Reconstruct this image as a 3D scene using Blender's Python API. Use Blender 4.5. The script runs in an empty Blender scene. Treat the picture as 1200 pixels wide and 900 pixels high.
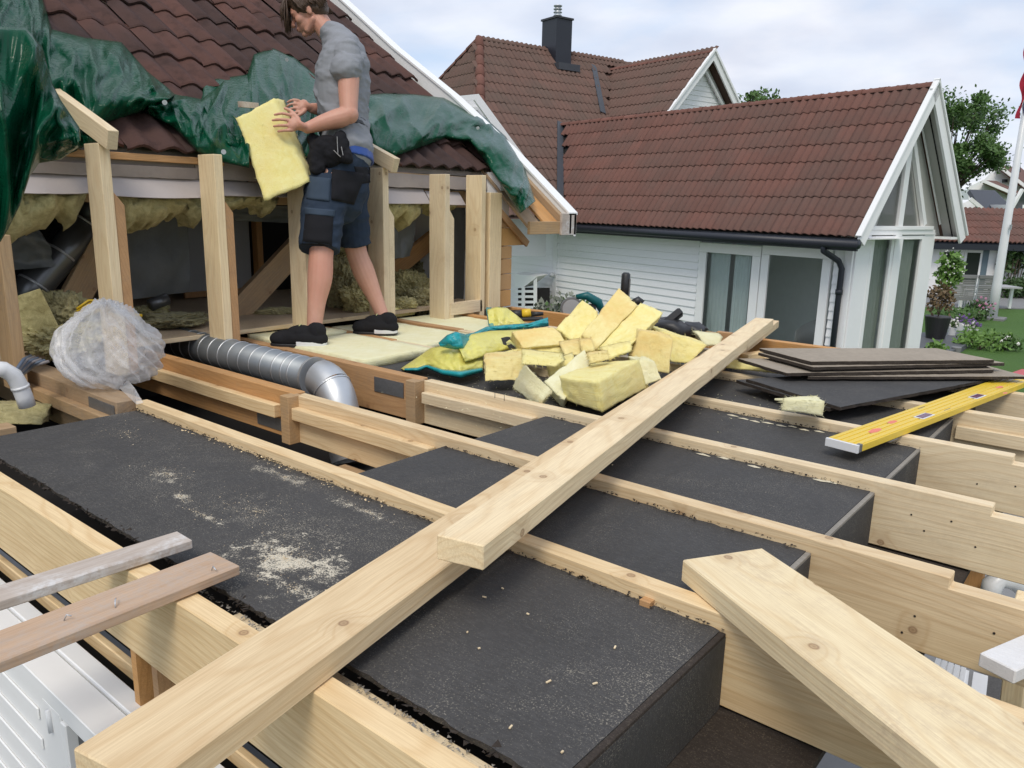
import bpy, bmesh, math, random
from mathutils import Vector, Matrix, noise
random.seed(7)
S = bpy.context.scene
COL = S.collection
PI = math.pi

# ------------------------------------------------------------------ camera
# local metric frame: z = 0 is the top of the new roof joists, X runs along the joists
# (towards the eave), Y across them; the ground lies 2.3 m lower
GROUND = -2.3
CAM = Vector((0.0, 0.0, 0.7768))
FPX = 912.97
def _axes():
    ya, pi_, ro = 2.2527189772807548, -0.2274464538412014, 0.02213493621855253
    f = Vector((math.cos(pi_)*math.cos(ya), math.cos(pi_)*math.sin(ya), math.sin(pi_)))
    r = f.cross(Vector((0, 0, 1))).normalized(); u = r.cross(f)
    return f, r*math.cos(ro)+u*math.sin(ro), u*math.cos(ro)-r*math.sin(ro)
FW, RT, UP = _axes()
cd = bpy.data.cameras.new('camera'); cam = bpy.data.objects.new('camera', cd); COL.objects.link(cam)
cd.sensor_width = 36; cd.lens = 36*FPX/1200; cd.clip_start = 0.05; cd.clip_end = 2000
cam.matrix_world = Matrix(((RT.x, UP.x, -FW.x, CAM.x), (RT.y, UP.y, -FW.y, CAM.y), (RT.z, UP.z, -FW.z, CAM.z), (0, 0, 0, 1)))
S.camera = cam
S.render.resolution_x = 1024; S.render.resolution_y = 768
S.view_settings.view_transform = 'Standard'; S.view_settings.look = 'None'
S.view_settings.exposure = 0.44; S.view_settings.gamma = 1

# ------------------------------------------------------------------ node helper
class NT:
    def __init__(s, tree): s.t = tree; s.n = tree.nodes; s.l = tree.links
    def add(s, typ, props=None, **inp):
        nd = s.n.new(typ)
        for k, v in (props or {}).items(): setattr(nd, k, v)
        for k, v in inp.items():
            key = int(k[1:]) if k[0] == 'i' and k[1:].isdigit() else k.replace('_', ' ')
            if isinstance(v, bpy.types.NodeSocket): s.l.new(v, nd.inputs[key])
            else: nd.inputs[key].default_value = v
        return nd
    def math(s, op, a, b=0.0, c=0.0, clamp=False):
        return s.add('ShaderNodeMath', {'operation': op, 'use_clamp': clamp}, i0=a, i1=b, i2=c).outputs[0]
    def mix(s, f, a, b, mode='MIX'):
        nd = s.n.new('ShaderNodeMix'); nd.data_type = 'RGBA'; nd.blend_type = mode
        for i, v in ((0, f), (6, a), (7, b)):
            if isinstance(v, bpy.types.NodeSocket): s.l.new(v, nd.inputs[i])
            else: nd.inputs[i].default_value = (v if i == 0 or len(v) == 4 else (*v, 1))
        return nd.outputs[2]
    def ramp(s, f, stops, interp='LINEAR'):
        nd = s.n.new('ShaderNodeValToRGB'); cr = nd.color_ramp; cr.interpolation = interp
        while len(cr.elements) < len(stops): cr.elements.new(0.5)
        for e, (p, c) in zip(cr.elements, stops):
            e.position = p; e.color = (c, c, c, 1) if isinstance(c, (int, float)) else (*c, 1)
        s.l.new(f, nd.inputs[0]); return nd.outputs[0]
    def noise(s, vec, scale, detail=4, rough=0.55, dist=0.0, dim='3D'):
        return s.add('ShaderNodeTexNoise', {'noise_dimensions': dim}, Vector=vec, Scale=scale, Detail=detail, Roughness=rough, Distortion=dist).outputs[0]
    def mapping(s, vec, scale=(1, 1, 1), loc=(0, 0, 0)):
        return s.add('ShaderNodeMapping', None, Vector=vec, Scale=scale, Location=loc).outputs[0]

# ------------------------------------------------------------------ overcast sky + soft sun
SUN_EL, SUN_AZ = math.radians(54), math.radians(296)   # azimuth in the local frame, measured from +X
w = bpy.data.worlds.new('World'); S.world = w; w.use_nodes = True
wt = NT(w.node_tree); w.node_tree.nodes.clear()
sky = wt.add('ShaderNodeTexSky', {'sky_type': 'NISHITA', 'sun_disc': False, 'sun_elevation': SUN_EL, 'sun_rotation': PI/2-SUN_AZ})
tc = wt.add('ShaderNodeTexCoord').outputs['Generated']
skyc = wt.mix(1.0, sky.outputs[0], (0.12, 0.12, 0.12), 'MULTIPLY')
sep = wt.add('ShaderNodeSeparateXYZ', None, Vector=tc)
zc = wt.math('MAXIMUM', sep.outputs[2], 0.0)
den = wt.math('ADD', zc, 0.22)
px_ = wt.math('DIVIDE', sep.outputs[0], den); py_ = wt.math('DIVIDE', sep.outputs[1], den)
cv = wt.add('ShaderNodeCombineXYZ', None, X=px_, Y=py_, Z=0.0).outputs[0]
n1 = wt.noise(cv, 1.1, 6, 0.55, 0.4)
n2 = wt.add('ShaderNodeTexVoronoi', {'feature': 'SMOOTH_F1'}, Vector=cv, Scale=4.2, Smoothness=0.6).outputs[0]
n3 = wt.noise(cv, 3.5, 5, 0.5)
cloudcol = wt.ramp(wt.math('ADD', wt.math('MULTIPLY', n2, 0.5), wt.math('MULTIPLY', n3, 0.7)),
                   [(0.3, (0.49, 0.525, 0.625)), (0.52, (0.57, 0.60, 0.685)), (0.78, (0.70, 0.715, 0.77))])
cover = wt.ramp(n1, [(0.36, 0.35), (0.5, 0.8), (0.62, 1.0)])
gap = wt.ramp(zc, [(0.0, (0.58, 0.64, 0.72)), (0.12, (0.42, 0.55, 0.74)), (0.5, (0.34, 0.50, 0.74))])
mixed = wt.mix(cover, wt.mix(0.75, skyc, gap), cloudcol)
bg = wt.add('ShaderNodeBackground', None, Color=mixed, Strength=1.0)
wo = wt.add('ShaderNodeOutputWorld'); w.node_tree.links.new(bg.outputs[0], wo.inputs[0])
sd = bpy.data.lights.new('sun', 'SUN'); sd.energy = 1.35; sd.angle = math.radians(22); sd.color = (1.0, 0.92, 0.80)
sun = bpy.data.objects.new('sun', sd); COL.objects.link(sun)
sdir = Vector((math.cos(SUN_AZ)*math.cos(SUN_EL), math.sin(SUN_AZ)*math.cos(SUN_EL), math.sin(SUN_EL)))
sun.rotation_euler = sdir.to_track_quat('Z', 'Y').to_euler()

# ------------------------------------------------------------------ geometry helpers
def ray(px, py): return FW + RT*((px-600)/FPX) + UP*((450-py)/FPX)
def HZ(px, py, z=0.0): d = ray(px, py); return CAM + d*((z-CAM.z)/d.z)
def HX(px, py, x): d = ray(px, py); return CAM + d*(x/d.x)
def HY(px, py, y): d = ray(px, py); return CAM + d*(y/d.y)
def HD(px, py, dep): return CAM + ray(px, py)*dep
def HP(px, py, p0, n):
    d = ray(px, py); return CAM + d*((Vector(p0)-CAM).dot(Vector(n))/d.dot(Vector(n)))
def DEP(p): return (Vector(p)-CAM).dot(FW)

def tag(o, label=None, cat=None, group=None, kind=None):
    if label: o['label'] = label
    if cat: o['category'] = cat
    if group: o['group'] = group
    if kind: o['kind'] = kind
    return o
def empty(name, loc=(0, 0, 0), label=None, cat=None, group=None, mw=None):
    o = bpy.data.objects.new(name, None); COL.objects.link(o); o.empty_display_size = 0.1
    if mw is not None: o.matrix_world = mw
    else: o.location = loc
    return tag(o, label, cat, group)
def link(name, me, m, parent=None, mw=None, smooth=False):
    o = bpy.data.objects.new(name, me); COL.objects.link(o)
    if m is not None and not me.materials: me.materials.append(m)
    if smooth:
        for p in me.polygons: p.use_smooth = True
    if parent is not None:
        o.parent = parent
        if mw is not None:
            pm = parent_mw(parent); o.matrix_basis = pm.inverted() @ mw
        else: o.matrix_basis = parent_mw(parent).inverted()
    elif mw is not None: o.matrix_world = mw
    return o
def parent_mw(o):
    m = o.matrix_basis.copy() if o.parent is None else parent_mw(o.parent) @ o.matrix_basis
    return m
class MB:
    """collects quads / boxes / tubes into one mesh (world coordinates)"""
    def __init__(s): s.v = []; s.f = []
    def add(s, vs, fs):
        b = len(s.v); s.v += [tuple(v) for v in vs]; s.f += [tuple(b+i for i in f) for f in fs]; return s
    def hexa(s, q, e):
        q = [Vector(a) for a in q]
        if isinstance(e, (list, tuple)) and len(e) == 4: t = [Vector(a) for a in e]
        else: t = [a+Vector(e) for a in q]
        s.add(q+t, [(3, 2, 1, 0), (4, 5, 6, 7), (0, 1, 5, 4), (1, 2, 6, 5), (2, 3, 7, 6), (3, 0, 4, 7)]); return s
    def box(s, x0, x1, y0, y1, z0, z1, M=None):
        vs = [Vector(c) for c in ((x0, y0, z0), (x1, y0, z0), (x1, y1, z0), (x0, y1, z0))]
        ts = [v+Vector((0, 0, z1-z0)) for v in vs]
        if M is not None: vs = [M @ v for v in vs]; ts = [M @ v for v in ts]
        return s.hexa(vs, ts)
    def bar(s, a, b, w, h, up=(0, 0, 1)):
        a = Vector(a); b = Vector(b); d = (b-a).normalized(); u = Vector(up); sd_ = d.cross(u).normalized(); u = sd_.cross(d)
        c = [a+sd_*w/2*i+u*h/2*j for i, j in ((-1, -1), (1, -1), (1, 1), (-1, 1))]
        return s.hexa(c, b-a)
    def tube(s, pts, r, n=10, caps=True):
        pts = [Vector(p) for p in pts]; k = len(pts); rs = r if isinstance(r, (list, tuple)) else [r]*k
        nrm = None; rings = []
        for i, p in enumerate(pts):
            t = (pts[min(i+1, k-1)]-pts[max(i-1, 0)]).normalized()
            if nrm is None: nrm = t.orthogonal().normalized()
            nrm = (nrm - t*nrm.dot(t)).normalized(); bn = t.cross(nrm)
            rings.append([p+(nrm*math.cos(2*PI*j/n)+bn*math.sin(2*PI*j/n))*rs[i] for j in range(n)])
        vs = [v for r_ in rings for v in r_]; fs = []
        for i in range(k-1):
            for j in range(n): fs.append((i*n+j, i*n+(j+1) % n, (i+1)*n+(j+1) % n, (i+1)*n+j))
        if caps: fs.append(tuple(reversed(range(n)))); fs.append(tuple(range((k-1)*n, k*n)))
        return s.add(vs, fs)
    def prism(s, poly, e):
        poly = [Vector(p) for p in poly]; n = len(poly); e = Vector(e)
        return s.add(poly+[p+e for p in poly], [tuple(reversed(range(n))), tuple(range(n, 2*n))]+[(i, (i+1) % n, n+(i+1) % n, n+i) for i in range(n)])
    def build(s, name, m, parent=None, bevel=0.0, smooth=False, seg=1, fix=True):
        me = bpy.data.meshes.new(name); me.from_pydata(s.v, [], s.f)
        if bevel or fix:
            bm = bmesh.new(); bm.from_mesh(me)
            if fix: bmesh.ops.recalc_face_normals(bm, faces=bm.faces)
            if bevel: bmesh.ops.bevel(bm, geom=list(bm.edges), offset=bevel, segments=seg, affect='EDGES', clamp_overlap=True)
            bm.to_mesh(me); bm.free()
        return link(name, me, m, parent, smooth=smooth)
def mesh_from(name, vs, fs):
    me = bpy.data.meshes.new(name); me.from_pydata([tuple(v) for v in vs], [], fs); return me

def lumber(name, a, b, w, h, m, parent=None, up=(0, 0, 1), bevel=0.0025, notch=None, wob=0.0):
    """timber whose TOP centre line runs a -> b; w across, h deep; own local frame so that the grain follows the piece"""
    a = Vector(a); b = Vector(b); L = (b-a).length; d = (b-a).normalized(); u = Vector(up); s_ = u.cross(d).normalized(); u = d.cross(s_)
    bm = bmesh.new()
    if notch:      # (x, drop): top lowered by drop from x on
        prof = [(0, -h), (L, -h), (L, -notch[1]), (notch[0], -notch[1]), (notch[0], 0), (0, 0)]
    else: prof = [(0, -h), (L, -h), (L, 0), (0, 0)]
    v0 = [bm.verts.new((x, -w/2, z)) for x, z in prof]; v1 = [bm.verts.new((x, w/2, z)) for x, z in prof]
    n = len(prof); bm.faces.new(v0); bm.faces.new(list(reversed(v1)))
    for i in range(n): bm.faces.new((v0[(i+1) % n], v0[i], v1[i], v1[(i+1) % n]))
    bmesh.ops.recalc_face_normals(bm, faces=bm.faces)
    if bevel: bmesh.ops.bevel(bm, geom=list(bm.edges), offset=bevel, segments=1, affect='EDGES')
    me = bpy.data.meshes.new(name); bm.to_mesh(me); bm.free()
    mw = Matrix(((d.x, s_.x, u.x, a.x), (d.y, s_.y, u.y, a.y), (d.z, s_.z, u.z, a.z), (0, 0, 0, 1)))
    return link(name, me, m, parent, mw=mw)
def fbm(p, s, o=3): return noise.fractal(Vector(p)*s, 1.0, 2.0, o, noise_basis='PERLIN_ORIGINAL')

# ------------------------------------------------------------------ materials
def new_mat(name):
    m = bpy.data.materials.new(name); m.use_nodes = True; t = m.node_tree; t.nodes.clear()
    nt = NT(t); out = nt.add('ShaderNodeOutputMaterial'); b = nt.add('ShaderNodeBsdfPrincipled')
    t.links.new(b.outputs[0], out.inputs[0]); nt.b = b; nt.out = out
    nt.obj = nt.add('ShaderNodeTexCoord').outputs['Object']
    nt.rnd = nt.add('ShaderNodeObjectInfo').outputs['Random']
    nt.geo = nt.add('ShaderNodeNewGeometry').outputs['Position']
    return m, nt
def setb(nt, **k):
    for key, v in k.items():
        key = key.replace('_', ' ')
        if isinstance(v, bpy.types.NodeSocket): nt.l.new(v, nt.b.inputs[key])
        else: nt.b.inputs[key].default_value = (*v, 1) if isinstance(v, tuple) and len(v) == 3 else v
def bump(nt, h, strength=0.3, dist=0.01):
    b = nt.add('ShaderNodeBump', None, Height=h, Strength=strength, Distance=dist); nt.l.new(b.outputs[0], nt.b.inputs['Normal'])
def plain(name, col, rough=0.6, var=0.12, scale=8, metal=0.0, bmp=0.15, spec=0.5, coat=0.0, coord='obj'):
    m, nt = new_mat(name); src = nt.obj if coord == 'obj' else nt.geo
    n = nt.noise(src, scale, 5, 0.6); n2 = nt.noise(src, scale*6, 3, 0.6)
    lo = tuple(c*(1-var) for c in col); hi = tuple(min(1, c*(1+var)) for c in col)
    c = nt.mix(nt.math('ADD', nt.math('MULTIPLY', n, 0.7), nt.math('MULTIPLY', n2, 0.3)), lo, hi)
    setb(nt, Base_Color=c, Roughness=rough, Metallic=metal); nt.b.inputs['Specular IOR Level'].default_value = spec
    nt.b.inputs['Coat Weight'].default_value = coat
    if bmp: bump(nt, n2, bmp, 0.004)
    return m
def wood(name, base, dark, knot=(0.20, 0.09, 0.04), grain=0.5, grime=0.0, rough=0.62, rnd=0.10, ring=0.0155, gcol=(0.22, 0.2, 0.18)):
    """sawn softwood: growth rings cut lengthwise, fine fibres, knots, end grain; local X runs along the piece"""
    m, nt = new_mat(name)
    off = nt.add('ShaderNodeCombineXYZ', None, X=nt.math('MULTIPLY', nt.rnd, 37.0), Y=nt.math('MULTIPLY', nt.rnd, 0.0), Z=0.0).outputs[0]
    v = nt.add('ShaderNodeVectorMath', {'operation': 'ADD'}, i0=nt.obj, i1=off).outputs[0]
    sp = nt.add('ShaderNodeSeparateXYZ', None, Vector=v); so = nt.add('ShaderNodeSeparateXYZ', None, Vector=nt.obj)
    low = nt.noise(nt.mapping(v, (0.8, 2.4, 2.4)), 1.5, 2, 0.45)
    sv = nt.add('ShaderNodeSeparateXYZ', None, Vector=v)
    kv = nt.add('ShaderNodeCombineXYZ', None, X=nt.math('MULTIPLY', sv.outputs[0], 1.25), Y=nt.math('MULTIPLY', nt.math('ADD', sv.outputs[1], sv.outputs[2]), 1.35), Z=0.0).outputs[0]
    vo = nt.add('ShaderNodeTexVoronoi', {'feature': 'F1', 'voronoi_dimensions': '2D'}, Vector=kv, Scale=2.5, Randomness=1.0).outputs[0]
    kn = nt.ramp(vo, [(0.0, 0.7), (0.016, 0.40), (0.024, 0.85), (0.036, 0.0)])
    halo = nt.ramp(vo, [(0.0, 1.0), (0.16, 0.0)])
    # ring centre below/side of the plank, wandering along the length, pushed aside by knots
    cy = nt.math('ADD', sp.outputs[1], nt.math('MULTIPLY', nt.math('SUBTRACT', nt.rnd, 0.5), 0.1))
    cz = nt.math('ADD', sp.outputs[2], nt.math('ADD', 0.05, nt.math('MULTIPLY', low, 0.20)))
    rr = nt.math('SQRT', nt.math('ADD', nt.math('MULTIPLY', cy, cy), nt.math('MULTIPLY', cz, cz)))
    rr = nt.math('ADD', rr, nt.math('MULTIPLY', halo, 0.030))
    rr = nt.math('ADD', rr, nt.math('MULTIPLY', nt.noise(nt.mapping(v, (0.5, 6, 6)), 3, 3), 0.006))
    sn = nt.math('ADD', nt.math('MULTIPLY', nt.math('SINE', nt.math('MULTIPLY', rr, 2*PI/ring)), 0.5), 0.5)
    sn = nt.math('POWER', sn, 4.0)
    fib = nt.noise(nt.mapping(v, (1.5, 70, 70)), 4.0, 4, 0.65)
    fib2 = nt.noise(nt.mapping(v, (0.6, 9, 9)), 3.0, 3, 0.6)
    amt = nt.math('MULTIPLY', sn, nt.math('ADD', 0.15, nt.math('MULTIPLY', fib2, 0.9)))
    amt = nt.math('MULTIPLY', amt, grain)
    c = nt.mix(amt, base, dark)
    c = nt.mix(nt.ramp(fib, [(0.35, 0.35), (0.65, 0.0)]), c, tuple(x*0.72 for x in dark))
    c = nt.mix(nt.math('MULTIPLY', halo, 0.35), c, tuple(0.5*(a+b_) for a, b_ in zip(dark, knot)))
    c = nt.mix(nt.math('MULTIPLY', kn, 0.85), c, knot)
    stn = nt.noise(nt.mapping(v, (1.2, 5, 5)), 2.2, 4, 0.6, 0.5)
    c = nt.mix(nt.ramp(stn, [(0.5, 0.0), (0.7, 0.30)]), c, tuple(x*.82 for x in dark))
    if grime:
        g = nt.noise(nt.mapping(v, (1, 2.5, 2.5)), 2.6, 6, 0.65, 0.6)
        g2 = nt.noise(v, 55, 3, 0.7)
        gm = nt.math('MULTIPLY', nt.ramp(g, [(0.44, 0.0), (0.66, 1.0)]), nt.ramp(g2, [(0.38, 0.15), (0.6, 1.0)]))
        c = nt.mix(nt.math('MULTIPLY', gm, grime), c, gcol)
    hv = nt.math('ADD', 1-rnd, nt.math('MULTIPLY', nt.rnd, 2*rnd))
    hsv = nt.add('ShaderNodeHueSaturation', None, Color=c, Value=hv, Saturation=nt.math('ADD', 0.92, nt.math('MULTIPLY', nt.rnd, 0.16)))
    setb(nt, Base_Color=hsv.outputs[0], Roughness=rough); nt.b.inputs['Specular IOR Level'].default_value = 0.3
    bump(nt, nt.math('ADD', nt.math('MULTIPLY', fib, 0.7), nt.math('MULTIPLY', sn, 0.3)), 0.35, 0.002)
    return m
M = {}
M['spruce'] = wood('spruce', (0.85, 0.655, 0.39), (0.63, 0.40, 0.18), grain=0.58)
M['spruce_pale'] = wood('spruce_pale', (0.87, 0.72, 0.48), (0.67, 0.46, 0.24), grime=0.12, grain=0.45)
M['spruce_dirty'] = wood('spruce_dirty', (0.88, 0.74, 0.48), (0.68, 0.47, 0.23), grime=0.42, grain=0.5, gcol=(0.42, 0.30, 0.21))
M['spruce_orange'] = wood('spruce_orange', (0.60, 0.34, 0.15), (0.42, 0.21, 0.08), grime=0.2)
M['spruce_old'] = wood('spruce_old', (0.50, 0.34, 0.19), (0.34, 0.21, 0.11), grime=0.4)
M['grey_wood'] = wood('weathered_wood', (0.58, 0.50, 0.43), (0.38, 0.29, 0.23), grime=0.95, gcol=(0.76, 0.76, 0.75))
M['brown_wood'] = wood('planed_old_wood', (0.55, 0.39, 0.27), (0.38, 0.24, 0.15), grime=0.6, gcol=(0.42, 0.39, 0.36))
DUST = [(HZ(x_, y_, -.034).x, HZ(x_, y_, -.034).y, rx_, ry_, a_) for x_, y_, rx_, ry_, a_ in ((335, 655, .20, .13, 1.25), (345, 690, .12, .05, 1.1), (195, 555, .14, .07, .9), (212, 582, .10, .03, .9), (240, 605, .14, .025, 1.0), (335, 560, .25, .04, .8), (430, 600, .22, .035, .95), (300, 600, .35, .18, .45), (150, 510, .30, .12, .3))]
def board_mat(name, col, dust, dustcol=(0.52, 0.47, 0.38), rough=0.8, blobs=()):
    """fibreboard; pale sawdust lies in drifts (blobs = (x, y, rx, ry, amount) in metres)"""
    m, nt = new_mat(name); v = nt.geo
    f = nt.noise(v, 260, 3, 0.8); mid = nt.noise(v, 5.0, 5, 0.6); blot = nt.noise(v, 3.0, 6, 0.7, 0.7)
    fibre = nt.noise(nt.mapping(v, (40, 160, 60)), 1, 3, 0.7)
    c = nt.mix(mid, tuple(x*0.78 for x in col), tuple(x*1.25 for x in col))
    c = nt.mix(nt.ramp(fibre, [(0.45, 0.0), (0.75, 0.22)]), c, tuple(min(1, x*2.6+0.03) for x in col))
    amt = nt.ramp(blot, [(0.40, 0.07), (0.6, 0.32), (0.78, 0.65)])
    brk = nt.noise(v, 17, 8, 0.78, 0.4); sp = nt.add('ShaderNodeSeparateXYZ', None, Vector=v); core = None
    for x, y, rx, ry, a in blobs:
        dx = nt.math('DIVIDE', nt.math('SUBTRACT', sp.outputs[0], x), rx); dy = nt.math('DIVIDE', nt.math('SUBTRACT', sp.outputs[1], y), ry)
        d = nt.math('SQRT', nt.math('ADD', nt.math('MULTIPLY', dx, dx), nt.math('MULTIPLY', dy, dy)))
        d = nt.math('ADD', d, nt.math('MULTIPLY', nt.math('SUBTRACT', brk, 0.5), 5.5))
        k = nt.math('MULTIPLY', nt.ramp(d, [(0.0, 0.95), (0.4, 0.5), (1.6, 0.0)]), a)
        core = k if core is None else nt.math('MAXIMUM', core, k)
    if core is not None: amt = nt.math('MAXIMUM', amt, core)
    spk = nt.math('MULTIPLY', nt.ramp(nt.math('ADD', f, nt.math('MULTIPLY', amt, 0.20)), [(0.61, 0.0), (0.70, 1.0)]), nt.math('MINIMUM', nt.math('ADD', amt, 0.05), 1.0))
    c = nt.mix(nt.math('MULTIPLY', spk, dust), c, dustcol)
    setb(nt, Base_Color=c, Roughness=rough); nt.b.inputs['Specular IOR Level'].default_value = 0.35
    bump(nt, f, 0.4, 0.002); return m
M['bitumen'] = board_mat('bitumen_fibreboard', (0.052, 0.051, 0.051), 0.8, blobs=((-0.85, 1.2, .2, .12, .35), (-1.0, 1.0, .3, .1, .3)))
M['bitumen_dusty'] = board_mat('bitumen_fibreboard_dusty', (0.056, 0.054, 0.053), 1.0, (0.64, 0.58, 0.46), blobs=DUST)
M['bitumen_edge'] = board_mat('bitumen_cut_edge', (0.035, 0.027, 0.022), 0.6, (0.3, 0.25, 0.18), 0.95)
M['pale_edge'] = board_mat('pale_cut_edge', (0.24, 0.22, 0.19), 0.4, (0.4, 0.36, 0.3))
M['fibreboard'] = board_mat('grey_brown_fibreboard', (0.30, 0.255, 0.20), 0.15, (0.5, 0.45, 0.38))
M['chipboard'] = board_mat('attic_floor_board', (0.44, 0.34, 0.24), 0.3, (0.55, 0.48, 0.38))
M['steel'] = plain('galvanised_steel', (0.56, 0.58, 0.60), 0.46, 0.12, 6, 0.75, 0.1)
M['nailplate'] = plain('nail_plate_steel', (0.25, 0.25, 0.25), 0.5, 0.3, 60, 0.8, 0.6)
M['black'] = plain('black_plastic', (0.02, 0.02, 0.022), 0.45, 0.3, 20)
M['dark'] = plain('dark_void_cloth', (0.012, 0.011, 0.011), 0.9, 0.2, 5)  # near-black colour standing in for shade inside voids and gaps
M['white_paint'] = plain('white_paint', (0.86, 0.86, 0.85), 0.45, 0.06, 3, bmp=0.05)
M['white_board'] = plain('white_siding_paint', (0.86, 0.86, 0.86), 0.5, 0.05, 5, bmp=0.05)
M['white_pvc'] = plain('white_plastic', (0.72, 0.73, 0.74), 0.3, 0.06, 5)
def tile_mat(name, a, b_, c_, moss=0.2, rough=0.75):
    m, nt = new_mat(name)
    n = nt.noise(nt.geo, 9, 5, 0.65); f = nt.noise(nt.geo, 160, 3, 0.7); big = nt.noise(nt.geo, 1.3, 3, 0.5)
    c = nt.mix(nt.rnd, a, b_); c = nt.mix(nt.ramp(big, [(0.4, 0.0), (0.65, 0.7)]), c, c_)
    c = nt.mix(nt.math('MULTIPLY', nt.ramp(n, [(0.5, 0.0), (0.75, 1.0)]), moss), c, tuple(x*0.45 for x in a))
    c = nt.mix(nt.ramp(f, [(0.58, 0.0), (0.72, 0.25)]), c, tuple(min(1, x*2.2) for x in b_))
    setb(nt, Base_Color=c, Roughness=rough); nt.b.inputs['Specular IOR Level'].default_value = 0.15
    bump(nt, nt.math('ADD', nt.math('MULTIPLY', n, 0.6), nt.math('MULTIPLY', f, 0.4)), 0.5, 0.006); return m
M['tile_dark'] = tile_mat('dark_brown_roof_tile', (0.058, 0.036, 0.032), (0.125, 0.060, 0.047), (0.05, 0.036, 0.034), 0.65)
M['tile_red'] = tile_mat('red_brown_roof_tile', (0.148, 0.077, 0.062), (0.188, 0.092, 0.073), (0.130, 0.086, 0.072), 0.2)
M['tile_brown'] = tile_mat('weathered_brown_tile', (0.135, 0.085, 0.069), (0.168, 0.099, 0.079), (0.125, 0.09, 0.073), 0.3)
M['tile_ridge'] = tile_mat('ridge_tile_red', (0.17, 0.078, 0.06), (0.21, 0.10, 0.08), (0.15, 0.08, 0.065), 0.2)
def wool_mat(name, lo, hi, scale=22, layer=0.0, warm=None, wamt=0.0, bmp=0.8):
    m, nt = new_mat(name)
    v = nt.obj if layer else nt.geo
    n = nt.noise(v, scale, 6, 0.7, 0.5)
    lay = nt.noise(nt.mapping(v, (3, 3, 60)), 4, 5, 0.65)
    k = nt.math('ADD', nt.math('MULTIPLY', n, 1-0.5*layer), nt.math('MULTIPLY', lay, 0.5*layer))
    c = nt.mix(nt.ramp(k, [(0.32, 0.0), (0.68, 1.0)]), lo, hi)
    if warm: c = nt.mix(nt.math('MULTIPLY', nt.ramp(nt.noise(v, 5, 4, 0.6), [(0.45, 0.0), (0.65, 1.0)]), wamt), c, warm)
    setb(nt, Base_Color=c, Roughness=1.0); nt.b.inputs['Specular IOR Level'].default_value = 0.1
    nt.b.inputs['Sheen Weight'].default_value = 0.15
    fine = nt.noise(nt.mapping(v, (1, 1, 3.0)) if layer else v, 130, 5, 0.8)
    bump(nt, nt.math('ADD', nt.math('MULTIPLY', k, 0.6), nt.math('MULTIPLY', fine, 0.4)), bmp, 0.012); return m
M['glasswool'] = wool_mat('yellow_glass_wool', (0.84, 0.71, 0.23), (0.94, 0.88, 0.45), 20, 1.0, (0.84, 0.62, 0.24), 0.3)
M['glasswool_orange'] = wool_mat('orange_glass_wool', (0.80, 0.64, 0.24), (0.92, 0.82, 0.42), 18, 1.0, (0.80, 0.52, 0.16), 0.55)
M['glasswool_pale'] = wool_mat('pale_glass_wool', (0.80, 0.75, 0.42), (0.90, 0.88, 0.64), 20, 1.0, (0.84, 0.74, 0.38), 0.3)
M['rockwool'] = wool_mat('green_brown_mineral_wool', (0.30, 0.26, 0.11), (0.64, 0.58, 0.30), 26, 0, (0.46, 0.38, 0.17), 0.4, 1.0)
M['rockwool_dark'] = wool_mat('old_dusty_mineral_wool', (0.20, 0.18, 0.09), (0.44, 0.40, 0.22), 26, 0, None, 0, 1.0)
def tarp_mat():
    m, nt = new_mat('green_tarpaulin')
    n = nt.noise(nt.geo, 3.0, 4, 0.6); cr = nt.add('ShaderNodeTexVoronoi', {'feature': 'DISTANCE_TO_EDGE'}, Vector=nt.add('ShaderNodeVectorMath', {'operation': 'ADD'}, i0=nt.geo, i1=nt.add('ShaderNodeTexNoise', None, Vector=nt.geo, Scale=5.0, Detail=3).outputs[1]).outputs[0], Scale=9.0).outputs[0]
    wr = nt.math('MINIMUM', cr, 0.12); w2 = nt.noise(nt.geo, 16, 3, .5, .8)
    c = nt.mix(n, (0.0015, 0.040, 0.019), (0.004, 0.078, 0.038))
    setb(nt, Base_Color=c, Roughness=0.24); nt.b.inputs['Specular IOR Level'].default_value = 0.22
    bump(nt, nt.math('ADD', nt.math('MULTIPLY', wr, 0.9), nt.math('MULTIPLY', w2, 0.12)), 0.35, 0.02); return m
M['tarp'] = tarp_mat()
M['underlay'] = plain('white_roof_underlay', (0.44, 0.395, 0.38), 0.6, 0.12, 6, coord='geo')
M['grey_strip'] = plain('grey_board_strip', (0.34, 0.29, 0.26), 0.8, 0.25, 9, coord='geo')
M['sheathing'] = wood('aged_orange_sheathing', (0.62, 0.36, 0.15), (0.52, 0.28, 0.10), grain=0.3)
M['poly_dark'] = plain('dark_plastic_film', (0.13, 0.14, 0.14), 0.42, 0.4, 4, bmp=0.6, coord='geo')
M['grey_wall'] = plain('grey_white_wall_paint', (0.42, 0.43, 0.43), 0.6, 0.05, 3)
M['duct_grey'] = plain('dull_grey_duct', (0.14, 0.145, 0.15), 0.3, 0.15, 5, 0.6)
def spiral_mat():
    m, nt = new_mat('spiral_duct_steel'); n = nt.noise(nt.geo, 8, 4)
    setb(nt, Base_Color=nt.mix(n, (0.22, 0.245, 0.265), (0.33, 0.355, 0.375)), Metallic=0.6, Roughness=nt.ramp(n, [(0.3, 0.42), (0.7, 0.56)])); return m
M['spiral'] = spiral_mat()
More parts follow.
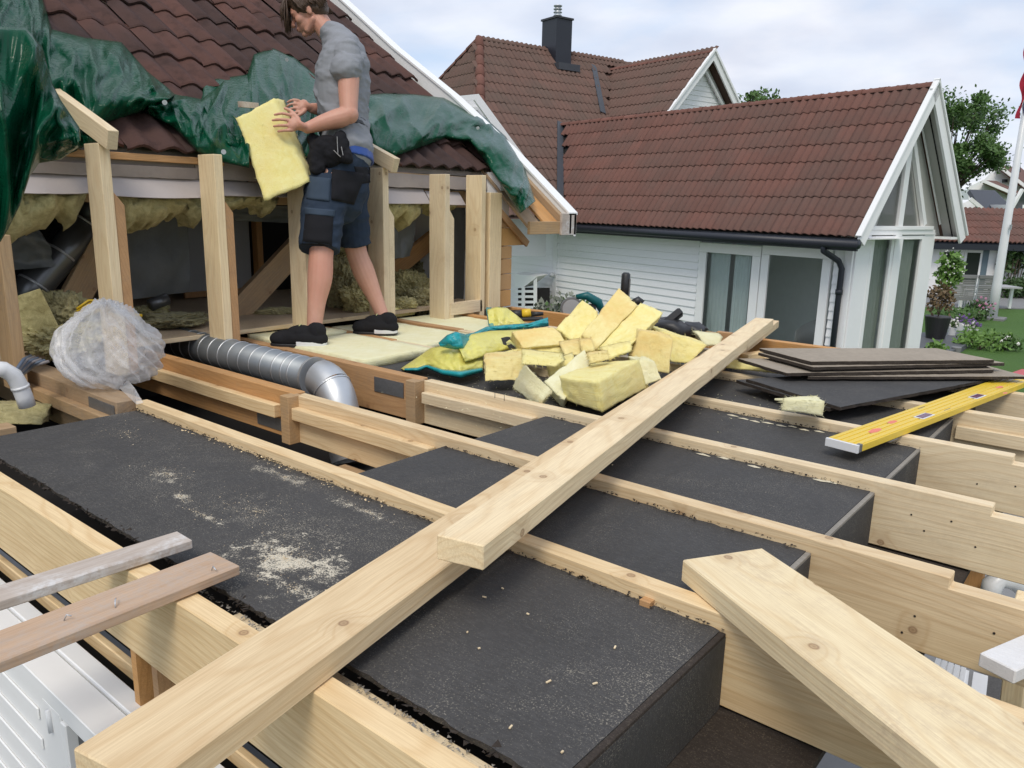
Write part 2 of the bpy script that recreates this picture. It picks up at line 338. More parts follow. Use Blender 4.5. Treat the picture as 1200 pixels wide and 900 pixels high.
def film(name, col, alpha, rough=0.25, bump_s=0.5):
    m, nt = new_mat(name); n = nt.noise(nt.geo, 30, 4, 0.6, 1.0)
    setb(nt, Base_Color=col, Roughness=rough); nt.b.inputs['Specular IOR Level'].default_value = 0.7
    lw = nt.add('ShaderNodeLayerWeight', None, Blend=0.4).outputs[1]
    a = nt.math('ADD', alpha, nt.math('MULTIPLY', lw, 0.35), clamp=True); a = nt.math('ADD', a, nt.math('MULTIPLY', nt.math('SUBTRACT', n, 0.5), 0.35), clamp=True)
    nt.l.new(a, nt.b.inputs['Alpha']); bump(nt, n, bump_s, 0.01); return m
M['bagfilm'] = film('clear_plastic_film', (0.90, 0.89, 0.89), 0.27, 0.22, 0.12)
M['yellow_plastic'] = plain('yellow_plastic', (0.75, 0.50, 0.03), 0.4, 0.15, 10)
M['wrap_yellow'] = film('yellow_plastic_film', (0.72, 0.66, 0.16), 0.9, 0.3)
M['wrap_teal'] = plain('teal_plastic_film', (0.01, 0.30, 0.33), 0.25, 0.35, 25, bmp=0.5, coord='geo')
M['cable_grey'] = plain('grey_cable', (0.22, 0.2, 0.2), 0.5)
M['cable_blue'] = plain('blue_grey_cable', (0.10, 0.13, 0.18), 0.5)
M['level_yellow'] = plain('yellow_lacquer', (0.78, 0.55, 0.05), 0.35, 0.07, 12)
M['red_plastic'] = plain('red_plastic', (0.5, 0.03, 0.03), 0.4)
M['vial_purple'] = plain('purple_vial', (0.12, 0.01, 0.06), 0.15)
M['pink'] = plain('pink_marker', (0.80, 0.22, 0.15), 0.6, 0.3, 80)
M['teal_tool'] = plain('teal_tool_plastic', (0.0, 0.10, 0.11), 0.4)
M['blue'] = plain('blue_plastic', (0.02, 0.07, 0.3), 0.4)
M['glass_dark'] = plain('dark_window_glass', (0.02, 0.022, 0.025), 0.08, 0.2, 3, bmp=0)
M['white_scuffed'] = board_mat('scuffed_white_paint', (0.72, 0.71, 0.70), 0.9, (0.2, 0.17, 0.15), 0.6)
M['glue'] = plain('pale_glue', (0.62, 0.56, 0.42), 0.8, 0.2, 40)
M['black_blue'] = plain('black_blue_sheet_metal', (0.016, 0.019, 0.028), 0.45, 0.15, 6, bmp=0.05)
M['lead'] = plain('dark_lead_flashing', (0.05, 0.055, 0.065), 0.5, 0.25, 6)
M['soffit'] = plain('grey_white_soffit', (0.50, 0.49, 0.46), 0.6, 0.06, 4)
M['room_inside'] = plain('room_wall', (0.72, 0.76, 0.74), 0.8)
M['curtain'] = plain('pale_green_curtain', (0.72, 0.84, 0.81), 0.8)
M['curtain_dim'] = plain('grey_green_curtain', (0.66, 0.74, 0.66), 0.8)
M['chair_shell'] = plain('pale_chair_shell', (0.5, 0.5, 0.48), 0.5)
M['chair_grey'] = plain('grey_chair_slats', (0.22, 0.22, 0.21), 0.6)
M['dark_deck'] = plain('dark_grey_decking', (0.10, 0.105, 0.115), 0.6, 0.2, 5)
M['paving_pale'] = plain('pale_table_top', (0.4, 0.4, 0.4), 0.5)
M['blue_grey'] = plain('blue_grey_paint', (0.12, 0.17, 0.20), 0.5)
M['flag_red'] = plain('red_flag_cloth', (0.42, 0.02, 0.05), 0.8)
M['blue_flag'] = plain('dark_blue_flag_cloth', (0.015, 0.02, 0.09), 0.8)
def glass_mat():
    m, nt = new_mat('window_glass'); n = nt.noise(nt.geo, 2.0, 2, 0.5)
    setb(nt, Base_Color=(0.04, 0.055, 0.05), Roughness=0.03); nt.b.inputs['Specular IOR Level'].default_value = 0.9
    lw = nt.add('ShaderNodeLayerWeight', None, Blend=0.35).outputs[0]
    nt.l.new(nt.math('ADD', 0.06, nt.math('MULTIPLY', lw, 0.45), clamp=True), nt.b.inputs['Alpha']); bump(nt, n, 0.15, 0.01); return m
M['glass'] = glass_mat()
def skin_mat():
    m, nt = new_mat('skin'); n = nt.noise(nt.geo, 14, 4, 0.6); n2 = nt.noise(nt.geo, 3, 3, .5)
    c = nt.mix(n, (0.52, 0.27, 0.19), (0.66, 0.37, 0.27)); c = nt.mix(nt.ramp(n2, [(.45, 0.0), (.65, .5)]), c, (0.58, 0.25, 0.18))
    setb(nt, Base_Color=c, Roughness=0.5); nt.b.inputs['Subsurface Weight'].default_value = 0.08; nt.b.inputs['Subsurface Radius'].default_value = (0.02, 0.008, 0.004)
    bump(nt, nt.noise(nt.geo, 220, 3, .6), 0.12, 0.002); return m
M['skin'] = skin_mat()
def cloth(name, col, var=.15, sc=900):
    m, nt = new_mat(name); n = nt.noise(nt.geo, 12, 4, .6); f = nt.noise(nt.geo, sc*.5, 2, .7)
    k = nt.math('ADD', nt.math('MULTIPLY', n, .5), nt.math('MULTIPLY', f, .5))
    setb(nt, Base_Color=nt.mix(k, tuple(c*(1-var) for c in col), tuple(min(1, c*(1+var)) for c in col)), Roughness=.9); nt.b.inputs['Specular IOR Level'].default_value = .2
    bump(nt, f, .3, .001); return m
M['tshirt'] = cloth('grey_melange_cotton', (0.27, 0.28, 0.305), .22)
M['navy'] = cloth('navy_work_cloth', (0.028, 0.042, 0.068))
M['navy_light'] = cloth('blue_grey_work_cloth', (0.045, 0.065, 0.095))
M['black_cloth'] = cloth('black_work_cloth', (0.014, 0.014, 0.017))
M['shoe_black'] = cloth('black_shoe_mesh', (0.016, 0.016, 0.018))
M['lime'] = plain('pale_yellow_trim', (0.62, 0.62, 0.30), .6)
M['hair'] = plain('brown_hair', (0.085, 0.050, 0.032), 0.45, 0.35, 60, bmp=.3, coord='geo')
M['lip'] = plain('lip', (0.30, 0.10, 0.08), 0.6)
# ------------------------------------------------------------------ new roof deck
YJ = [0.718, 1.394, 1.879, 2.43, 3.0, 3.565, 4.095]
H198 = 0.198
def joist(x0, x1, k, label, m='spruce', notch=None, z=0.0, h=H198):
    y = YJ[k]-0.024
    o = lumber('roof_joist', (x0, y, z), (x1, y, z), 0.048, h, M[m], notch=notch)
    return tag(o, label, 'joist', 'new roof joists laid side by side')
J = {}
J[0] = joist(-3.6, 0.55, 0, 'thick pale joist nearest the white door, two old grey boards resting across it', 'spruce')
J[1] = joist(-2.97, 0.9, 1, 'long joist between the dusty black panel and the next black panel, under the crossed beams', 'spruce')
J[2] = joist(-2.62, 0.35, 2, 'joist with a notched right end and two brown knots, third from the white door', 'spruce', (-0.237+2.62, 0.026))
J[3] = joist(-2.44, 0.4, 3, 'joist with a notched right end just below the yellow level', 'spruce_pale', (-0.237+2.44, 0.026))
J[4] = joist(-3.3, 0.4, 4, 'notched joist that carries the near end of the yellow level', 'spruce_pale', (-0.26+3.3, 0.026))
J[5] = joist(-3.3, 0.4, 5, 'joist carrying the middle of the yellow level, short block nailed to its side', 'spruce_pale')
J[6] = joist(-3.3, 0.5, 6, 'farthest joist under the stacked grey boards and the red end of the level', 'spruce_pale')
# strips (ledgers) nailed to the near side of joists 2, 3 and 5
def strip(k, x0, x1, z=-0.045, h=0.05, t=0.036, m='spruce'):
    y = YJ[k]-0.048-t/2-0.001
    return lumber('batten', (x0, y, z), (x1, y, z), t, h, M[m], J[k])
strip(2, -2.60, -1.82); strip(3, -2.42, -1.80, m='spruce_pale'); strip(5, -0.52, -0.27, -0.06, 0.055, 0.02, 'spruce_pale')
# old joist ends spliced to the new ones with nail plates
def oldj(x0, x1, y, label, m='spruce_orange', z=0.004, h=0.2, w=0.06):
    o = lumber('old_joist', (x0, y, z), (x1, y, z), w, h, M[m]); return tag(o, label, 'old joist', 'old joist ends spliced to the new joists')
oj1 = oldj(-4.35, -2.985, 1.33, 'old joist end under the clear plastic bag, steel nail plate on its side', 'spruce_old', w=0.10)
lumber('batten', (-4.1, 1.262, -0.055), (-3.02, 1.262, -0.055), 0.036, 0.05, M['spruce_old'], oj1)
MB().box(-3.22, -3.0, 1.275, 1.279, -0.09, -0.012).build('nail_plate', M['nailplate'], oj1)
oj2 = oldj(-4.45, -2.63, 1.86, 'old joist end spliced beside the spiral duct, batten along its side', 'spruce_orange', w=0.055)
lumber('batten', (-4.3, 1.812, -0.055), (-2.72, 1.812, -0.055), 0.036, 0.055, M['spruce'], oj2)
MB().box(-2.9, -2.72, 1.828, 1.831, -0.175, -0.12).build('nail_plate', M['nailplate'], oj2)
lumber('splice_block', (-2.655, 1.815, 0.002), (-2.60, 1.815, 0.002), 0.07, 0.2, M['spruce_old'], oj2)
oj3 = oldj(-4.05, -2.46, 2.40, 'old joist end the left shoe stands on, behind the steel duct elbow', 'spruce_orange', w=0.055)
MB().box(-2.76, -2.56, 2.368, 2.371, -0.1, -0.03).build('nail_plate', M['nailplate'], oj3)
lumber('splice_block', (-2.50, 2.36, 0.002), (-2.44, 2.36, 0.002), 0.07, 0.2, M['spruce_old'], oj3)
for y, x0, x1, lb in ((2.98, -3.95, -3.3, 'old joist the right shoe stands on'), (3.545, -3.95, -3.3, 'old joist between the yellow batts and the plastic wrap'),
                  (4.08, -3.8, -3.3, 'old joist under the short sill block of the corner posts'), (4.62, -3.8, -1.2, 'outermost old joist, the yellow nail gun lying on it')):
    oldj(x0, x1, y, lb)

# black panels between the joists
def crumbs(name, pts, m, r=0.006, n=90, spread=0.012, parent=None):
    b = MB(); rd = random.Random(len(pts)*7+n)
    for i in range(n):
        t = rd.random(); a, c = pts; p = Vector(a).lerp(Vector(c), t)+Vector((rd.uniform(-.5, .5)*spread, rd.uniform(-1, 1)*spread, rd.random()*0.004))
        s = r*rd.uniform(0.3, 1.0)
        q = [p+Vector((rd.uniform(-s, s), rd.uniform(-s, s), rd.uniform(0, s))) for _ in range(4)]
        b.add(q, [(0, 1, 2), (0, 2, 3), (0, 3, 1), (1, 3, 2)])
    o = b.build(name, m, parent); o['kind'] = 'stuff'; return o
XP = -0.543
def ragged(x0, x1, y0, y1, z0, z1, amp=0.004, step=0.02, seed=0):
    """board with torn fibrous long edges"""
    rd = random.Random(seed); n = max(2, int((x1-x0)/step)); b = MB(); vs = []
    for i in range(n+1):
        x = x0+(x1-x0)*i/n; a0 = rd.uniform(-amp, amp); a1 = rd.uniform(-amp, amp); h = rd.uniform(-.0012, .0012)
        vs += [(x, y0+a0, z1+h), (x, y1+a1, z1+h), (x, y1+a1*0.5, z0), (x, y0+a0*0.5+amp, z0)]
    fs = [(3, 2, 1, 0), (4*n, 4*n+1, 4*n+2, 4*n+3)]
    for i in range(n):
        for j in range(4): fs.append((4*i+j, 4*i+(j+1) % 4, 4*i+4+(j+1) % 4, 4*i+4+j))
    b.add(vs, fs); return b
def panel(k, x0, label, mat='bitumen', ztop=-0.034, y0=None):
    ya = (YJ[k]+0.001) if y0 is None else y0; yb = YJ[k+1]-0.049
    e = empty('black_panel', (x0, ya, ztop-0.012), label, 'wall board', 'black boards laid between the joists')
    ragged(x0, XP-.006, ya, yb, ztop-0.013, ztop, 0.003, seed=k).build('top_board', M[mat], e)
    MB().box(XP-0.017, XP-0.002, ya+.002, yb-.002, ztop-0.17, ztop-0.0145).build('end_board', M['bitumen_edge'], e)
    MB().box(XP-0.001, XP+0.008, ya+.003, yb-.003, ztop-0.168, ztop-0.008).build('end_skin', M['bitumen'], e)
    MB().box(XP-0.005, XP+0.0075, ya+.003, yb-.003, ztop-0.0135, ztop-0.0005).build('edge_strip', M['bitumen_edge' if k == 0 else 'pale_edge'], e, 0.001) if True else None
    crumbs('crumb', ((x0, yb-0.004, ztop+.002), (XP, yb-0.004, ztop+.002)), M['bitumen_edge'], 0.008, int(170*(XP-x0)), parent=e)
    return e
p0 = panel(0, -2.96, 'long black panel dusted with pale sawdust, nearest the camera', 'bitumen_dusty', y0=0.79)
crumbs('sawdust', ((-2.6, 1.33, -.031), (-1.5, 1.33, -.031)), M['spruce_pale'], 0.006, 160, 0.02, parent=p0)
panel(1, -1.775, 'black panel just past the long joist, under both crossed beams')
p2 = panel(2, -1.76, 'black panel with the glass wool pile on the boards behind it')
panel(3, -3.2, 'black panel with pale glue spots under the near end of the level')
panel(4, -3.2, 'black panel below the stacked boards with a lone yellow wool block')
panel(5, -3.2, 'farthest black panel mostly hidden under the stacked grey boards')
# pale glue / wool scraps
def scrap(cx, cy, z, rx, ry, m, parent, n=9, seed=1):
    rd = random.Random(seed); b = MB()
    ring = [(cx+rx*math.cos(2*PI*i/n)*rd.uniform(.5, 1), cy+ry*math.sin(2*PI*i/n)*rd.uniform(.5, 1), z) for i in range(n)]
    vs = ring+[(cx, cy, z+0.004)]; b.add(vs, [(i, (i+1) % n, n) for i in range(n)])
    return b.build('glue_spot', m, parent)
for i, (px, py) in enumerate(((824, 533), (848, 537), (858, 487), (872, 491), (885, 494), (900, 496), (915, 499), (928, 500), (943, 504), (960, 506), (960, 563), (972, 565), (884, 547))):
    c = HZ(px, py, -0.033); scrap(c.x, c.y, -0.0325, 0.03 if i > 0 else 0.03, 0.009, M['glue'] if 'glue' in M else M['spruce_pale'], p2 if py > 520 else p2, seed=i)
# layer under the joists
o = MB().box(-0.75, -0.335, 0.72, 1.40, -0.222, -0.205).build('lower_board', M['bitumen_edge']); tag(o, 'black board fixed under the joists at the bottom edge of the picture', 'wall board')
o = MB().box(-0.75, -0.27, 1.42, 4.2, -0.222, -0.205).build('lower_board', M['bitumen_edge']); tag(o, 'black board fixed under the joists, showing as a dark strip right of the panels', 'wall board')
# room ceiling below the left bays, coloured near-black for the shade of the void
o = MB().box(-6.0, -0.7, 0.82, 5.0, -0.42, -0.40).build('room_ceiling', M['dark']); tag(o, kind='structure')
o = MB().box(-2.9, -1.9, 1.50, 1.83, -0.30, -0.285).build('ceiling_board', M['fibreboard']); tag(o, 'grey board down in the gap beside the dusty panel', 'ceiling board')
o = MB().box(-2.35, -2.1, 1.42, 1.86, -0.27, -0.24).build('old_batten', M['spruce_old']); tag(o, 'old brown batten deep in the gap beside the dusty panel', 'batten')

# crossed beams lying on the joists
def tb(name, p, q, w, h, m, label, cat, up=(0, 0, 1), grp=None, **k):
    return tag(lumber(name, p, q, w, h, M[m], up=up, **k), label, cat, grp)
# beam A: edge points measured on its top plane
zA = 0.050
a0 = HZ(85, 877, zA); a1 = HZ(527, 598, zA); far = a0+(a1-a0).normalized()*4.9
dA = (a1-a0).normalized(); sA = Vector((0, 0, 1)).cross(dA)
wA = 0.148
tb('loose_beam', a0-sA*wA/2, far-sA*(wA/2+0.02), wA, 0.048, 'spruce', 'long pale beam running from the lower left corner under the second beam', 'beam')
zB = zA+0.0515+0.046
b0 = HZ(515, 626, zB); b0r = HZ(563, 640, zB); b1 = HZ(886, 372, zB); b1r = HZ(906, 374, zB)
c0 = (b0+b0r)/2; c1 = (b1+b1r)/2
tb('loose_beam', c0, c1, 0.104, 0.052, 'spruce_pale', 'thick pale beam lying on top of the longer beam, sawn end towards the camera', 'beam')
# plank C
zc_ = 0.05
q0 = HZ(800, 655, zc_); q1 = HZ(893, 642, zc_); q2 = HZ(1200, 845, zc_)
dC = (q2-q1).normalized(); sC = Vector((0, 0, 1)).cross(dC)
m0 = HZ(1100, 897, zc_); wC = abs((m0-q1).dot(sC))
cC = q1-sC*wC/2
tb('loose_plank', cC, cC+dC*1.3, wC, 0.049, 'spruce_dirty', 'wide scuffed plank pointing to the lower right corner', 'plank')
# two old boards
def old_board(pa, pb, m, label, z, t):
    a, b_, c = [HZ(*p, z) for p in pa]; d = (HZ(*pb, z)-a).normalized(); s_ = Vector((0, 0, 1)).cross(d); wd = abs((b_-a).dot(s_)); mid = a+s_*wd/2*(1 if (b_-a).dot(s_) > 0 else -1)
    tb('old_board', mid, mid+d*1.2, wd, t, m, label, 'board', grp='old boards lying over the nearest joist')
old_board(((208, 622), (233, 630), (232, 640)), (0, 685), 'grey_wood', 'upper of two old boards at the left edge, whitish grey paint on top', 0.026, 0.022)
old_board(((247, 646), (287, 660), (286, 668)), (0, 738), 'brown_wood', 'lower of two old boards at the left edge, bare brown top with bent nails', 0.026, 0.022)

# loose sawdust grains on the dusty panel, nail heads and pencil ticks on the joists
b = MB(); rd = random.Random(12)
for x_, y_, rx_, ry_, a_ in DUST:
    for k in range(int(900*a_*rx_*ry_/.02*.35)+60):
        r_ = abs(rd.gauss(0, .45)); t_ = rd.random()*2*PI; c = Vector((x_+rx_*r_*math.cos(t_), y_+ry_*r_*math.sin(t_), -.033))
        if not (-2.95 < c.x < XP-.01 and .80 < c.y < YJ[1]-.055): continue
        z_ = rd.uniform(.0008, .0028); q = [c+Vector((rd.uniform(-z_, z_), rd.uniform(-z_, z_), rd.uniform(0, z_))) for _ in range(3)]; b.add(q, [(0, 1, 2)])
o = b.build('sawdust_grains', M['spruce_pale'], p0, fix=False); o['kind'] = 'stuff'
for k, pts in ((3, ((1115, 611), (1083, 622), (1143, 641), (1068, 603))), (2, ((1072, 722), (1165, 742), (1057, 741))), (5, ((1060, 505),)), (4, ((1145, 567), (1190, 570)))):
    for px, py in pts:
        c = HY(px, py, YJ[k]-.0485); MB().tube([c, c+Vector((0, -.0012, 0))], .0028, 8).build('nail_head', M['bitumen_edge'], J[k])
for px in (580, 591):
    c = HY(px, 463+(px-580)*.3, YJ[3]-.0485); MB().box(c.x-.001, c.x+.001, c.y-.0006, c.y, c.z-.013, c.z+.012).build('pencil_tick', M['bitumen_edge'], J[3])

o = lumber('edge_batten', (-1.35, 0.775, -.058), (XP-.02, 0.775, -.058), .022, .04, M['spruce_pale'], p0)
crumbs('edge_fibre', ((-2.9, .792, -.045), (XP, .792, -.045)), M['bitumen_edge'], .012, 420, .010, parent=p0)
crumbs('edge_fibre', ((-1.6, .772, -.055), (XP-.1, .772, -.055)), M['pale_edge'], .006, 260, .008, parent=p0)

# bent nails in the brown old board
ob = bpy.data.objects['old_board.001']
for (x_, y_), (x2_, y2_) in (((75, 727), (84, 722)), (((135, 712)), (136, 701)), ((248, 668), (253, 668))):
    c = HZ(x_, y_, .027); c2 = HZ(x2_, y2_, .034); MB().tube([c, c.lerp(c2, .4)+Vector((0, 0, .008)), c2], .0013, 6).build('bent_nail', M['steel'], ob, smooth=True)
# ------------------------------------------------------------------ own house: attic opening, tiled roof, tarpaulins
XF = -3.70
house = empty('old_house', (-4.0, 3.0, GROUND), 'house with dark brown tiled roof, eave cut open behind the new posts', 'house')
def post(y, ztop, label, zb=-0.06, w=0.048, L=0.148, cripple=None, m='spruce_pale', dz=0.0):
    a = Vector((XF-L/2, y+w/2, zb)); b = Vector((XF-L/2, y+w/2, ztop))
    o = lumber('post', b, a, L, w, M[m], up=(0, -1, 0))
    # lumber's top face is the -Y face here: shift so that the piece spans y..y+w
    o.matrix_world = Matrix.Translation((0, -w/2, 0)) @ o.matrix_world
    tag(o, label, 'post', 'new upright posts of the wall frame')
    if cripple:
        p = MB(); x0, x1 = XF-0.10, XF-0.004; y0, y1 = y+w+.001, y+w+.046
        p.prism([(x0, y0, zb), (x0, y0, cripple), (x1, y0, cripple), (x1, y0, zb)], (0, y1-y0, 0))
        p.v = [(v[0], v[1], v[2]-(0.06 if v[2] > zb+.01 and v[1] > y0+.01 else 0)) for v in p.v]
        p.build('cripple_stud', M['spruce_orange' if cripple > 0.75 else 'spruce_pale'], o, 0.002)
    return o
post(1.180, 0.605, 'short post at the left edge below the hanging tarpaulin', m='spruce_old')
post(1.617, 1.0, 'post rising behind the clear plastic bag with a slanted rafter end on top', cripple=0.79)
post(2.167, 0.985, 'post with a free square top, left of the held wool batt', cripple=0.76)
post(2.69, 0.975, 'post half hidden behind the man and the batt he holds')
post(3.272, 0.972, 'post just behind the man, slanted rafter end on top', cripple=0.74)
post(3.812, 0.957, 'free post with square top, right of the man', cripple=0.73)
post(4.175, 0.965, 'post nearest the tarpaulin end, its top cut on a slant')
o = lumber('corner_post', (XF-0.05, 4.27, 0.85), (XF-0.05, 4.27, 0.02), 0.10, 0.13, M['spruce_pale'], up=(0, -1, 0)); tag(o, 'wide corner post beside the orange boarding', 'post')
o = lumber('sill_block', (XF-0.02, 3.87, 0.10), (XF-0.02, 4.2, 0.10), 0.04, 0.085, M['spruce_pale']); tag(o, 'short sill block between the two right posts', 'block')
for ya, lb in ((1.64, 'slanted rafter end resting on the post behind the plastic bag'), (3.296, 'slanted rafter end on the post behind the man')):
    a = HY(133, 153, 1.64); b = HY(62, 101, 1.64); dx = Vector((0, ya-1.64, 0.0 if ya < 2 else -0.025))
    o = lumber('rafter_end', a+dx, b+dx, 0.048, 0.085, M['spruce_pale']); tag(o, lb, 'rafter', 'cut rafter ends on the posts')
# --- roof plane
SL = 0.685; XE, ZE = -3.93, 0.985
NR = Vector((SL, 0, 1)).normalized(); UR = Vector((-1, 0, SL)).normalized()
def roofz(x): return ZE + SL*(XE-x)
PR0 = Vector((XE, 0, ZE))
def wave_tile(wd, ln, amp, nw, lip, thick, seg=6):
    """roof tile: nw rolls across, laid along +u; local x across, y up the slope, z normal"""
    n = nw*seg; b = MB(); vs = []
    for i in range(n+1):
        x = wd*i/n; t = (i % seg)/seg if i < n or True else 0; t = (i/seg) % 1.0
        z = amp*(0.5-0.5*math.cos(2*PI*t))**0.8
        vs += [(x, ln, z), (x, 0.012, z+lip), (x, 0.0, z+lip-0.006), (x, 0.003, z+lip-thick)]
    fs = []
    for i in range(n):
        a = 4*i; c = a+4
        for j in range(3): fs.append((a+j, a+j+1, c+j+1, c+j))
    b.add(vs, fs); me = mesh_from('tile', b.v, b.f)
    for p in me.polygons: p.use_smooth = (p.index % 3) == 0
    return me
def frame(o, x, y, z): return Matrix(((x.x, y.x, z.x, o.x), (x.y, y.y, z.y, o.y), (x.z, y.z, z.z, o.z), (0, 0, 0, 1)))
def lay_tiles(parent, org, across, upv, nrm, wd, expo, ln, cols, rows, me, m, limit=300, keep=None, name='tile', jit=0.004, score=None, wmul=None):
    rd = random.Random(len(parent.name)*13+rows); items = []
    for r in range(rows):
        for c in range(cols):
            p = org+across*(c*wd)+upv*(r*expo)
            if keep and not keep(p+across*wd/2+upv*expo/2): continue
            items.append((p, r, c))
    items.sort(key=lambda t: (t[0]-CAM).length)
    if not me.materials: me.materials.append(m)
    stuff = MB()
    for i, (p, r, c) in enumerate(items):
        a = rd.uniform(-1, 1)*jit; x = (across+upv*a+nrm*rd.uniform(-jit, jit)).normalized(); y = nrm.cross(x).normalized(); z = x.cross(y)
        if y.dot(upv) < 0: y = -y; z = x.cross(y)
        if z.dot(nrm) < 0: z = -z
        mw = frame(p+nrm*rd.uniform(0, jit*1.2)+upv*rd.uniform(-1, 1)*jit*1.5, x, y, z)
        if i < limit:
            o = bpy.data.objects.new(name, me); COL.objects.link(o); o.parent = parent; o.matrix_basis = parent_mw(parent).inverted() @ mw
        else:
            stuff.add([mw @ v.co for v in me.vertices], [tuple(q.vertices) for q in me.polygons])
    if stuff.v:
        o = stuff.build(name, m, parent, fix=False, smooth=True); o['kind'] = 'stuff'
YV = 4.9
me_dark = wave_tile(0.30, 0.39, 0.030, 2, 0.022, 0.022)
org = Vector((XE, YV-0.06-0.30*20, ZE)) - NR*0.0
lay_tiles(house, org, Vector((0, 1, 0)), UR, NR, 0.30, 0.335, 0.39, 20, 13, me_dark, M['tile_dark'], jit=0.014)
# deck under the tiles (closes the attic)
b = MB(); x2 = -8.2
b.hexa([(XE-0.06, -1.5, roofz(XE-0.06)-0.03), (XE-0.06, YV-0.03, roofz(XE-0.06)-0.03), (x2, YV-0.03, roofz(x2)-0.03), (x2, -1.5, roofz(x2)-0.03)], (0, 0, -0.03))
b.build('roof_deck', M['grey_strip'], house)
# verge board at the right edge, three slightly kinked lengths
vp_ = [HY(*q, YV) for q in ((668, 250), (600, 178), (530, 112), (460, 55), (395, -5), (330, -62))]
def rail(pts, y0, y1, dz0, dz1, name, m, parent=house):
    b = MB(); n = len(pts); vs = []
    for p in pts: vs += [(p.x, y0, p.z+dz0), (p.x, y1, p.z+dz0), (p.x, y1, p.z+dz1), (p.x, y0, p.z+dz1)]
    fs = [(3, 2, 1, 0), tuple(range(4*n-4, 4*n))]+[(4*i+j, 4*i+(j+1) % 4, 4*i+4+(j+1) % 4, 4*i+4+j) for i in range(n-1) for j in range(4)]
    return b.add(vs, fs).build(name, m, parent)
rail(vp_, YV-0.01, YV+0.10, -0.012, 0.006, 'verge_cap', M['white_paint'])
rail(vp_, YV+0.0, YV+0.022, -0.15, -0.0125, 'verge_board', M['white_paint'])
rail(vp_, YV+0.06, YV+0.085, -0.17, -0.0125, 'verge_board', M['white_paint'])
# soffit timbers below the verge corner
c0 = vp_[0]
o = lumber('verge_rafter', c0+Vector((0.0, -0.03, -0.055)), vp_[1]+Vector((0, -0.03, -0.055)), 0.045, 0.10, M['spruce_old'], house)
o = lumber('soffit_board', c0+Vector((-0.02, -0.15, -0.10)), vp_[1]+Vector((0, -0.15, -0.10)), 0.17, 0.02, M['spruce_orange'], house)
o = lumber('soffit_board', c0+Vector((-0.06, -0.33, -0.10)), vp_[1]+Vector((0, -0.33, -0.10)), 0.17, 0.02, M['spruce_old'], house)
o = lumber('eave_board', (c0.x-0.03, YV-0.46, c0.z-0.06), (c0.x-0.03, YV-0.02, c0.z-0.06), 0.025, 0.09, M['spruce_old'], house)
lumber('eave_board', (c0.x-0.01, YV-0.1, c0.z-0.0), (c0.x-0.01, YV+0.09, c0.z-0.0), 0.02, 0.16, M['grey_wood'], house)
# lath under the first tiles and torn strips below
lumber('tile_lath', (XE+0.0, 1.0, ZE-0.005), (XE+0.0, 2.35, ZE-0.012), 0.045, 0.034, M['spruce_orange'], house)
lumber('tile_lath', (XE-0.03, 2.36, ZE-0.012), (XE-0.03, 4.45, ZE-0.03), 0.04, 0.03, M['spruce_old'], house)
def sheet(name, x0, xa, y0, y1, z0, z1, m, parent, n=40, amp=0.01, sag=0.0, seed=0, tear=0.0, t=0.004):
    """hanging strip: top edge at (x0, z1), bottom edge at (xa, z0), wavy and a little torn"""
    b = MB(); vs = []; rd = random.Random(seed)
    for i in range(n+1):
        y = y0+(y1-y0)*i/n; w_ = amp*fbm((y*3, seed, 0), 1.0); tr = tear*max(0, fbm((y*9, seed+5, 0), 1.0))+tear*0.3*rd.random()
        sg = -sag*math.sin(PI*i/n)
        vs += [(x0+w_*0.1, y, z1+sg*.3), ((x0+xa)/2+w_*.4, y, (z0+z1)/2+sg*.7), (xa+w_*.8, y, z0+tr+sg)]
    fs = [(3*i+j, 3*i+j+1, 3*i+4+j, 3*i+3+j) for i in range(n) for j in range(2)]
    b.add(vs, fs); o = b.build(name, m, parent, fix=False, smooth=False)
    md = o.modifiers.new('solid', 'SOLIDIFY'); md.thickness = t; return o
sheet('grey_board', XE-0.01, XE-0.02, 1.0, 2.45, 0.905, 0.955, M['grey_strip'], house, seed=1, amp=0.004, t=0.01)
sheet('grey_board', XE+0.015, XE+0.0, 1.0, 2.2, 0.862, 0.918, M['grey_strip'], house, seed=2, tear=0.006, amp=0.006, t=0.008)
sheet('grey_board', XE-0.01, XE-0.0, 2.2, 4.5, 0.865, 0.955, M['grey_strip'], house, seed=3, tear=0.012, amp=0.006, t=0.008)
sheet('underlay', XE-0.03, XE+0.06, 1.15, 1.66, 0.78, 0.875, M['underlay'], house, seed=4, amp=0.02, tear=0.004, sag=0.005)
sheet('underlay', XE-0.03, XE+0.07, 1.70, 2.24, 0.775, 0.880, M['underlay'], house, seed=5, amp=0.02, sag=0.008)
sheet('underlay', XE-0.03, XE+0.05, 2.28, 2.95, 0.785, 0.862, M['underlay'], house, seed=6, amp=0.015, tear=0.006)
sheet('underlay', XE-0.03, XE+0.05, 2.97, 3.86, 0.765, 0.862, M['underlay'], house, seed=7, amp=0.02, sag=0.004)
sheet('underlay', XE-0.03, XE+0.04, 3.88, 4.22, 0.76, 0.85, M['underlay'], house, seed=8, amp=0.012)
lumber('head_plate', (-4.06, 0.9, 0.86), (-4.06, 4.4, 0.86), 0.045, 0.12, M['spruce_old'], house)
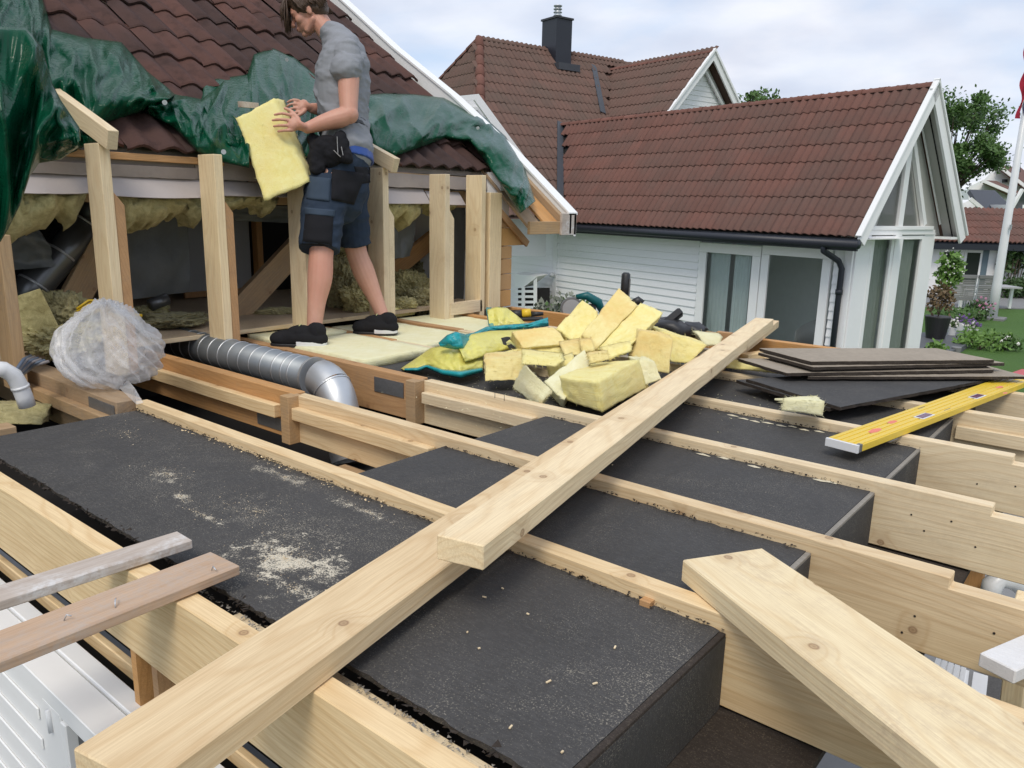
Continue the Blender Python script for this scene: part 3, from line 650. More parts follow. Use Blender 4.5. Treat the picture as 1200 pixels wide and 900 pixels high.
# corner boarding: horizontal boards with their own edges
yl, yr = 4.425, 4.565
zs = [0.02, 0.145, 0.265, 0.375, 0.47]
for i in range(4):
    MB().box(-3.76, -3.735, yl, yr, zs[i]+.002, zs[i+1]-.002).build('sheathing_board', M['sheathing'], house, 0.003)
MB().prism([(-3.735, yl, 0.473), (-3.735, 4.72, 0.473), (-3.735, 4.73, 0.50), (-3.735, 4.575, 0.60), (-3.735, yl, 0.60)], (-0.025, 0, 0)).build('sheathing_board', M['sheathing'], house, 0.002)
MB().prism([(-3.735, yl, 0.603), (-3.735, 4.57, 0.603), (-3.735, yl, 0.70)], (-0.025, 0, 0)).build('sheathing_board', M['sheathing'], house, 0.002)
lumber('trim_board', (-3.715, 4.40, 0.745), (-3.715, 4.74, 0.50), 0.02, 0.05, M['spruce_orange'], house)
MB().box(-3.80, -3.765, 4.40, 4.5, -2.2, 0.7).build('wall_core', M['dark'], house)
MB().box(-6.6, -3.80, 4.5, 4.6, -2.3, 1.0).build('gable_wall', M['white_board'], house)
# --- attic interior
o = MB().box(-7.5, -3.93, 0.4, 4.42, 0.028, 0.050).build('attic_floor', M['chipboard']); tag(o, kind='structure')
lumber('floor_edge', (-3.92, 1.7, 0.052), (-3.92, 3.45, 0.052), 0.016, 0.024, M['spruce_pale'], house)
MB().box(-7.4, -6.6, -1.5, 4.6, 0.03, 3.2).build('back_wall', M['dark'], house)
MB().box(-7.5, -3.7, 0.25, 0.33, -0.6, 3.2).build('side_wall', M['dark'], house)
MB().box(-4.6, -4.55, .3, 4.95, -.45, .025).build('void_board', M['dark'], house)  # near-black plates added so that the void under the attic stays dark
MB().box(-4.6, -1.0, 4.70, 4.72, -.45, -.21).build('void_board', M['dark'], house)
MB().box(-5.46, -5.4, 2.86, 3.42, 0.10, 1.2).build('inner_wall', M['grey_wall'], house)
MB().box(-5.40, -5.375, 2.86, 3.42, 0.06, 0.10).build('skirting', M['spruce_orange'], house)
lumber('inner_stud', (-5.38, 3.45, 1.2), (-5.38, 3.45, 0.06), 0.07, 0.05, M['spruce_orange'], house, up=(0, -1, 0))
MB().box(-6.2, -5.5, 3.5, 4.4, 0.05, 1.1).build('inner_panel', M['dark'], house)  # near-black block in place of the shade in an open gap
def brace(a, b_, w_, lb, m='spruce_old'):
    o = lumber('brace', a, b_, 0.048, w_, M[m], up=(0, -0.2, 1)); tag(o, lb, 'brace', 'old diagonal braces in the attic')
brace(HX(360, 258, -4.45), HX(262, 362, -4.45), 0.16, 'old diagonal brace left of the man')
brace(HX(515, 262, -4.5), HX(440, 322, -4.5), 0.13, 'old diagonal brace right of the man', 'spruce_orange')
brace(HX(124, 245, -4.5), HX(70, 345, -4.5), 0.15, 'old diagonal brace beside the silver duct at the left')
# duct in the attic
d_ = [HX(*q, -4.55) for q in ((20, 360), (40, 335), (75, 295), (100, 262), (118, 225))]
e = empty('attic_duct', d_[1], 'dull silver duct rising through wool behind the left post', 'duct')
MB().tube(d_[:4], 0.085, 20).build('duct_pipe', M['duct_grey'], e, smooth=True)
MB().tube([d_[3], d_[4]], 0.06, 18).build('duct_pipe', M['duct_grey'], e, smooth=True)
for k in (0.0, 0.5, 1.0):
    p = d_[1].lerp(d_[3], k*0.98); q = p+(d_[3]-d_[1]).normalized()*0.012
    MB().tube([p, q], 0.0885, 20).build('joint_ring', M['steel'], e, smooth=True)
# plastic sheets
def hang(name, q, x, m, lb, seed=0, n=14, amp=0.03, px=None):
    """crumpled film hung between four picture corners on the plane X = x"""
    P = [HX(a, c, x) for a, c in q]; vs = []
    for i in range(n+1):
        for j in range(n+1):
            u, v = i/n, j/n; p = P[0].lerp(P[1], u).lerp(P[3].lerp(P[2], u), v)
            vs.append(p+Vector((amp*fbm((u*2.5, v*2, seed), 1.0), 0.2*amp*fbm((u*6, v*3, seed+3), 1.0), 0)))
    fs = [(i*(n+1)+j, (i+1)*(n+1)+j, (i+1)*(n+1)+j+1, i*(n+1)+j+1) for i in range(n) for j in range(n)]
    o = link(name, mesh_from(name, vs, fs), m, smooth=True); return tag(o, lb, 'plastic sheet')
hang('plastic_sheet', ((140, 235), (222, 235), (222, 342), (146, 352)), -4.7, M['poly_dark'], 'dark plastic sheet hanging between the two left posts', 1)
hang('plastic_sheet', ((0, 262), (48, 270), (66, 312), (0, 318)), -4.42, M['poly_dark'], 'dark crumpled film in front of the silver duct', 2, amp=0.06)
hang('plastic_sheet', ((525, 235), (556, 235), (556, 362), (525, 362)), -4.15, M['poly_dark'], 'dark plastic sheet seen between the two right posts', 3)
hang('plastic_sheet', ((455, 250), (488, 255), (482, 300), (455, 305)), -4.2, M['poly_dark'], 'torn grey plastic right of the man', 4)
hang('plastic_sheet', ((262, 240), (352, 242), (352, 262), (262, 258)), -4.6, M['poly_dark'], 'grey plastic fold under the wool left of the held batt', 5)
# mineral wool
def clump(name, c, r, m, lb=None, cat='wool clump', grp=None, sub=5, seed=0, amp=0.38, parent=None):
    bm = bmesh.new(); bmesh.ops.create_icosphere(bm, subdivisions=sub, radius=1.0)
    r = Vector(r) if not isinstance(r, (int, float)) else Vector((r, r, r))
    for v in bm.verts:
        p = v.co.copy(); n_ = fbm(p+Vector((seed*3.1, seed, 0)), 1.3, 3)*amp+abs(fbm(p+Vector((seed, 5, seed)), 3.6, 3))*amp*0.9+fbm(p+Vector((seed, 2, seed)), 11.0, 3)*amp*0.3
        v.co = Vector((p.x*r.x, p.y*r.y, p.z*r.z))*(1+n_)
    me = bpy.data.meshes.new(name); bm.to_mesh(me); bm.free()
    o = link(name, me, m, parent, smooth=(m is not M['rockwool'] and m is not M['rockwool_dark']))
    o.location = c if parent is None else Vector(c)-parent_mw(parent).translation
    if lb: tag(o, lb, cat, grp)
    return o
def woolrow(y0, y1, zc, lb, seed, drop=0.06, m='rockwool', x=-3.95):
    n = max(6, int((y1-y0)/0.012)); vs = []; k = 12
    for i in range(n+1):
        y = y0+(y1-y0)*i/n; d = drop*1.45*(1+0.8*fbm((y*5, seed, 1), 1.0, 3)); ends = min(1, 0.35+5*min(i, n-i)/n)
        for j in range(k+1):
            a = PI*j/k; q = Vector((math.sin(a)*0.10, 0, -math.sin(a*0.5)**2*d*2.0))*ends
            nn = 0.030*fbm((y*14, a*2.2, seed), 1.0, 4)+0.012*fbm((y*55, a*9, seed), 1.0, 3)
            vs.append((x-0.02+q.x+nn-0.10*(j/k), y+nn*0.5, zc+0.045+q.z+nn))
    fs = [(i*(k+1)+j, (i+1)*(k+1)+j, (i+1)*(k+1)+j+1, i*(k+1)+j+1) for i in range(n) for j in range(k)]
    o = link('mineral_wool_edge', mesh_from('wool', vs, fs), M[m], smooth=True); tag(o, lb, 'mineral wool', 'wool bulging out under the cut eave')
woolrow(1.05, 1.66, 0.76, 'mineral wool bulging under the eave at the far left', 1, 0.075)
woolrow(1.76, 2.28, 0.75, 'mineral wool bulging under the eave between the two left posts', 2, 0.06)
woolrow(2.30, 2.72, 0.76, 'mineral wool bulging under the eave behind the held batt', 3, 0.04)
woolrow(3.42, 3.86, 0.745, 'mineral wool bulging under the eave right of the man', 4, 0.055)
woolrow(3.92, 4.2, 0.745, 'mineral wool bulging under the eave between the two right posts', 5, 0.035)
k = 0
for px, py, r, x, lb in ((38, 385, (.11, .13, .09), -4.2, 'wool clump at the foot of the duct'), (62, 365, (.10, .09, .10), -4.35, 'wool clump beside the duct'),
        (85, 372, (.10, .10, .11), -4.1, 'torn wool clump left of the yellow cable'), (110, 395, (.12, .12, .07), -4.0, 'wool clump on the floor by the bag'),
        (70, 400, (.12, .15, .07), -3.95, 'wool clump behind the bag, left'), (205, 375, (.12, .17, .035), -4.25, 'flat wool tuft on the attic floor between the left posts'),
        (175, 365, (.10, .10, .03), -4.5, 'thin wool tuft under the dark sheet'), (325, 365, (.1, .14, .02), -4.4, 'thin wool tuft left of the standing leg'),
        (398, 335, (.13, .12, .16), -4.35, 'big wool clump seen between the legs'), (420, 350, (.1, .1, .09), -4.1, 'wool clump low between the legs'),
        (478, 338, (.13, .13, .13), -4.35, 'wool heap right of the standing legs'), (492, 352, (.11, .10, .09), -4.1, 'wool block by the free post'), (470, 358, (.1, .1, .05), -4.05, 'low wool tuft right of the legs'),
        (405, 300, (.1, .12, .1), -4.6, 'wool higher up between the legs'), (490, 320, (.1, .12, .1), -4.7, 'wool in the shadow under the right brace')):
    k += 1; clump('wool_clump', HX(px, py, x), r, M['rockwool' if k % 3 else 'rockwool_dark'], lb, seed=k, grp='torn mineral wool in the attic')
a = HX(25, 345, -4.0); b_ = HX(50, 395, -3.95)
o = lumber('wool_slab', a, b_, 0.16, 0.05, M['rockwool'], up=(1, -.5, .5)); tag(o, 'leaning mineral wool slab right of the short left post', 'wool slab')
# yellow cable ends
e = empty('yellow_cable', HX(105, 360, -3.95), 'yellow cable loops among the wool behind the bag', 'cable')
for i in range(5):
    s_ = HX(90, 362+i*3, -4.0); t_ = HX(118+i*8, 352+i*4 if i < 3 else 372, -3.98)
    MB().tube([s_, s_.lerp(t_, .5)+Vector((0, 0, .02+.006*i)), t_], 0.006, 6).build('strand', M['yellow_plastic'], e, smooth=True)
MB().tube([HX(150, 372, -3.9), HX(158, 369, -3.9), HX(166, 370, -3.9)], 0.009, 8).build('strand', M['yellow_plastic'], e, smooth=True)
MB().tube([HX(176, 358, -4.4), HX(196, 350, -4.4)], 0.035, 14).build('sleeve', M['duct_grey'], empty('pipe_stub', HX(176, 358, -4.4), 'short grey pipe end below the dark sheet', 'pipe'), smooth=True)

# ------------------------------------------------------------------ tarpaulins
tarps = []
def polyat(pts, s):
    L = [0]
    for a, b2 in zip(pts, pts[1:]): L.append(L[-1]+math.hypot(b2[0]-a[0], b2[1]-a[1]))
    d = s*L[-1]
    for i in range(len(pts)-1):
        if d <= L[i+1] or i == len(pts)-2:
            t = (d-L[i])/max(1e-6, L[i+1]-L[i]); return (pts[i][0]+(pts[i+1][0]-pts[i][0])*t, pts[i][1]+(pts[i+1][1]-pts[i][1])*t)
def tarp(name, top, bot, lb, h0=0.03, bulge=0.12, fold=0.035, ns=200, nt_=76, seed=0, plane=None, nf=5.0, parent=None, skew=0.8, cat='tarpaulin', cap=0.24):
    vs = []
    P0, N = plane if plane else (PR0, NR)
    for i in range(ns+1):
        s = i/ns; a = polyat(top, s); c = polyat(bot, s)
        for j in range(nt_+1):
            t = j/nt_; px = a[0]+(c[0]-a[0])*t; py = a[1]+(c[1]-a[1])*t
            base = HP(px, py, P0+N*h0, N)
            prof = math.sin(PI*min(1, max(0, t)))**0.6
            ph = (s*nf+t*skew+0.5*fbm((s*3, t*2, seed), 1.0))*2*PI
            w1 = 0.25*fbm((s*2.5, t*1.6, seed+20), 1.0)
            r1 = 1-abs(noise.noise(Vector((s*nf*1.1+t*skew+w1, t*0.7, seed+2))))*3.2
            r2 = 1-abs(noise.noise(Vector((s*nf*2.4-t*skew*1.6+w1*2, t*1.3, seed+9))))*3.0
            r3 = 1-abs(noise.noise(Vector((s*nf*5.2+t*skew*2, t*2.6-s*3, seed+31))))*2.6
            hb_ = bulge*prof*(0.75+0.4*fbm((s*2.2, t, seed+4), 1.0))
            hf_ = fold*(0.35+0.65*prof)*(2.3*r1+1.3*r2+0.35*r3)
            d = (base-CAM); nd = abs(d.normalized().dot(N)+1e-6); kb = cap*math.tanh(hb_/nd/cap)+hf_*1.15
            vs.append(base-d.normalized()*kb)
    fs = [(i*(nt_+1)+j, (i+1)*(nt_+1)+j, (i+1)*(nt_+1)+j+1, i*(nt_+1)+j+1) for i in range(ns) for j in range(nt_)]
    o = link(name, mesh_from(name, vs, fs), M['tarp'], parent, smooth=True)
    md = o.modifiers.new('solid', 'SOLIDIFY'); md.thickness = 0.004
    if lb: tag(o, lb, cat, None)
    return o
tl = empty('tarpaulin', (-4.2, 2.6, 1.2), 'green tarpaulin bunched across the roof left of the man', 'tarpaulin')
tarp('tarp_roll', [(-30, -25), (8, -20), (46, -12), (60, 35), (100, 45), (142, 50), (172, 84), (206, 111)], [(-30, 60), (8, 62), (35, 110), (70, 112), (100, 148), (128, 142), (160, 132), (192, 120)], None, bulge=0.10, fold=0.05, seed=1, parent=tl, nf=4)
tarp('tarp_fold', [(178, 112), (206, 111), (236, 117), (262, 96), (292, 100)], [(172, 132), (205, 150), (232, 178), (262, 190), (292, 196)], None, bulge=0.10, fold=0.03, seed=3, parent=tl, ns=140, nf=2.5, h0=0.03, cap=0.14)
tarp('tarp_fold', [(236, 119), (240, 95), (290, 88), (298, 64), (320, 57), (345, 68), (372, 90), (378, 140)], [(262, 172), (290, 182), (318, 190), (335, 192), (350, 190), (360, 186), (372, 180), (378, 178)], None, bulge=0.10, fold=0.04, seed=5, parent=tl, ns=200, nf=3, h0=0.02, cap=0.12)
th = tarp('hanging_tarpaulin', [(-40, 28), (5, 33), (30, 34), (48, 55), (60, 98), (70, 118), (92, 150), (93, 164)], [(-40, 330), (-5, 290), (8, 268), (22, 240), (34, 205), (45, 190), (70, 186), (90, 172)], 'green tarpaulin hanging in deep folds at the left edge', bulge=0.10, fold=0.045, seed=8, ns=180, plane=(Vector((-3.62, 0, 0.6)), Vector((0.9, -0.42, 0.1)).normalized()), nf=2.2, skew=0.5)
tarp('tarpaulin', [(425, 112), (450, 110), (485, 111), (520, 115), (545, 128), (568, 138), (592, 160), (612, 190), (627, 236)], [(425, 150), (436, 172), (462, 183), (488, 174), (520, 162), (550, 166), (565, 184), (584, 212), (610, 250)], 'green tarpaulin bundle running from the man to the white verge', bulge=0.15, fold=0.035, seed=11, ns=240, nf=5, h0=0.05)
tarp('tarp_tail', [(36, 112), (60, 118), (75, 125), (100, 146), (118, 150)], [(70, 186), (85, 178), (96, 172), (112, 166), (124, 160)], None, bulge=0.03, fold=0.03, seed=13, ns=50, nt_=26, parent=tl, nf=3)
MB().bar(HP(280, 122, PR0+NR*0.22, NR), HP(302, 124, PR0+NR*0.22, NR), 0.02, 0.03).build('plank_end', M['grey_wood'], tl)  # plain grey bar standing in for a knife blade
o = lumber('old_fascia', HX(-6, 108, -3.66), HX(4, 40, -3.66), 0.1, 0.05, M['spruce_orange'], up=(1, 0, 0)); tag(o, 'orange timber end at the far left edge among tarpaulin folds', 'timber')

for px, py, pr_ in ((193, 120, tl), (262, 178, tl), (336, 70, tl), (560, 150, bpy.data.objects['tarpaulin.001'])):
    c = HP(px, py, PR0+NR*.2, NR); d = (CAM-c).normalized(); MB().tube([c, c+d*.004], .012, 14).build('eyelet', M['steel'], pr_)
# ------------------------------------------------------------------ glass wool batts and loose things on the deck
def d0(px, py, z=0.0): return DEP(HZ(px, py, z))
def puffy(name, front, back, m, lb, cat='wool batt', grp='yellow glass wool pieces', n=(22, 16, 12), amp=0.0045, seed=0, rnd=0.12, parent=None, fuzz=420):
    """soft block from 8 corner points (front quad TL TR BR BL, back quad), uneven torn faces"""
    F = [Vector(p) for p in front]; B = [Vector(p) for p in back]
    def tri(u, v, w_):
        a = F[0].lerp(F[1], u).lerp(F[3].lerp(F[2], u), v); b_ = B[0].lerp(B[1], u).lerp(B[3].lerp(B[2], u), v); return a.lerp(b_, w_)
    cen = tri(.5, .5, .5); idx = {}; vs = []; fs = []
    nx, ny, nz = n
    size = min((F[0]-F[1]).length, (F[0]-F[3]).length, (F[0]-B[0]).length)
    def vert(i, j, k):
        key = (i, j, k)
        if key in idx: return idx[key]
        u, v, w_ = i/nx, j/ny, k/nz
        p = tri(u, v, w_)
        # round the edges a little
        eu, ev, ew = min(u, 1-u), min(v, 1-v), min(w_, 1-w_)
        e2 = sorted((eu*nx, ev*ny, ew*nz))
        if e2[1] < 1: p = p.lerp(cen, 0.02+0.0*rnd)
        d = (p-cen).normalized()
        q = p*1.0
        tv = (tri(.5, .5, 1)-tri(.5, .5, 0)).normalized().dot(q-cen); lay = fbm((tv*150, u*2+seed, v*2), 1.0, 2)*(.9 if 0 < w_ < 1 else .2)
        wrp = Vector((fbm(q*3.2+Vector((seed*7, 1, 2)), 1.0, 2), fbm(q*3.2+Vector((3, seed*5, 9)), 1.0, 2), fbm(q*3.2+Vector((5, 4, seed*3)), 1.0, 2)))*min(.007, size*.08)
        p = p+wrp+d*(amp*(fbm(q*14+Vector((seed, 0, 0)), 1.0, 4)*1.5+lay+0.6*fbm(q*55, 1.0, 2)))
        idx[key] = len(vs); vs.append(p); return idx[key]
    for i in range(nx):
        for j in range(ny):
            fs.append((vert(i, j, 0), vert(i, j+1, 0), vert(i+1, j+1, 0), vert(i+1, j, 0))); fs.append((vert(i, j, nz), vert(i+1, j, nz), vert(i+1, j+1, nz), vert(i, j+1, nz)))
    for i in range(nx):
        for k in range(nz):
            fs.append((vert(i, 0, k), vert(i+1, 0, k), vert(i+1, 0, k+1), vert(i, 0, k+1))); fs.append((vert(i, ny, k), vert(i, ny, k+1), vert(i+1, ny, k+1), vert(i+1, ny, k)))
    for j in range(ny):
        for k in range(nz):
            fs.append((vert(0, j, k), vert(0, j, k+1), vert(0, j+1, k+1), vert(0, j+1, k))); fs.append((vert(nx, j, k), vert(nx, j+1, k), vert(nx, j+1, k+1), vert(nx, j, k+1)))
    # local frame: origin at the centre, x along the top edge, z across the layers
    ex = (F[1]-F[0]).normalized(); ey = (F[3]-F[0]); ez = ex.cross(ey).normalized(); ey = ez.cross(ex)
    if (F[3]-F[0]).length < (B[0]-F[0]).length: ez, ey = ey, -ez
    mw = frame(cen, ex, ey, ez); inv = mw.inverted()
    bm = bmesh.new(); bv = [bm.verts.new(inv @ v) for v in vs]
    for f in fs: bm.faces.new([bv[i] for i in f])
    bmesh.ops.recalc_face_normals(bm, faces=bm.faces)
    me = bpy.data.meshes.new(name); bm.to_mesh(me); bm.free()
    o = link(name, me, M[m], parent, mw=mw, smooth=True)
    if fuzz:
        rf = random.Random(seed+77); fb = MB(); nv = len(me.vertices)
        for q_ in range(fuzz):
            v_ = me.vertices[rf.randrange(nv)]; nn = v_.normal; a_ = nn.orthogonal().normalized(); tdir = Vector((rf.gauss(0, 1), rf.gauss(0, 1), rf.gauss(0, .35))); tdir = (tdir-nn*tdir.dot(nn)*.75).normalized()
            l_ = rf.uniform(.006, .022); w2 = nn.cross(tdir).normalized()*rf.uniform(.0006, .0018); p_ = v_.co-nn*.001; e_ = p_+tdir*l_+nn*l_*rf.uniform(.1, .5)
            fb.add([p_-w2, p_+w2, e_], [(0, 1, 2)])
        fm = mesh_from('fibre_tuft', fb.v, fb.f); fo = link('fibre_tuft', fm, M[m], o, mw=mw); fo['kind'] = 'stuff'
    if lb: tag(o, lb, cat, grp)
    return o
def qd(pts, deps): return [HD(p[0], p[1], d) for p, d in zip(pts, deps)]
def batt(px, deps, ext, m, lb, seed, **k):
    F = qd(px, deps); e = Vector(ext); return puffy('glass_wool_batt', F, [f+e for f in F], m, lb, seed=seed, **k)
away = Vector((FW.x, FW.y, 0)).normalized(); side = Vector((RT.x, RT.y, 0)).normalized()
dA0 = d0(706, 483)
# big block in front
puffy('glass_wool_batt', qd(((654, 440), (700, 448), (706, 484), (662, 469)), (3.16, 2.97, 2.99, 3.17)), qd(((702, 423), (750, 420), (762, 453), (716, 446)), (3.62, 3.42, 3.44, 3.64)), 'glasswool', 'largest square-cut yellow wool block at the front of the pile', seed=1)
batt(((748, 423), (768, 423), (775, 445), (757, 452)), (3.42, 3.44, 3.42, 3.4), away*.1+side*-.03, 'glasswool_pale', 'small pale wool piece right behind the largest block', 2)
batt(((725, 337), (747, 358), (697, 410), (680, 393)), (3.95, 3.9, 3.7, 3.76), away*.09+Vector((0, 0, -.05)), 'glasswool_orange', 'tall wool batt leaning up in the middle of the pile, its tip the highest point', 3)
batt(((752, 354), (777, 366), (737, 406), (699, 410)), (3.92, 3.86, 3.66, 3.72), away*.10+Vector((0, 0, -.06)), 'glasswool', 'wool batt leaning parallel to the tallest one, on its right', 4)
batt(((682, 351), (702, 367), (678, 403), (651, 386)), (3.98, 3.9, 3.76, 3.86), away*.08+Vector((0, 0, -.05)), 'glasswool', 'squarish pale yellow batt leaning left of the tallest one', 5)
batt(((749, 388), (790, 396), (784, 438), (738, 428)), (3.68, 3.62, 3.6, 3.66), away*.10, 'glasswool_orange', 'upright orange-tinged batt between the pile and the crossed beams', 6)
batt(((766, 384), (829, 405), (808, 425), (786, 424)), (3.95, 3.9, 3.88, 3.9), away*.12, 'glasswool', 'wool slab tapering towards the crossed beams', 7)
batt(((815, 391), (848, 395), (842, 405), (826, 406)), (4.3, 4.3, 4.25, 4.25), away*.12, 'glasswool_pale', 'pale wool strip touching the beams behind the tapering slab', 8, n=(8, 5, 4))
batt(((566, 421), (624, 416), (607, 446), (568, 447)), (3.46, 3.5, 3.42, 3.4), away*.16, 'glasswool_orange', 'thick torn batt lying nearest the plastic wrap', 9, amp=0.007)
batt(((612, 416), (664, 421), (652, 430), (612, 428)), (3.36, 3.38, 3.32, 3.3), away*.14, 'glasswool', 'thin flap of wool hanging over a dark hollow', 10, n=(10, 5, 5), amp=0.006)
batt(((616, 426), (648, 458), (637, 469), (606, 444)), (3.2, 3.12, 3.1, 3.28), away*.05+side*-.02+Vector((0, 0, -.05)), 'glasswool_pale', 'pale wool wedge standing left of the largest block', 11, n=(10, 8, 5))
batt(((684, 410), (692, 424), (662, 470), (637, 446)), (3.5, 3.44, 3.12, 3.24), away*.07+Vector((0, 0, -.05)), 'glasswool_pale', 'long pale batt slanting behind the largest block', 12)
batt(((598, 388), (648, 383), (668, 403), (612, 408)), (3.8, 3.85, 3.75, 3.7), away*.12+Vector((0, 0, -.06)), 'glasswool_orange', 'orange-tinged batt at the left of the pile beside the teal wrap', 13)
batt(((588, 412), (660, 400), (672, 416), (604, 421)), (3.75, 3.8, 3.7, 3.66), away*.10+Vector((0, 0, -.04)), 'glasswool', 'flat batt lying between the wrap and the slanting batts', 14, n=(12, 6, 5))
batt(((679, 399), (694, 398), (697, 412), (682, 413)), (3.62, 3.62, 3.58, 3.58), away*.05, 'glasswool_orange', 'small wool cube in the middle of the pile', 15, n=(6, 6, 4))
batt(((689, 416), (712, 413), (715, 421), (692, 427)), (3.36, 3.38, 3.36, 3.33), away*.06, 'glasswool_orange', 'small wool scrap on top of the largest block', 16, n=(7, 5, 4))
batt(((703, 410), (739, 402), (740, 411), (714, 422)), (3.55, 3.58, 3.55, 3.48), away*.06, 'glasswool', 'narrow wool bar above the largest block', 17, n=(9, 4, 4))
batt(((655, 403), (680, 400), (688, 416), (662, 418)), (3.68, 3.68, 3.6, 3.6), away*.1, 'glasswool_orange', 'crumpled wool lump left of the small cube', 18, n=(8, 7, 4), amp=0.006)
batt(((640, 428), (672, 418), (668, 440), (645, 450)), (3.5, 3.5, 3.42, 3.42), away*.1, 'glasswool', 'wool piece in the hollow below the thin flap', 19, n=(8, 7, 4))
batt(((850, 419), (892, 427), (916, 439), (851, 431)), (3.86, 3.8, 3.74, 3.82), away*.12+Vector((0, 0, -.02)), 'glasswool', 'yellow batt squeezed under the left tip of the stacked boards', 20, n=(12, 6, 4))
puffy('glass_wool_batt', qd(((917, 467), (967, 470), (965, 488), (915, 481)), (2.9, 2.88, 2.88, 2.9)), qd(((921, 466), (957, 463), (960, 480), (921, 478)), (3.02, 3.02, 3.02, 3.02)), 'glasswool_pale', 'lone pale wool block below the stacked boards', seed=21, n=(10, 6, 6), amp=0.004)
o = MB().tube([HD(908, 468, 2.95), HD(918, 469, 2.93)], [0.004, 0.009], 6).build('torn_tip', M['glasswool_pale'], o if False else bpy.data.objects['glass_wool_batt.020'])
# flat batts between the rear joists
def flat(x0, x1, y0, y1, z, lb, seed, m='glasswool_pale'):
    return puffy('flat_batt', [(x0, y0, z), (x1, y0, z), (x1, y0, z-.05), (x0, y0, z-.05)], [(x0, y1, z), (x1+.02, y1, z), (x1, y1, z-.05), (x0, y1, z-.05)], m, lb, 'wool batt', 'flat wool batts laid between the rear joists', n=(26, 3, 12), amp=0.006, seed=seed)
flat(-3.62, -2.93, 2.44, 2.93, 0.012, 'flat yellow batt between the two shoes', 31)
flat(-3.95, -3.10, 3.02, 3.49, -0.004, 'flat yellow batt just right of the rear shoe', 32)
flat(-3.95, -3.0, 3.59, 4.03, -0.004, 'flat yellow batt farthest back, near the sill block', 33)
flat(-3.95, -3.66, 2.45, 2.93, 0.02, 'bit of yellow batt peeping out left of the front shoe', 34)
puffy('flat_batt', [(-3.98, 3.44, .065), (-3.98, 3.80, .065), (-3.98, 3.80, .0), (-3.98, 3.44, .0)], [(-4.15, 3.44, .065), (-4.15, 3.80, .065), (-4.15, 3.80, .0), (-4.15, 3.44, .0)], 'glasswool', 'yellow batt edge under the wool heap beside the free post', 'wool batt', None, n=(14, 5, 5), seed=35)

# plastic wrap
def patch(name, top, bot, m, z=0.0, h0=0.0, bulge=0.08, fold=0.02, ns=50, nt_=20, seed=0, nf=3, parent=None, plane=None, crumple=1.0, tilt=0.0):
    """crumpled film lofted between two outlines given in the picture, lying on / above a plane"""
    vs = []; P0, N = plane if plane else (Vector((0, 0, z)), Vector((0, 0, 1)))
    for i in range(ns+1):
        s = i/ns; a = polyat(top, s); c = polyat(bot, s)
        cb = HP(c[0], c[1], P0, N); dc = DEP(cb)
        for j in range(nt_+1):
            t = j/nt_; px = a[0]+(c[0]-a[0])*t; py = a[1]+(c[1]-a[1])*t
            dep = dc+(1-t)*tilt
            base = HD(px, py, dep); prof = math.sin(PI*t)**0.6 if 0 < t < 1 else 0
            r1 = 1-abs(fbm((s*nf, t*1.4, seed+2), 1.0, 2))*2.4; r2 = 1-abs(fbm((s*nf*3, t*4, seed+9), 1.0, 2))*2.4
            hh = bulge*prof+fold*crumple*(0.3+0.7*prof)*(0.8*r1+0.5*r2)
            vs.append(base-(base-CAM).normalized()*hh)
    fs = [(i*(nt_+1)+j, (i+1)*(nt_+1)+j, (i+1)*(nt_+1)+j+1, i*(nt_+1)+j+1) for i in range(ns) for j in range(nt_)]
    o = link(name, mesh_from(name, vs, fs), m, parent, smooth=True); md = o.modifiers.new('solid', 'SOLIDIFY'); md.thickness = 0.002; return o
wr = empty('plastic_wrap', HZ(540, 430), 'torn yellow plastic wrap with teal edges and black print beside the wool pile', 'plastic wrap')
patch('wrap_film', [(470, 432), (488, 420), (505, 408), (530, 404), (548, 402), (566, 408)], [(474, 434), (490, 433), (500, 430), (518, 437), (540, 441), (566, 434)], M['wrap_yellow'], seed=3, parent=wr, bulge=0.05, fold=0.03, tilt=0.25)
patch('wrap_film', [(535, 402), (552, 392), (575, 388), (600, 387), (620, 386)], [(545, 424), (566, 418), (585, 412), (605, 408), (625, 402)], M['wrap_yellow'], z=0.06, seed=5, parent=wr, bulge=0.05, fold=0.02, tilt=0.2)
patch('wrap_film', [(571, 363), (582, 360), (594, 361), (606, 370), (618, 381)], [(574, 387), (585, 388), (597, 387), (610, 387), (622, 385)], M['wrap_yellow'], z=0.06, seed=7, parent=wr, bulge=0.03, fold=0.02, tilt=0.1, ns=30)
patch('teal_edge', [(474, 432), (490, 431), (500, 427.5), (518, 433), (540, 435), (565, 431)], [(474, 434), (490, 435), (500, 431), (518, 439), (540, 443), (566, 436)], M['wrap_teal'], seed=8, parent=wr, bulge=0.055, fold=0.004, ns=40, nt_=4)
patch('teal_edge', [(514, 402), (524, 393), (534, 389), (545, 392), (556, 390), (570, 383), (590, 381), (620, 379), (642, 372)], [(516, 406), (532, 409), (543, 409), (552, 400), (562, 396), (575, 389), (595, 387), (622, 385), (643, 382)], M['wrap_teal'], z=0.10, seed=9, parent=wr, bulge=0.03, fold=0.02, ns=80, nt_=8, nf=8)
patch('teal_edge', [(569, 360), (571, 372), (573, 386)], [(576, 360), (576, 372), (580, 385)], M['wrap_teal'], z=0.10, seed=12, parent=wr, bulge=0.02, fold=0.01, ns=16, nt_=4)
patch('teal_edge', [(579, 361), (585, 359.5), (590, 361)], [(580, 363), (585, 363), (589, 362)], M['wrap_teal'], z=0.10, seed=13, parent=wr, bulge=0.03, fold=0.0, ns=8, nt_=3)
def blot(pts, dep, parent, m): 
    P = [HD(x, y, dep) for x, y in pts]; return MB().prism(P, FW*0.002).build('black_print', m, parent)
dp = DEP(HZ(590, 410, .06))
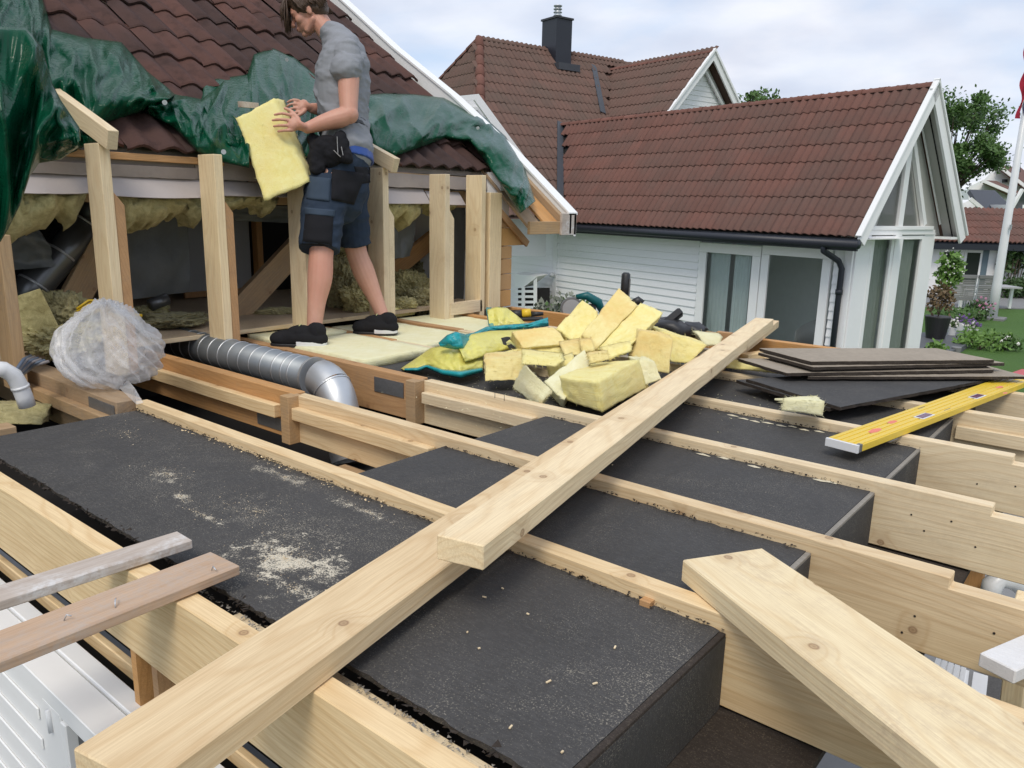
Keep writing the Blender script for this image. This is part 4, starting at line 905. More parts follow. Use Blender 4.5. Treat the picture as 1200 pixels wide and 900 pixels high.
blot([(587, 396), (594, 394.5), (600, 395), (603, 399), (597, 398), (593, 401), (595, 408), (590, 404)], dp-.01, wr, M['black'])
blot([(601, 394.5), (606, 395), (612, 402), (618, 408), (611, 408), (606, 403), (602, 399)], dp+.02, wr, M['black'])
blot([(593, 405), (599, 403), (604, 407), (598, 409)], dp-.01, wr, M['black'])
blot([(566, 414), (571, 412), (573, 417), (571, 420), (567, 419)], dp-.05, wr, M['black']); blot([(576, 414), (580, 414), (582, 418), (585, 417), (581, 420), (577, 418)], dp-.05, wr, M['black'])

# clear plastic bag
bm = bmesh.new(); bmesh.ops.create_icosphere(bm, subdivisions=6, radius=1.0)
for v in bm.verts:
    p = v.co.copy(); th_ = math.atan2(p.y, p.x); sw_ = th_+0.7*p.z
    q = Vector((math.cos(sw_), math.sin(sw_), 0))
    r1 = 1-abs(noise.noise(Vector((q.x*2.6, q.y*2.6, p.z*0.8+4))))*3.4; r2 = 1-abs(noise.noise(Vector((q.x*6, q.y*6, p.z*1.8+9))))*3.0; r3 = 1-abs(noise.noise(p*4.2))*3
    k = 1+0.13*r1+0.045*r2+0.012*r3+0.10*fbm(p*1.1, 1.0)
    up_ = max(0, p.z); w_ = 1-0.28*up_**1.5
    v.co = Vector((p.x*0.19*w_, p.y*0.225*w_+0.03*(1-up_), p.z*(0.20 if p.z > 0 else 0.13)))*k
me = bpy.data.meshes.new('plastic_bag'); bm.to_mesh(me); bm.free()
bag = link('plastic_bag', me, M['bagfilm'], smooth=True); cb = HZ(134, 452, 0.0); bag.location = cb+Vector((-.04, .0, .135)); bag.rotation_euler = (0.08, 0.1, 0.9)
tag(bag, 'crumpled clear plastic bag on the old joist end at the left', 'plastic bag')
o = link('film_tail', mesh_from('film_tail', *[(lambda a: a)([HZ(150, 445, .02), HZ(168, 472, 0.004), HZ(160, 474, .0), HZ(140, 455, .01), HZ(158, 455, .05)]), [(0, 1, 4), (4, 1, 2), (4, 2, 3), (0, 4, 3)]]), M['bagfilm'], bag, mw=Matrix())

# spiral duct with elbow
ZV0 = Vector((0, 0, 1))
du = empty('spiral_duct', HZ(300, 425, -.02), 'spiral steel ventilation duct with a bright elbow, lying between the joists by the front shoe', 'duct')
pa, pb = HZ(178, 392, -.03), HZ(368, 441, -.03); R0 = 0.083
dd = (pb-pa).normalized()
MB().tube([pa-dd*.3, pb], R0, 40).build('duct_pipe', M['spiral'], du, smooth=True)
L_ = (pb-pa).length
xs = [i*0.098 for i in range(0, int((L_-.18)/0.098)+1)]+[L_-.155, L_-.10]
for x in xs: MB().tube([pa+dd*x, pa+dd*(x+.006)], R0+.0025, 40).build('seam', M['steel'], du, smooth=True)
el = [pb, pb+dd*.04]; cdir = (HZ(408, 480, -.2)-pb).normalized()
e1 = pb+dd*.05
arc = []; dwn = (dd*.35+Vector((.10, -.12, -.92))).normalized()
for k in range(9):
    t = k/8; dcur = dd.lerp(dwn, t).normalized(); arc.append((arc[-1] if arc else e1-dd*.02)+dcur*.024)
MB().tube([e1-dd*.05, e1-dd*.035], R0+.010, 40).build('elbow_bead', M['steel'], du, smooth=False)
MB().tube(arc[:5], R0+.004, 40, caps=False).build('elbow_segment', M['steel'], du, smooth=True)
MB().tube([arc[4]-dd*.004, arc[4]+dwn*.006], R0+.008, 40).build('elbow_bead', M['steel'], du, smooth=False)
MB().tube(arc[4:]+[arc[-1]+dwn*.25], R0+.003, 40, caps=False).build('elbow_segment', M['steel'], du, smooth=True)
# left edge: white pipe, cables, wool slab
P_ = [HX(*q, -3.35) for q in ((-14, 432), (4, 433), (16, 440), (23, 452), (28, 464), (32, 476))]
pi_ = empty('white_pipe', P_[2], 'white plastic pipe bend at the left edge', 'pipe')
MB().tube(P_, 0.031, 20).build('pipe_bend', M['white_pvc'], pi_, smooth=True)
MB().tube([P_[3], P_[3].lerp(P_[4], .25)], 0.0335, 20).build('pipe_collar', M['white_pvc'], pi_, smooth=True)
cb_ = empty('cable_bundle', HX(30, 432, -3.6), 'grey cut cable ends beside the white pipe', 'cable')
for i in range(6):
    a = HX(20+i*1.3, 432+i*1.4, -3.35-.03*i); b2 = HX(36+i*4.2, 417+i*1.3, -3.5+.02*i)
    MB().tube([a+Vector((0, 0, -.03)), a, a.lerp(b2, .5)+Vector((0, 0, .012)), b2], 0.0065, 8).build('cable_strand', M['cable_grey' if i % 2 else 'cable_blue'], cb_, smooth=True)
puffy('wool_slab', qd(((-12, 473), (60, 474), (50, 498), (-12, 498)), (3.2, 3.3, 3.15, 3.05)), qd(((-10, 468), (64, 470), (64, 486), (-8, 480)), (3.5, 3.5, 3.45, 3.4)), 'rockwool', 'green-brown mineral wool slab at the left edge under the white pipe', 'wool slab', None, seed=41, amp=0.01)
o = lumber('timber_end', HZ(-30, 505, -.03), HZ(14, 497, -.03), 0.08, 0.04, M['spruce_old']); tag(o, 'timber end peeping out at the left edge above the dusty panel', 'timber')

# stacked boards at the right
def slab(name, q, z, t, m, lb, edge='bitumen_edge', seed=0, grp=None):
    P = [HZ(a, c, z) for a, c in q]; e = empty(name, P[0], lb, 'fibreboard', grp)
    out = []; rd = random.Random(seed)
    for i in range(4):
        a, c = P[i], P[(i+1) % 4]; n = max(2, int((c-a).length/0.03))
        nrm = (c-a).cross(Vector((0, 0, 1))).normalized()
        out += [a.lerp(c, k/n)+nrm*rd.uniform(-.002, .002) for k in range(n)]
    n = len(out)
    MB().add(out+[p+Vector((0, 0, -.0015)) for p in out], [tuple(range(n)), tuple(range(2*n-1, n-1, -1))]+[(i, n+i, n+(i+1) % n, (i+1) % n) for i in range(n)]).build('board_face', M[m], e)
    lo = [p+Vector((rd.uniform(-.003, .003), rd.uniform(-.003, .003), -.0017)) for p in out]
    MB().add(lo+[p+Vector((rd.uniform(-.002, .002), rd.uniform(-.002, .002), -t)) for p in lo], [tuple(range(n)), tuple(range(2*n-1, n-1, -1))]+[(i, n+i, n+(i+1) % n, (i+1) % n) for i in range(n)]).build('board_core', M[edge], e)
    return e
G_ = 'stacked offcuts of fibreboard'
slab('board_sheet', ((862, 445), (972, 478), (1150, 448), (1090, 436)), 0.022, .012, 'bitumen', 'lowest black-topped board, its pale edge showing', seed=1, grp=G_)
slab('board_sheet', ((875, 444), (985, 477), (1166, 443), (1100, 430)), 0.036, .012, 'bitumen', 'upper black-topped board with a torn front edge', seed=2, grp=G_)
slab('board_sheet', ((947, 441), (1204, 441), (1140, 424), (1010, 424)), 0.060, .012, 'fibreboard', 'lowest grey-brown board, reaching farthest right', seed=3, grp=G_)
slab('board_sheet', ((865, 420), (922, 437), (1164, 433), (1140, 421)), 0.078, .013, 'fibreboard', 'grey-brown board second from the bottom, reaching farthest left', seed=4, grp=G_)
slab('board_sheet', ((889, 413), (953, 430), (1177, 425), (1110, 412)), 0.104, .013, 'fibreboard', 'grey-brown board second from the top', seed=5, grp=G_)
slab('board_sheet', ((890, 408), (950, 423.5), (1164, 421.5), (1097, 408)), 0.122, .013, 'fibreboard', 'topmost grey-brown board of the stack', seed=6, grp=G_)
o = lumber('support_batten', HZ(872, 415, .03), HZ(905, 410, .03), 0.05, 0.05, M['spruce']); tag(o, 'short batten end beside the stacked boards', 'batten')
o = lumber('wood_block', HZ(841, 388, .05), HZ(858, 390, .05), 0.045, 0.05, M['spruce_orange']); tag(o, 'small wood block standing in front of the glass door', 'block')

# spirit level
zl = 0.028
l0, l1, l2, l3 = HZ(968, 513, zl), HZ(1005, 523, zl), HZ(1172, 441, zl), HZ(1200, 449.5, zl)
ax = ((l2-l0).normalized()+(l3-l1).normalized()).normalized(); sx = Vector((0, 0, 1)).cross(ax); wl = abs((l1-l0).dot(sx)); s0 = (l0+l1)/2
lv = empty('spirit_level', s0, 'long yellow spirit level with two purple vials and pink marks', 'level')
def lbox(x0, x1, y0, y1, z0, z1): return MB().box(x0, x1, y0, y1, z0, z1, M=frame(s0, ax, sx, Vector((0, 0, 1))))
LL = 1.95
hw = wl/2
lbox(0.012, LL, -hw, hw, -.026, -.001).build('level_body', M['level_yellow'], lv, 0.0015)
for i in range(5):
    y = -hw+wl*(i+0.5)/5
    lbox(0.012, LL, y-wl*.065, y+wl*.065, -.0012, .0012).build('rib', M['level_yellow'], lv)
lbox(0.0, 0.012, -hw, hw, -.027, .001).build('end_cap', M['white_pvc'], lv, 0.001)
lbox(0.012, 0.03, -hw-.001, -hw+.012, -.024, .0015).build('corner_clip', M['nailplate'], lv)
lbox(1.72, LL, -hw-.001, hw+.001, -.0265, .002).build('red_end', M['red_plastic'], lv)
def along(px, py): return (HZ(px, py, zl)-s0).dot(ax), (HZ(px, py, zl)-s0).dot(sx)
for q in ((1083, 488), (1145, 465)):
    a, y = along(*q)
    lbox(a-.052, a+.052, y-.019, y+.019, .0013, .003).build('vial_frame', M['white_pvc'], lv, 0.003)
    lbox(a-.042, a+.042, y-.013, y+.013, .0032, .0045).build('vial', M['vial_purple'], lv, 0.002)
for q, l_, w_ in (((1025, 505), .05, .014), ((1046, 495), .035, .012), ((1171, 454), .045, .012), ((1178, 461), .02, .008)):
    a, y = along(*q)
    rg = random.Random(int(l_*1000)); P = [s0+ax*(a+l_*math.cos(t*PI/5)*rg.uniform(.7, 1.1))+sx*(y+w_*math.sin(t*PI/5)*rg.uniform(.7, 1.1))+Vector((0, 0, .0016)) for t in range(10)]
    MB().add(P, [tuple(range(10))]).build('pink_mark', M['pink'], lv, fix=False)
for q in ((1048, 516), (1080, 478), (1110, 480)):
    a, y = along(*q); lbox(a-.03, a+.03, y-.0015, y+.0015, .0013, .0016).build('scratch', M['nailplate'], lv)

# tools behind the pile
def tool(name, c, lb, cat): return empty(name, c, lb, cat)
ng = HZ(616, 368, .05); t = tool('nail_gun', ng, 'black and yellow cordless tool lying on the outermost joist', 'power tool')
MB().tube([ng+side*-.10, ng+side*-.02], .026, 14).build('tool_body', M['black'], t, smooth=True)
MB().tube([ng+side*-.025+Vector((0, 0, .004)), ng+side*.035+Vector((0, 0, .01))], .028, 14).build('yellow_band', M['yellow_plastic'], t, smooth=True)
MB().tube([ng+side*.035, ng+side*.12+Vector((0, 0, .005))], [.02, .012], 12).build('nozzle', M['black'], t, smooth=True)
MB().bar(ng+side*-.09+Vector((0, 0, -.035)), ng+side*.12+Vector((0, 0, -.03)), .06, .022).build('grip', M['black'], t, 0.006)
sw = HD(690, 362, 5.9); t = tool('circular_saw', sw, 'teal circular saw sitting behind the wool pile', 'power tool')
MB().tube([sw+side*-.13+away*-.01, sw+side*-.13+away*.02], .085, 28).build('blade_guard', M['nailplate'], t)
MB().tube([sw+side*-.13+away*-.015, sw+side*-.13+away*-.012], .07, 28).build('saw_blade', M['steel'], t)
MB().tube([sw+side*-.10+Vector((0, 0, .09)), sw+side*-.02+Vector((0, 0, .10)), sw+side*.07+Vector((0, 0, .05)), sw+side*.11+Vector((0, 0, -.03))], [.018, .032, .035, .022], 12).build('handle', M['teal_tool'], t, smooth=True)
MB().tube([sw+side*-.06, sw+side*.05], .04, 16).build('motor', M['black'], t, smooth=True)
MB().bar(sw+side*-.2+Vector((0, 0, -.06)), sw+side*.12+Vector((0, 0, -.075)), .14, .008).build('base_plate', M['nailplate'], t)
tb_ = HD(733, 333, 5.6); t = tool('tool_sheath', tb_, 'upright black tool sheath sticking up behind the tallest batt', 'tool sheath')
MB().tube([tb_+Vector((0, 0, -.16)), tb_+Vector((0, 0, -.02)), tb_+Vector((0, 0, .07)), tb_+Vector((0, 0, .083))], [.028, .034, .032, .02], 12).build('sheath_body', M['black'], t, smooth=True)
MB().tube([tb_+Vector((.036, -.005, -.1)), tb_+Vector((.038, -.005, .04))], .006, 6).build('zip', M['nailplate'], t)
MB().tube([HD(742, 356, 5.5), HD(748, 352, 5.5), HD(752, 356, 5.5)], .03, 10).build('strap_loop', M['black'], t, smooth=True)
bg_ = HD(792, 380, 5.0); t = tool('tool_bag', bg_, 'open black tool bag and cable heap left of the glass door', 'tool bag')
clump('bag_body', bg_+side*-.05+Vector((0, 0, -.04)), (.15, .12, .085), M['black'], seed=50, amp=.25, parent=t, sub=3)
clump('bag_side', bg_+side*.11+Vector((0, 0, -.03)), (.08, .09, .045), M['black'], seed=51, amp=.3, parent=t, sub=3)
MB().bar(bg_+side*-.10+Vector((0, 0, -.03)), bg_+side*.03+Vector((0, 0, .085)), .12, .05, up=(0, .3, 1)).build('bag_flap', M['black'], t, 0.01)
MB().tube([bg_+side*-.12+Vector((0, 0, .03)), bg_+side*-.05+Vector((0, 0, -.05))], .012, 8).build('bag_strap', M['nailplate'], t)
MB().tube([bg_+side*-.06+Vector((0, -.12, -.03)), bg_+side*.05+Vector((0, -.12, -.005))], .006, 8).build('blue_tool', M['blue'], t)
# small screws / chips lying about
b = MB(); rd = random.Random(4)
for px, py in ((717, 545), (757, 705), (760, 695), (752, 690), (700, 655), (620, 720), (560, 760), (640, 800), (600, 850), (660, 880), (720, 760), (700, 800), (548, 740), (570, 700), (590, 690)):
    c = HZ(px, py, -.031); a = rd.random()*6; l_ = rd.uniform(.004, .011)
    b.bar(c, c+Vector((math.cos(a), math.sin(a), .1))*l_, .003, .002)
o = b.build('wood_chips', M['spruce_pale']); tag(o, kind='stuff')
c = HZ(758, 706, -.028); MB().box(c.x-.012, c.x+.012, c.y-.01, c.y+.014, -.034, -.022).build('offcut', M['spruce_orange'], bpy.data.objects['black_panel'])

# ------------------------------------------------------------------ white bay wall below the near joist (lower left)
zt = -0.34
yw0 = HZ(110, 762, zt).y; ye = HZ(32, 707, zt).y
yo = (HZ(32, 780, zt).y+HZ(110, 861, zt).y)/2; ys = (HZ(71, 766, zt).y+HZ(120, 810, zt).y)/2; yi = (HZ(32, 707, zt).y+HZ(176, 824, zt).y)/2; yst = (HZ(45, 700, zt).y+HZ(186, 812, zt).y)/2
bay = empty('white_bay', (-1.8, yo, zt), 'white panelled door wall with a white top board, seen from above at the lower left', 'bay wall')
o = lumber('wall_batten', (-3.6, yst+.012, zt+.012), (-0.4, yst+.012, zt+.012), 0.018, 0.04, M['spruce'], bay)
MB().box(-3.6, -0.4, ys+.002, yi, zt-.03, zt+.004).build('top_board', M['white_paint'], bay, 0.002)
MB().box(-3.6, -0.4, yo, ys-.002, zt-.05, zt-.004).build('top_board', M['white_paint'], bay, 0.002)
xw = HY(75, 845, yo).x
yf = yo+.012
xfr = HY(52, 800, yf).x
MB().box(-3.6, xfr, yf, yf+.05, GROUND, zt-.052).build('door_leaf', M['white_paint'], bay)
z_ = zt-.10
while z_ > -1.6:
    MB().box(-3.6, xfr-.055, yf-.006, yf-.0005, z_-.045, z_-.012).build('raised_panel', M['white_paint'], bay, 0.004); z_ -= .085
MB().box(xfr+.002, xw-.03, yf-.01, yf+.05, GROUND, zt-.052).build('door_frame', M['white_paint'], bay, 0.003)
MB().tube([HY(56, 832, yf-.014), HY(60, 858, yf-.014)], .006, 8).build('hinge', M['white_pvc'], bay, smooth=True)
zg = HY(80, 845, yf).z
MB().box(xw-.028, -0.4, yf-.008, yf+.05, zg, zt-.052).build('window_frame', M['white_paint'], bay, 0.003)
MB().box(xw-.028, xw, yf-.012, yf+.05, GROUND, zg-.002).build('window_frame', M['white_paint'], bay, 0.003)
MB().box(xw+.002, -0.4, yf+.012, yf+.018, GROUND, zg-.002).build('window_pane', M['glass_dark'], bay)
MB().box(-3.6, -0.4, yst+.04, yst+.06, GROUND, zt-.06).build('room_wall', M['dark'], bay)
for px, lb in ((167, 'short stud in the dark slot under the nearest joist, left one'), (190, 'short stud in the dark slot under the nearest joist, right one')):
    c = HY(px, 795, .69); o = MB().box(c.x-.012, c.x+.012, .675, .712, -.36, -.2).build('short_stud', M['spruce_orange']); tag(o, lb, 'stud')
# lower right: white board, pale post, things on the ground
o = lumber('white_board', HZ(1166, 783, -.07)+Vector((.0, .03, 0)), HZ(1260, 735, -.07), 0.07, 0.03, M['white_scuffed']); tag(o, 'scuffed white board end poking in at the right edge', 'board')
a = HD(1200, 700, 1.75); o = lumber('pale_post', HD(1196, 730, 1.9), HD(1178, 880, 2.1), 0.05, 0.12, M['spruce_pale'], up=(0, -1, 0)); tag(o, 'pale timber upright at the right edge below the scuffed white board', 'timber')

b = MB(); rd = random.Random(31)
for i in range(420):
    px, py = rd.choice(((600, 470, 60, 12), (540, 440, 50, 10), (760, 455, 40, 10), (880, 470, 60, 14), (300, 395, 60, 6)))[:2]; c = HZ(px+rd.gauss(0, 40), py+rd.gauss(0, 10), .0)
    a = rd.random()*6.28; l_ = rd.uniform(.004, .016); d = Vector((math.cos(a), math.sin(a), rd.uniform(0, .3))); w2 = Vector((-d.y, d.x, 0))*rd.uniform(.0008, .002)
    z = -.031 if min(abs(c.y-(y-.024)) for y in YJ) > .026 else .003
    c.z = z; b.add([c-w2, c+w2, c+d*l_], [(0, 1, 2)])
o = b.build('wool_fibres', M['glasswool_pale'], fix=False); tag(o, kind='stuff')
# ------------------------------------------------------------------ ground
def groundmat():
    m, nt = new_mat('lawn'); n = nt.noise(nt.geo, 1.1, 5, 0.65); f = nt.noise(nt.geo, 30, 4, 0.7)
    c = nt.mix(n, (0.045, 0.115, 0.012), (0.085, 0.18, 0.022)); c = nt.mix(nt.math('MULTIPLY', f, 0.5), c, (0.035, 0.08, 0.012))
    setb(nt, Base_Color=c, Roughness=0.9); bump(nt, f, 0.8, 0.03); return m
M['lawn'] = groundmat()
M['paving'] = plain('grey_paving', (0.22, 0.22, 0.22), 0.85, 0.2, 3, coord='geo', bmp=0.4)
M['gravel'] = plain('dark_gravel', (0.09, 0.085, 0.08), 0.9, 0.7, 45, coord='geo', bmp=1.0)
o = MB().add([(-700, -700, GROUND), (700, -700, GROUND), (700, 900, GROUND), (-700, 900, GROUND)], [(0, 1, 2, 3)]).build('ground', M['lawn']); tag(o, kind='structure')
o = MB().box(-9, 4.2, -6, 11.5, GROUND+.002, GROUND+.02).build('paving', M['paving']); tag(o, kind='structure')

# ------------------------------------------------------------------ neighbour house (own frame: u to the left along the wing, v away to the right)
AZ = math.radians(164.9); NU = Vector((math.cos(AZ), math.sin(AZ), 0)); NV = Vector((math.cos(AZ-PI/2), math.sin(AZ-PI/2), 0)); NA = Vector((-3.61844, 12.72729, 0)); ZV = Vector((0, 0, 1))
def N(u, v, z): return NA+NU*u+NV*v+ZV*z
def nb(bld, u0, u1, v0, v1, z0, z1): return bld.hexa([N(u0, v0, z0), N(u1, v0, z0), N(u1, v1, z0), N(u0, v1, z0)], ZV*(z1-z0))
def npart(name, u0, u1, v0, v1, z0, z1, m, parent, bevel=0.0): return nb(MB(), u0, u1, v0, v1, z0, z1).build(name, M[m], parent, bevel)
nh = empty('neighbour_house', N(0, 0, GROUND), 'white house with red-brown tiled roofs, black chimney and glazed gable wing', 'house')
VC, ZR, VL, ZE_ = 1.16, 2.665, -0.42, 0.40      # ridge line, eave line of the wing
slp = (ZR-ZE_)/(VC-VL); NW = (NV*-slp+ZV).normalized(); UW = (NV+ZV*slp).normalized(); lenW = math.hypot(ZR-ZE_, VC-VL)
SM = 1.0; UM0, ZM0 = 8.66, 2.60                # main roof: z = ZM0 + SM*(u-UM0)
UMR = 10.85; ZMR = ZM0+SM*(UMR-UM0)
me_w = wave_tile(0.30, lenW/8+.05, 0.038, 2, 0.022, 0.03)
ex = lenW/8
def on_wing(p):
    q = p-NA; u = q.dot(NU); z = p.z; return ZM0+SM*(u-UM0) < z-0.02 and u > -.35
lay_tiles(nh, N(9.05, VL-.02, ZE_+0.0)-NU*0.0, -NU, UW, NW, 0.30, ex, lenW/8+.05, 31, 8, me_w, M['tile_red'], jit=0.0025, keep=on_wing)
npart('wing_deck', -0.3, 9.0, VL+.05, VC, ZE_-.03, ZE_-.02, 'white_paint', nh)
b = MB(); b.add([N(-.28, VL, ZE_-.03), N(8.9, VL, ZE_-.03), N(8.9, VC, ZR-.03), N(-.28, VC, ZR-.03)], [(0, 1, 2, 3)]); b.build('roof_underlay', M['dark'], nh)
b = MB(); b.add([N(-.28, 2*VC-VL, ZE_-.03), N(8.9, 2*VC-VL, ZE_-.03), N(8.9, VC, ZR-.03), N(-.28, VC, ZR-.03)], [(0, 1, 2, 3)]); b.build('far_slope', M['tile_red'], nh)
# ridge tiles
def ridge(p, q, n, m='tile_ridge', r=0.085):
    p = Vector(p); q = Vector(q); d = (q-p)/n; me = None
    for i in range(n):
        b = MB(); dn = d.normalized(); s_ = dn.cross(ZV).normalized(); up = s_.cross(dn); vs = []
        if me is None:
            for k, (t, rr) in enumerate(((0, r*1.08), (0.98, r*0.95))):
                for j in range(9):
                    a = PI*j/8; vs.append((t*d.length*1.04, rr*math.cos(a), rr*math.sin(a)*0.9-.02))
            fs = [(j, j+1, 10+j, 9+j) for j in range(8)]+[tuple(range(8, -1, -1))]
            me = mesh_from('ridge_tile', vs, fs); me.materials.append(M[m])
            for f in me.polygons: f.use_smooth = len(f.vertices) == 4
        o = bpy.data.objects.new('ridge_tile', me); COL.objects.link(o); o.parent = nh; o.matrix_basis = parent_mw(nh).inverted() @ frame(p+d*i, dn, s_, up)
ridge(N(-.28, VC, ZR+.0), N(8.7, VC, ZR+.0), 24)
# gutter, fascia, downpipe
npart('fascia', -0.3, 7.3, VL-.02, VL+.02, ZE_-.20, ZE_-.02, 'black_blue', nh)
g = MB().tube([N(-.36, VL-.07, ZE_-.10), N(7.3, VL-.07, ZE_-.10)], 0.065, 12).build('gutter', M['black_blue'], nh, smooth=True)
dp_ = [N(.22, VL-.06, ZE_-.14), N(.22, VL-.05, ZE_-.22), N(.16, -.12, ZE_-.38), N(.12, -.08, ZE_-.5), N(.12, -.08, GROUND)]
MB().tube(dp_, 0.045, 12).build('downpipe', M['black_blue'], nh, smooth=True)
MB().tube([N(.12, -.08, -.42), N(.12, -.08, -.50)], 0.056, 12).build('pipe_clamp', M['black_blue'], nh, smooth=True)
# front wall: weatherboards one by one
def boards(parent, u0, u1, z0, z1, v, h=0.14, gaps=(), m='white_board', axis='u'):
    z = z1; 
    while z > z0+0.01:
        segs = [(u0, u1)]
        for g0, g1, gz0, gz1 in gaps:
            if gz0 < z and gz1 > z-h:
                segs = [s2 for a, c in segs for s2 in ((a, min(c, g0)), (max(a, g1), c)) if s2[1]-s2[0] > .02]
        for a, c in segs:
            q = [(-.030, z-h), (.0, z-h), (0, z-.004), (-.008, z-.004)]
            if axis == 'u': pts = [N(a, v+x, zz) for x, zz in q]; e = NU*(c-a)
            else: pts = [N(v+x, a, zz) for x, zz in q]; e = NV*(c-a)
            MB().prism(pts, e).build('weatherboard', M[m], parent)
        z -= h
WIN = [(0.30, 3.05, -1.95, 0.19)]
boards(nh, 0.10, 7.22, GROUND+.1, ZE_-.05, 0.0, gaps=WIN)
boards(nh, 7.36, 11.0, GROUND+.1, ZE_-.05, 0.0)
npart('corner_board', 7.22, 7.36, -.035, 0.01, GROUND, ZE_-.05, 'white_board', nh)
npart('corner_board', -0.005, 0.12, -.035, 0.01, GROUND, ZE_-.05, 'white_paint', nh)
npart('wall_core', 3.05, 11.0, 0.015, 0.05, GROUND, ZE_-.02, 'white_board', nh)
npart('wall_core', 0.02, 0.32, 0.015, 0.05, GROUND, ZE_-.02, 'white_board', nh)
npart('wall_core', 0.32, 3.05, 0.015, 0.05, WIN[0][3]+.03, ZE_-.02, 'white_board', nh)
# glazed doors in the front wall
bb = nh
def framed(parent, u0, u1, z0, z1, v, fw=0.075, name='window', panes=1, sill=True):
    """window = frame + pane; local part hierarchy"""
    f = npart('window_frame', u0, u1, v-.045, v-.001, z1-fw, z1, 'white_paint', parent, .004)
    for a, c in ((u0, u0+fw), (u1-fw, u1)): npart('frame_side', a, c, v-.045, v-.001, z0, z1-fw-.002, 'white_paint', f, .003)
    npart('pane', u0+fw+.002, u1-fw-.002, v-.012, v-.006, z0, z1-fw-.002, 'glass', f)
    return f
WZ = 0.18
framed(nh, 1.66, 3.02, -1.95, WZ-.02, -.01, .17)
framed(nh, 0.33, 1.64, -1.95, WZ, -.01, .15)
npart('drip_board', 0.28, 3.1, -.10, -.0, WZ+.03, WZ+.06, 'white_board', nh)
npart('interior_back', .3, 3.2, 1.5, 1.6, GROUND, WZ, 'room_inside', nh)
npart('interior_floor', .05, 9, .06, 2.3, -2.05, -2.0, 'room_inside', nh)
for i, (u, cwd) in enumerate(((2.62, .46), (2.12, .36))): 
    b = MB(); vs = []
    for k in range(25):
        x = u+cwd*(k/24-.5); vs += [N(x, .07+.02*math.sin(k*1.4), WZ), N(x, .07+.02*math.sin(k*1.4), -1.95)]
    b.add(vs, [(2*k, 2*k+1, 2*k+3, 2*k+2) for k in range(24)]); b.build('curtain', M['curtain'], nh, fix=False, smooth=True)
# chair inside, seen through the pane
ch = empty('armchair', N(.9, .75, -2.0), 'pale shell armchair seen through the right glass door', 'chair')
def arcshell(c, w_, d_, h, name, par, m):
    vs = []
    for k in range(13):
        a = PI*(-.05+1.1*k/12); hh = h*(0.55+.45*math.sin(max(0, min(PI, a))))
        p = c+NU*(w_*math.cos(a))+NV*(d_*math.sin(a)); vs += [p, p+ZV*hh]
    MB().add(vs, [(2*k, 2*k+1, 2*k+3, 2*k+2) for k in range(12)]).build(name, M[m], par, fix=False, smooth=True).modifiers.new('s', 'SOLIDIFY').thickness = .03
arcshell(N(.9, .6, -1.55), .36, .34, .5, 'backrest', ch, 'chair_shell')
nb(MB(), .58, 1.22, .42, .9, -1.60, -1.52).build('seat', M['chair_shell'], ch, .02)
for a, c in ((.62, .45), (1.18, .45), (.62, .85), (1.18, .85)): MB().tube([N(a, c, -2.0), N(a, c, -1.6)], .014, 8).build('leg', M['steel'], ch)
# gable wall (faces -u): posts, glass, transom, soffits
gb = nh
HZV = 2.36
npart('gable_post', -.03, .03, 0.02, 0.40, GROUND, ZE_+.02, 'white_board', gb)
npart('gable_post', -.03, .03, 2.02, HZV, GROUND, ZE_+.05, 'white_board', gb)
for (v, z0) in ((0.40, 0),):
    pass
npart('transom', -.05, .03, .25, 2.30, .42, .50, 'white_paint', gb, .004)
npart('transom', -.07, .03, .30, 2.20, .50, .56, 'white_paint', gb, .004)
npart('mullion', -.05, .03, 1.08, 1.26, GROUND, .42, 'white_paint', gb, .004)
npart('mullion', -.05, .03, 1.10, 1.24, .56, 1.95, 'white_paint', gb, .004)
for a, c in ((.40, .50), (1.00, 1.08), (1.26, 1.34), (1.94, 2.02)): npart('glass_frame', -.035, .02, a, c, GROUND, .40, 'white_paint', gb, .003)
npart('glass_frame', -.036, .021, .50, 1.94, .345, .405, 'white_paint', gb, .003)
npart('pane', .0, .008, .45, 1.08, -2.0, .42, 'glass', gb); npart('pane', .0, .008, 1.26, 1.97, -2.0, .42, 'glass', gb)
def tri_(name, pts, m, t=.008, u=0.0, par=gb): return MB().prism([N(u, v, z) for v, z in pts], NU*t).build(name, M[m], par)
tri_('pane', [(.56, .56), (1.10, .56), (1.10, 1.75)], 'glass'); tri_('pane', [(1.24, .56), (1.80, .56), (1.24, 1.75)], 'glass')
def sloped(name, a, c, w_, m, u0, u1): # band following a gable slope, a,c = (v,z)
    d = Vector((0, c[0]-a[0], c[1]-a[1])).normalized(); n_ = Vector((0, -d.z, d.y))
    q = [(a[0], a[1]), (c[0], c[1]), (c[0]+n_.y*w_, c[1]+n_.z*w_), (a[0]+n_.y*w_, a[1]+n_.z*w_)]
    return MB().prism([N(u0, v, z) for v, z in q], NU*(u1-u0)).build(name, M[m], gb)
sloped('gable_frame', (.42, .56), (1.16, 2.0), .09, 'white_paint', -.045, .02)
sloped('gable_frame', (1.92, .56), (1.16, 2.0), -.09, 'white_paint', -.045, .02)
VRR = 2*VC-VL
sloped('barge_board', (VL-.03, ZE_-.02), (VC, ZR+.04), -.17, 'white_paint', -.34, -.30)
sloped('barge_board', (VRR+.03, ZE_-.02), (VC, ZR+.04), .17, 'white_paint', -.34, -.30)
sloped('barge_cap', (VL-.06, ZE_+.03), (VC, ZR+.10), -.03, 'white_paint', -.37, -.28)
sloped('barge_cap', (VRR+.06, ZE_+.03), (VC, ZR+.10), .03, 'white_paint', -.37, -.28)
sloped('soffit_board', (VRR-.02, ZE_+.0), (VC, ZR-.03), .02, 'soffit', -.30, .0)
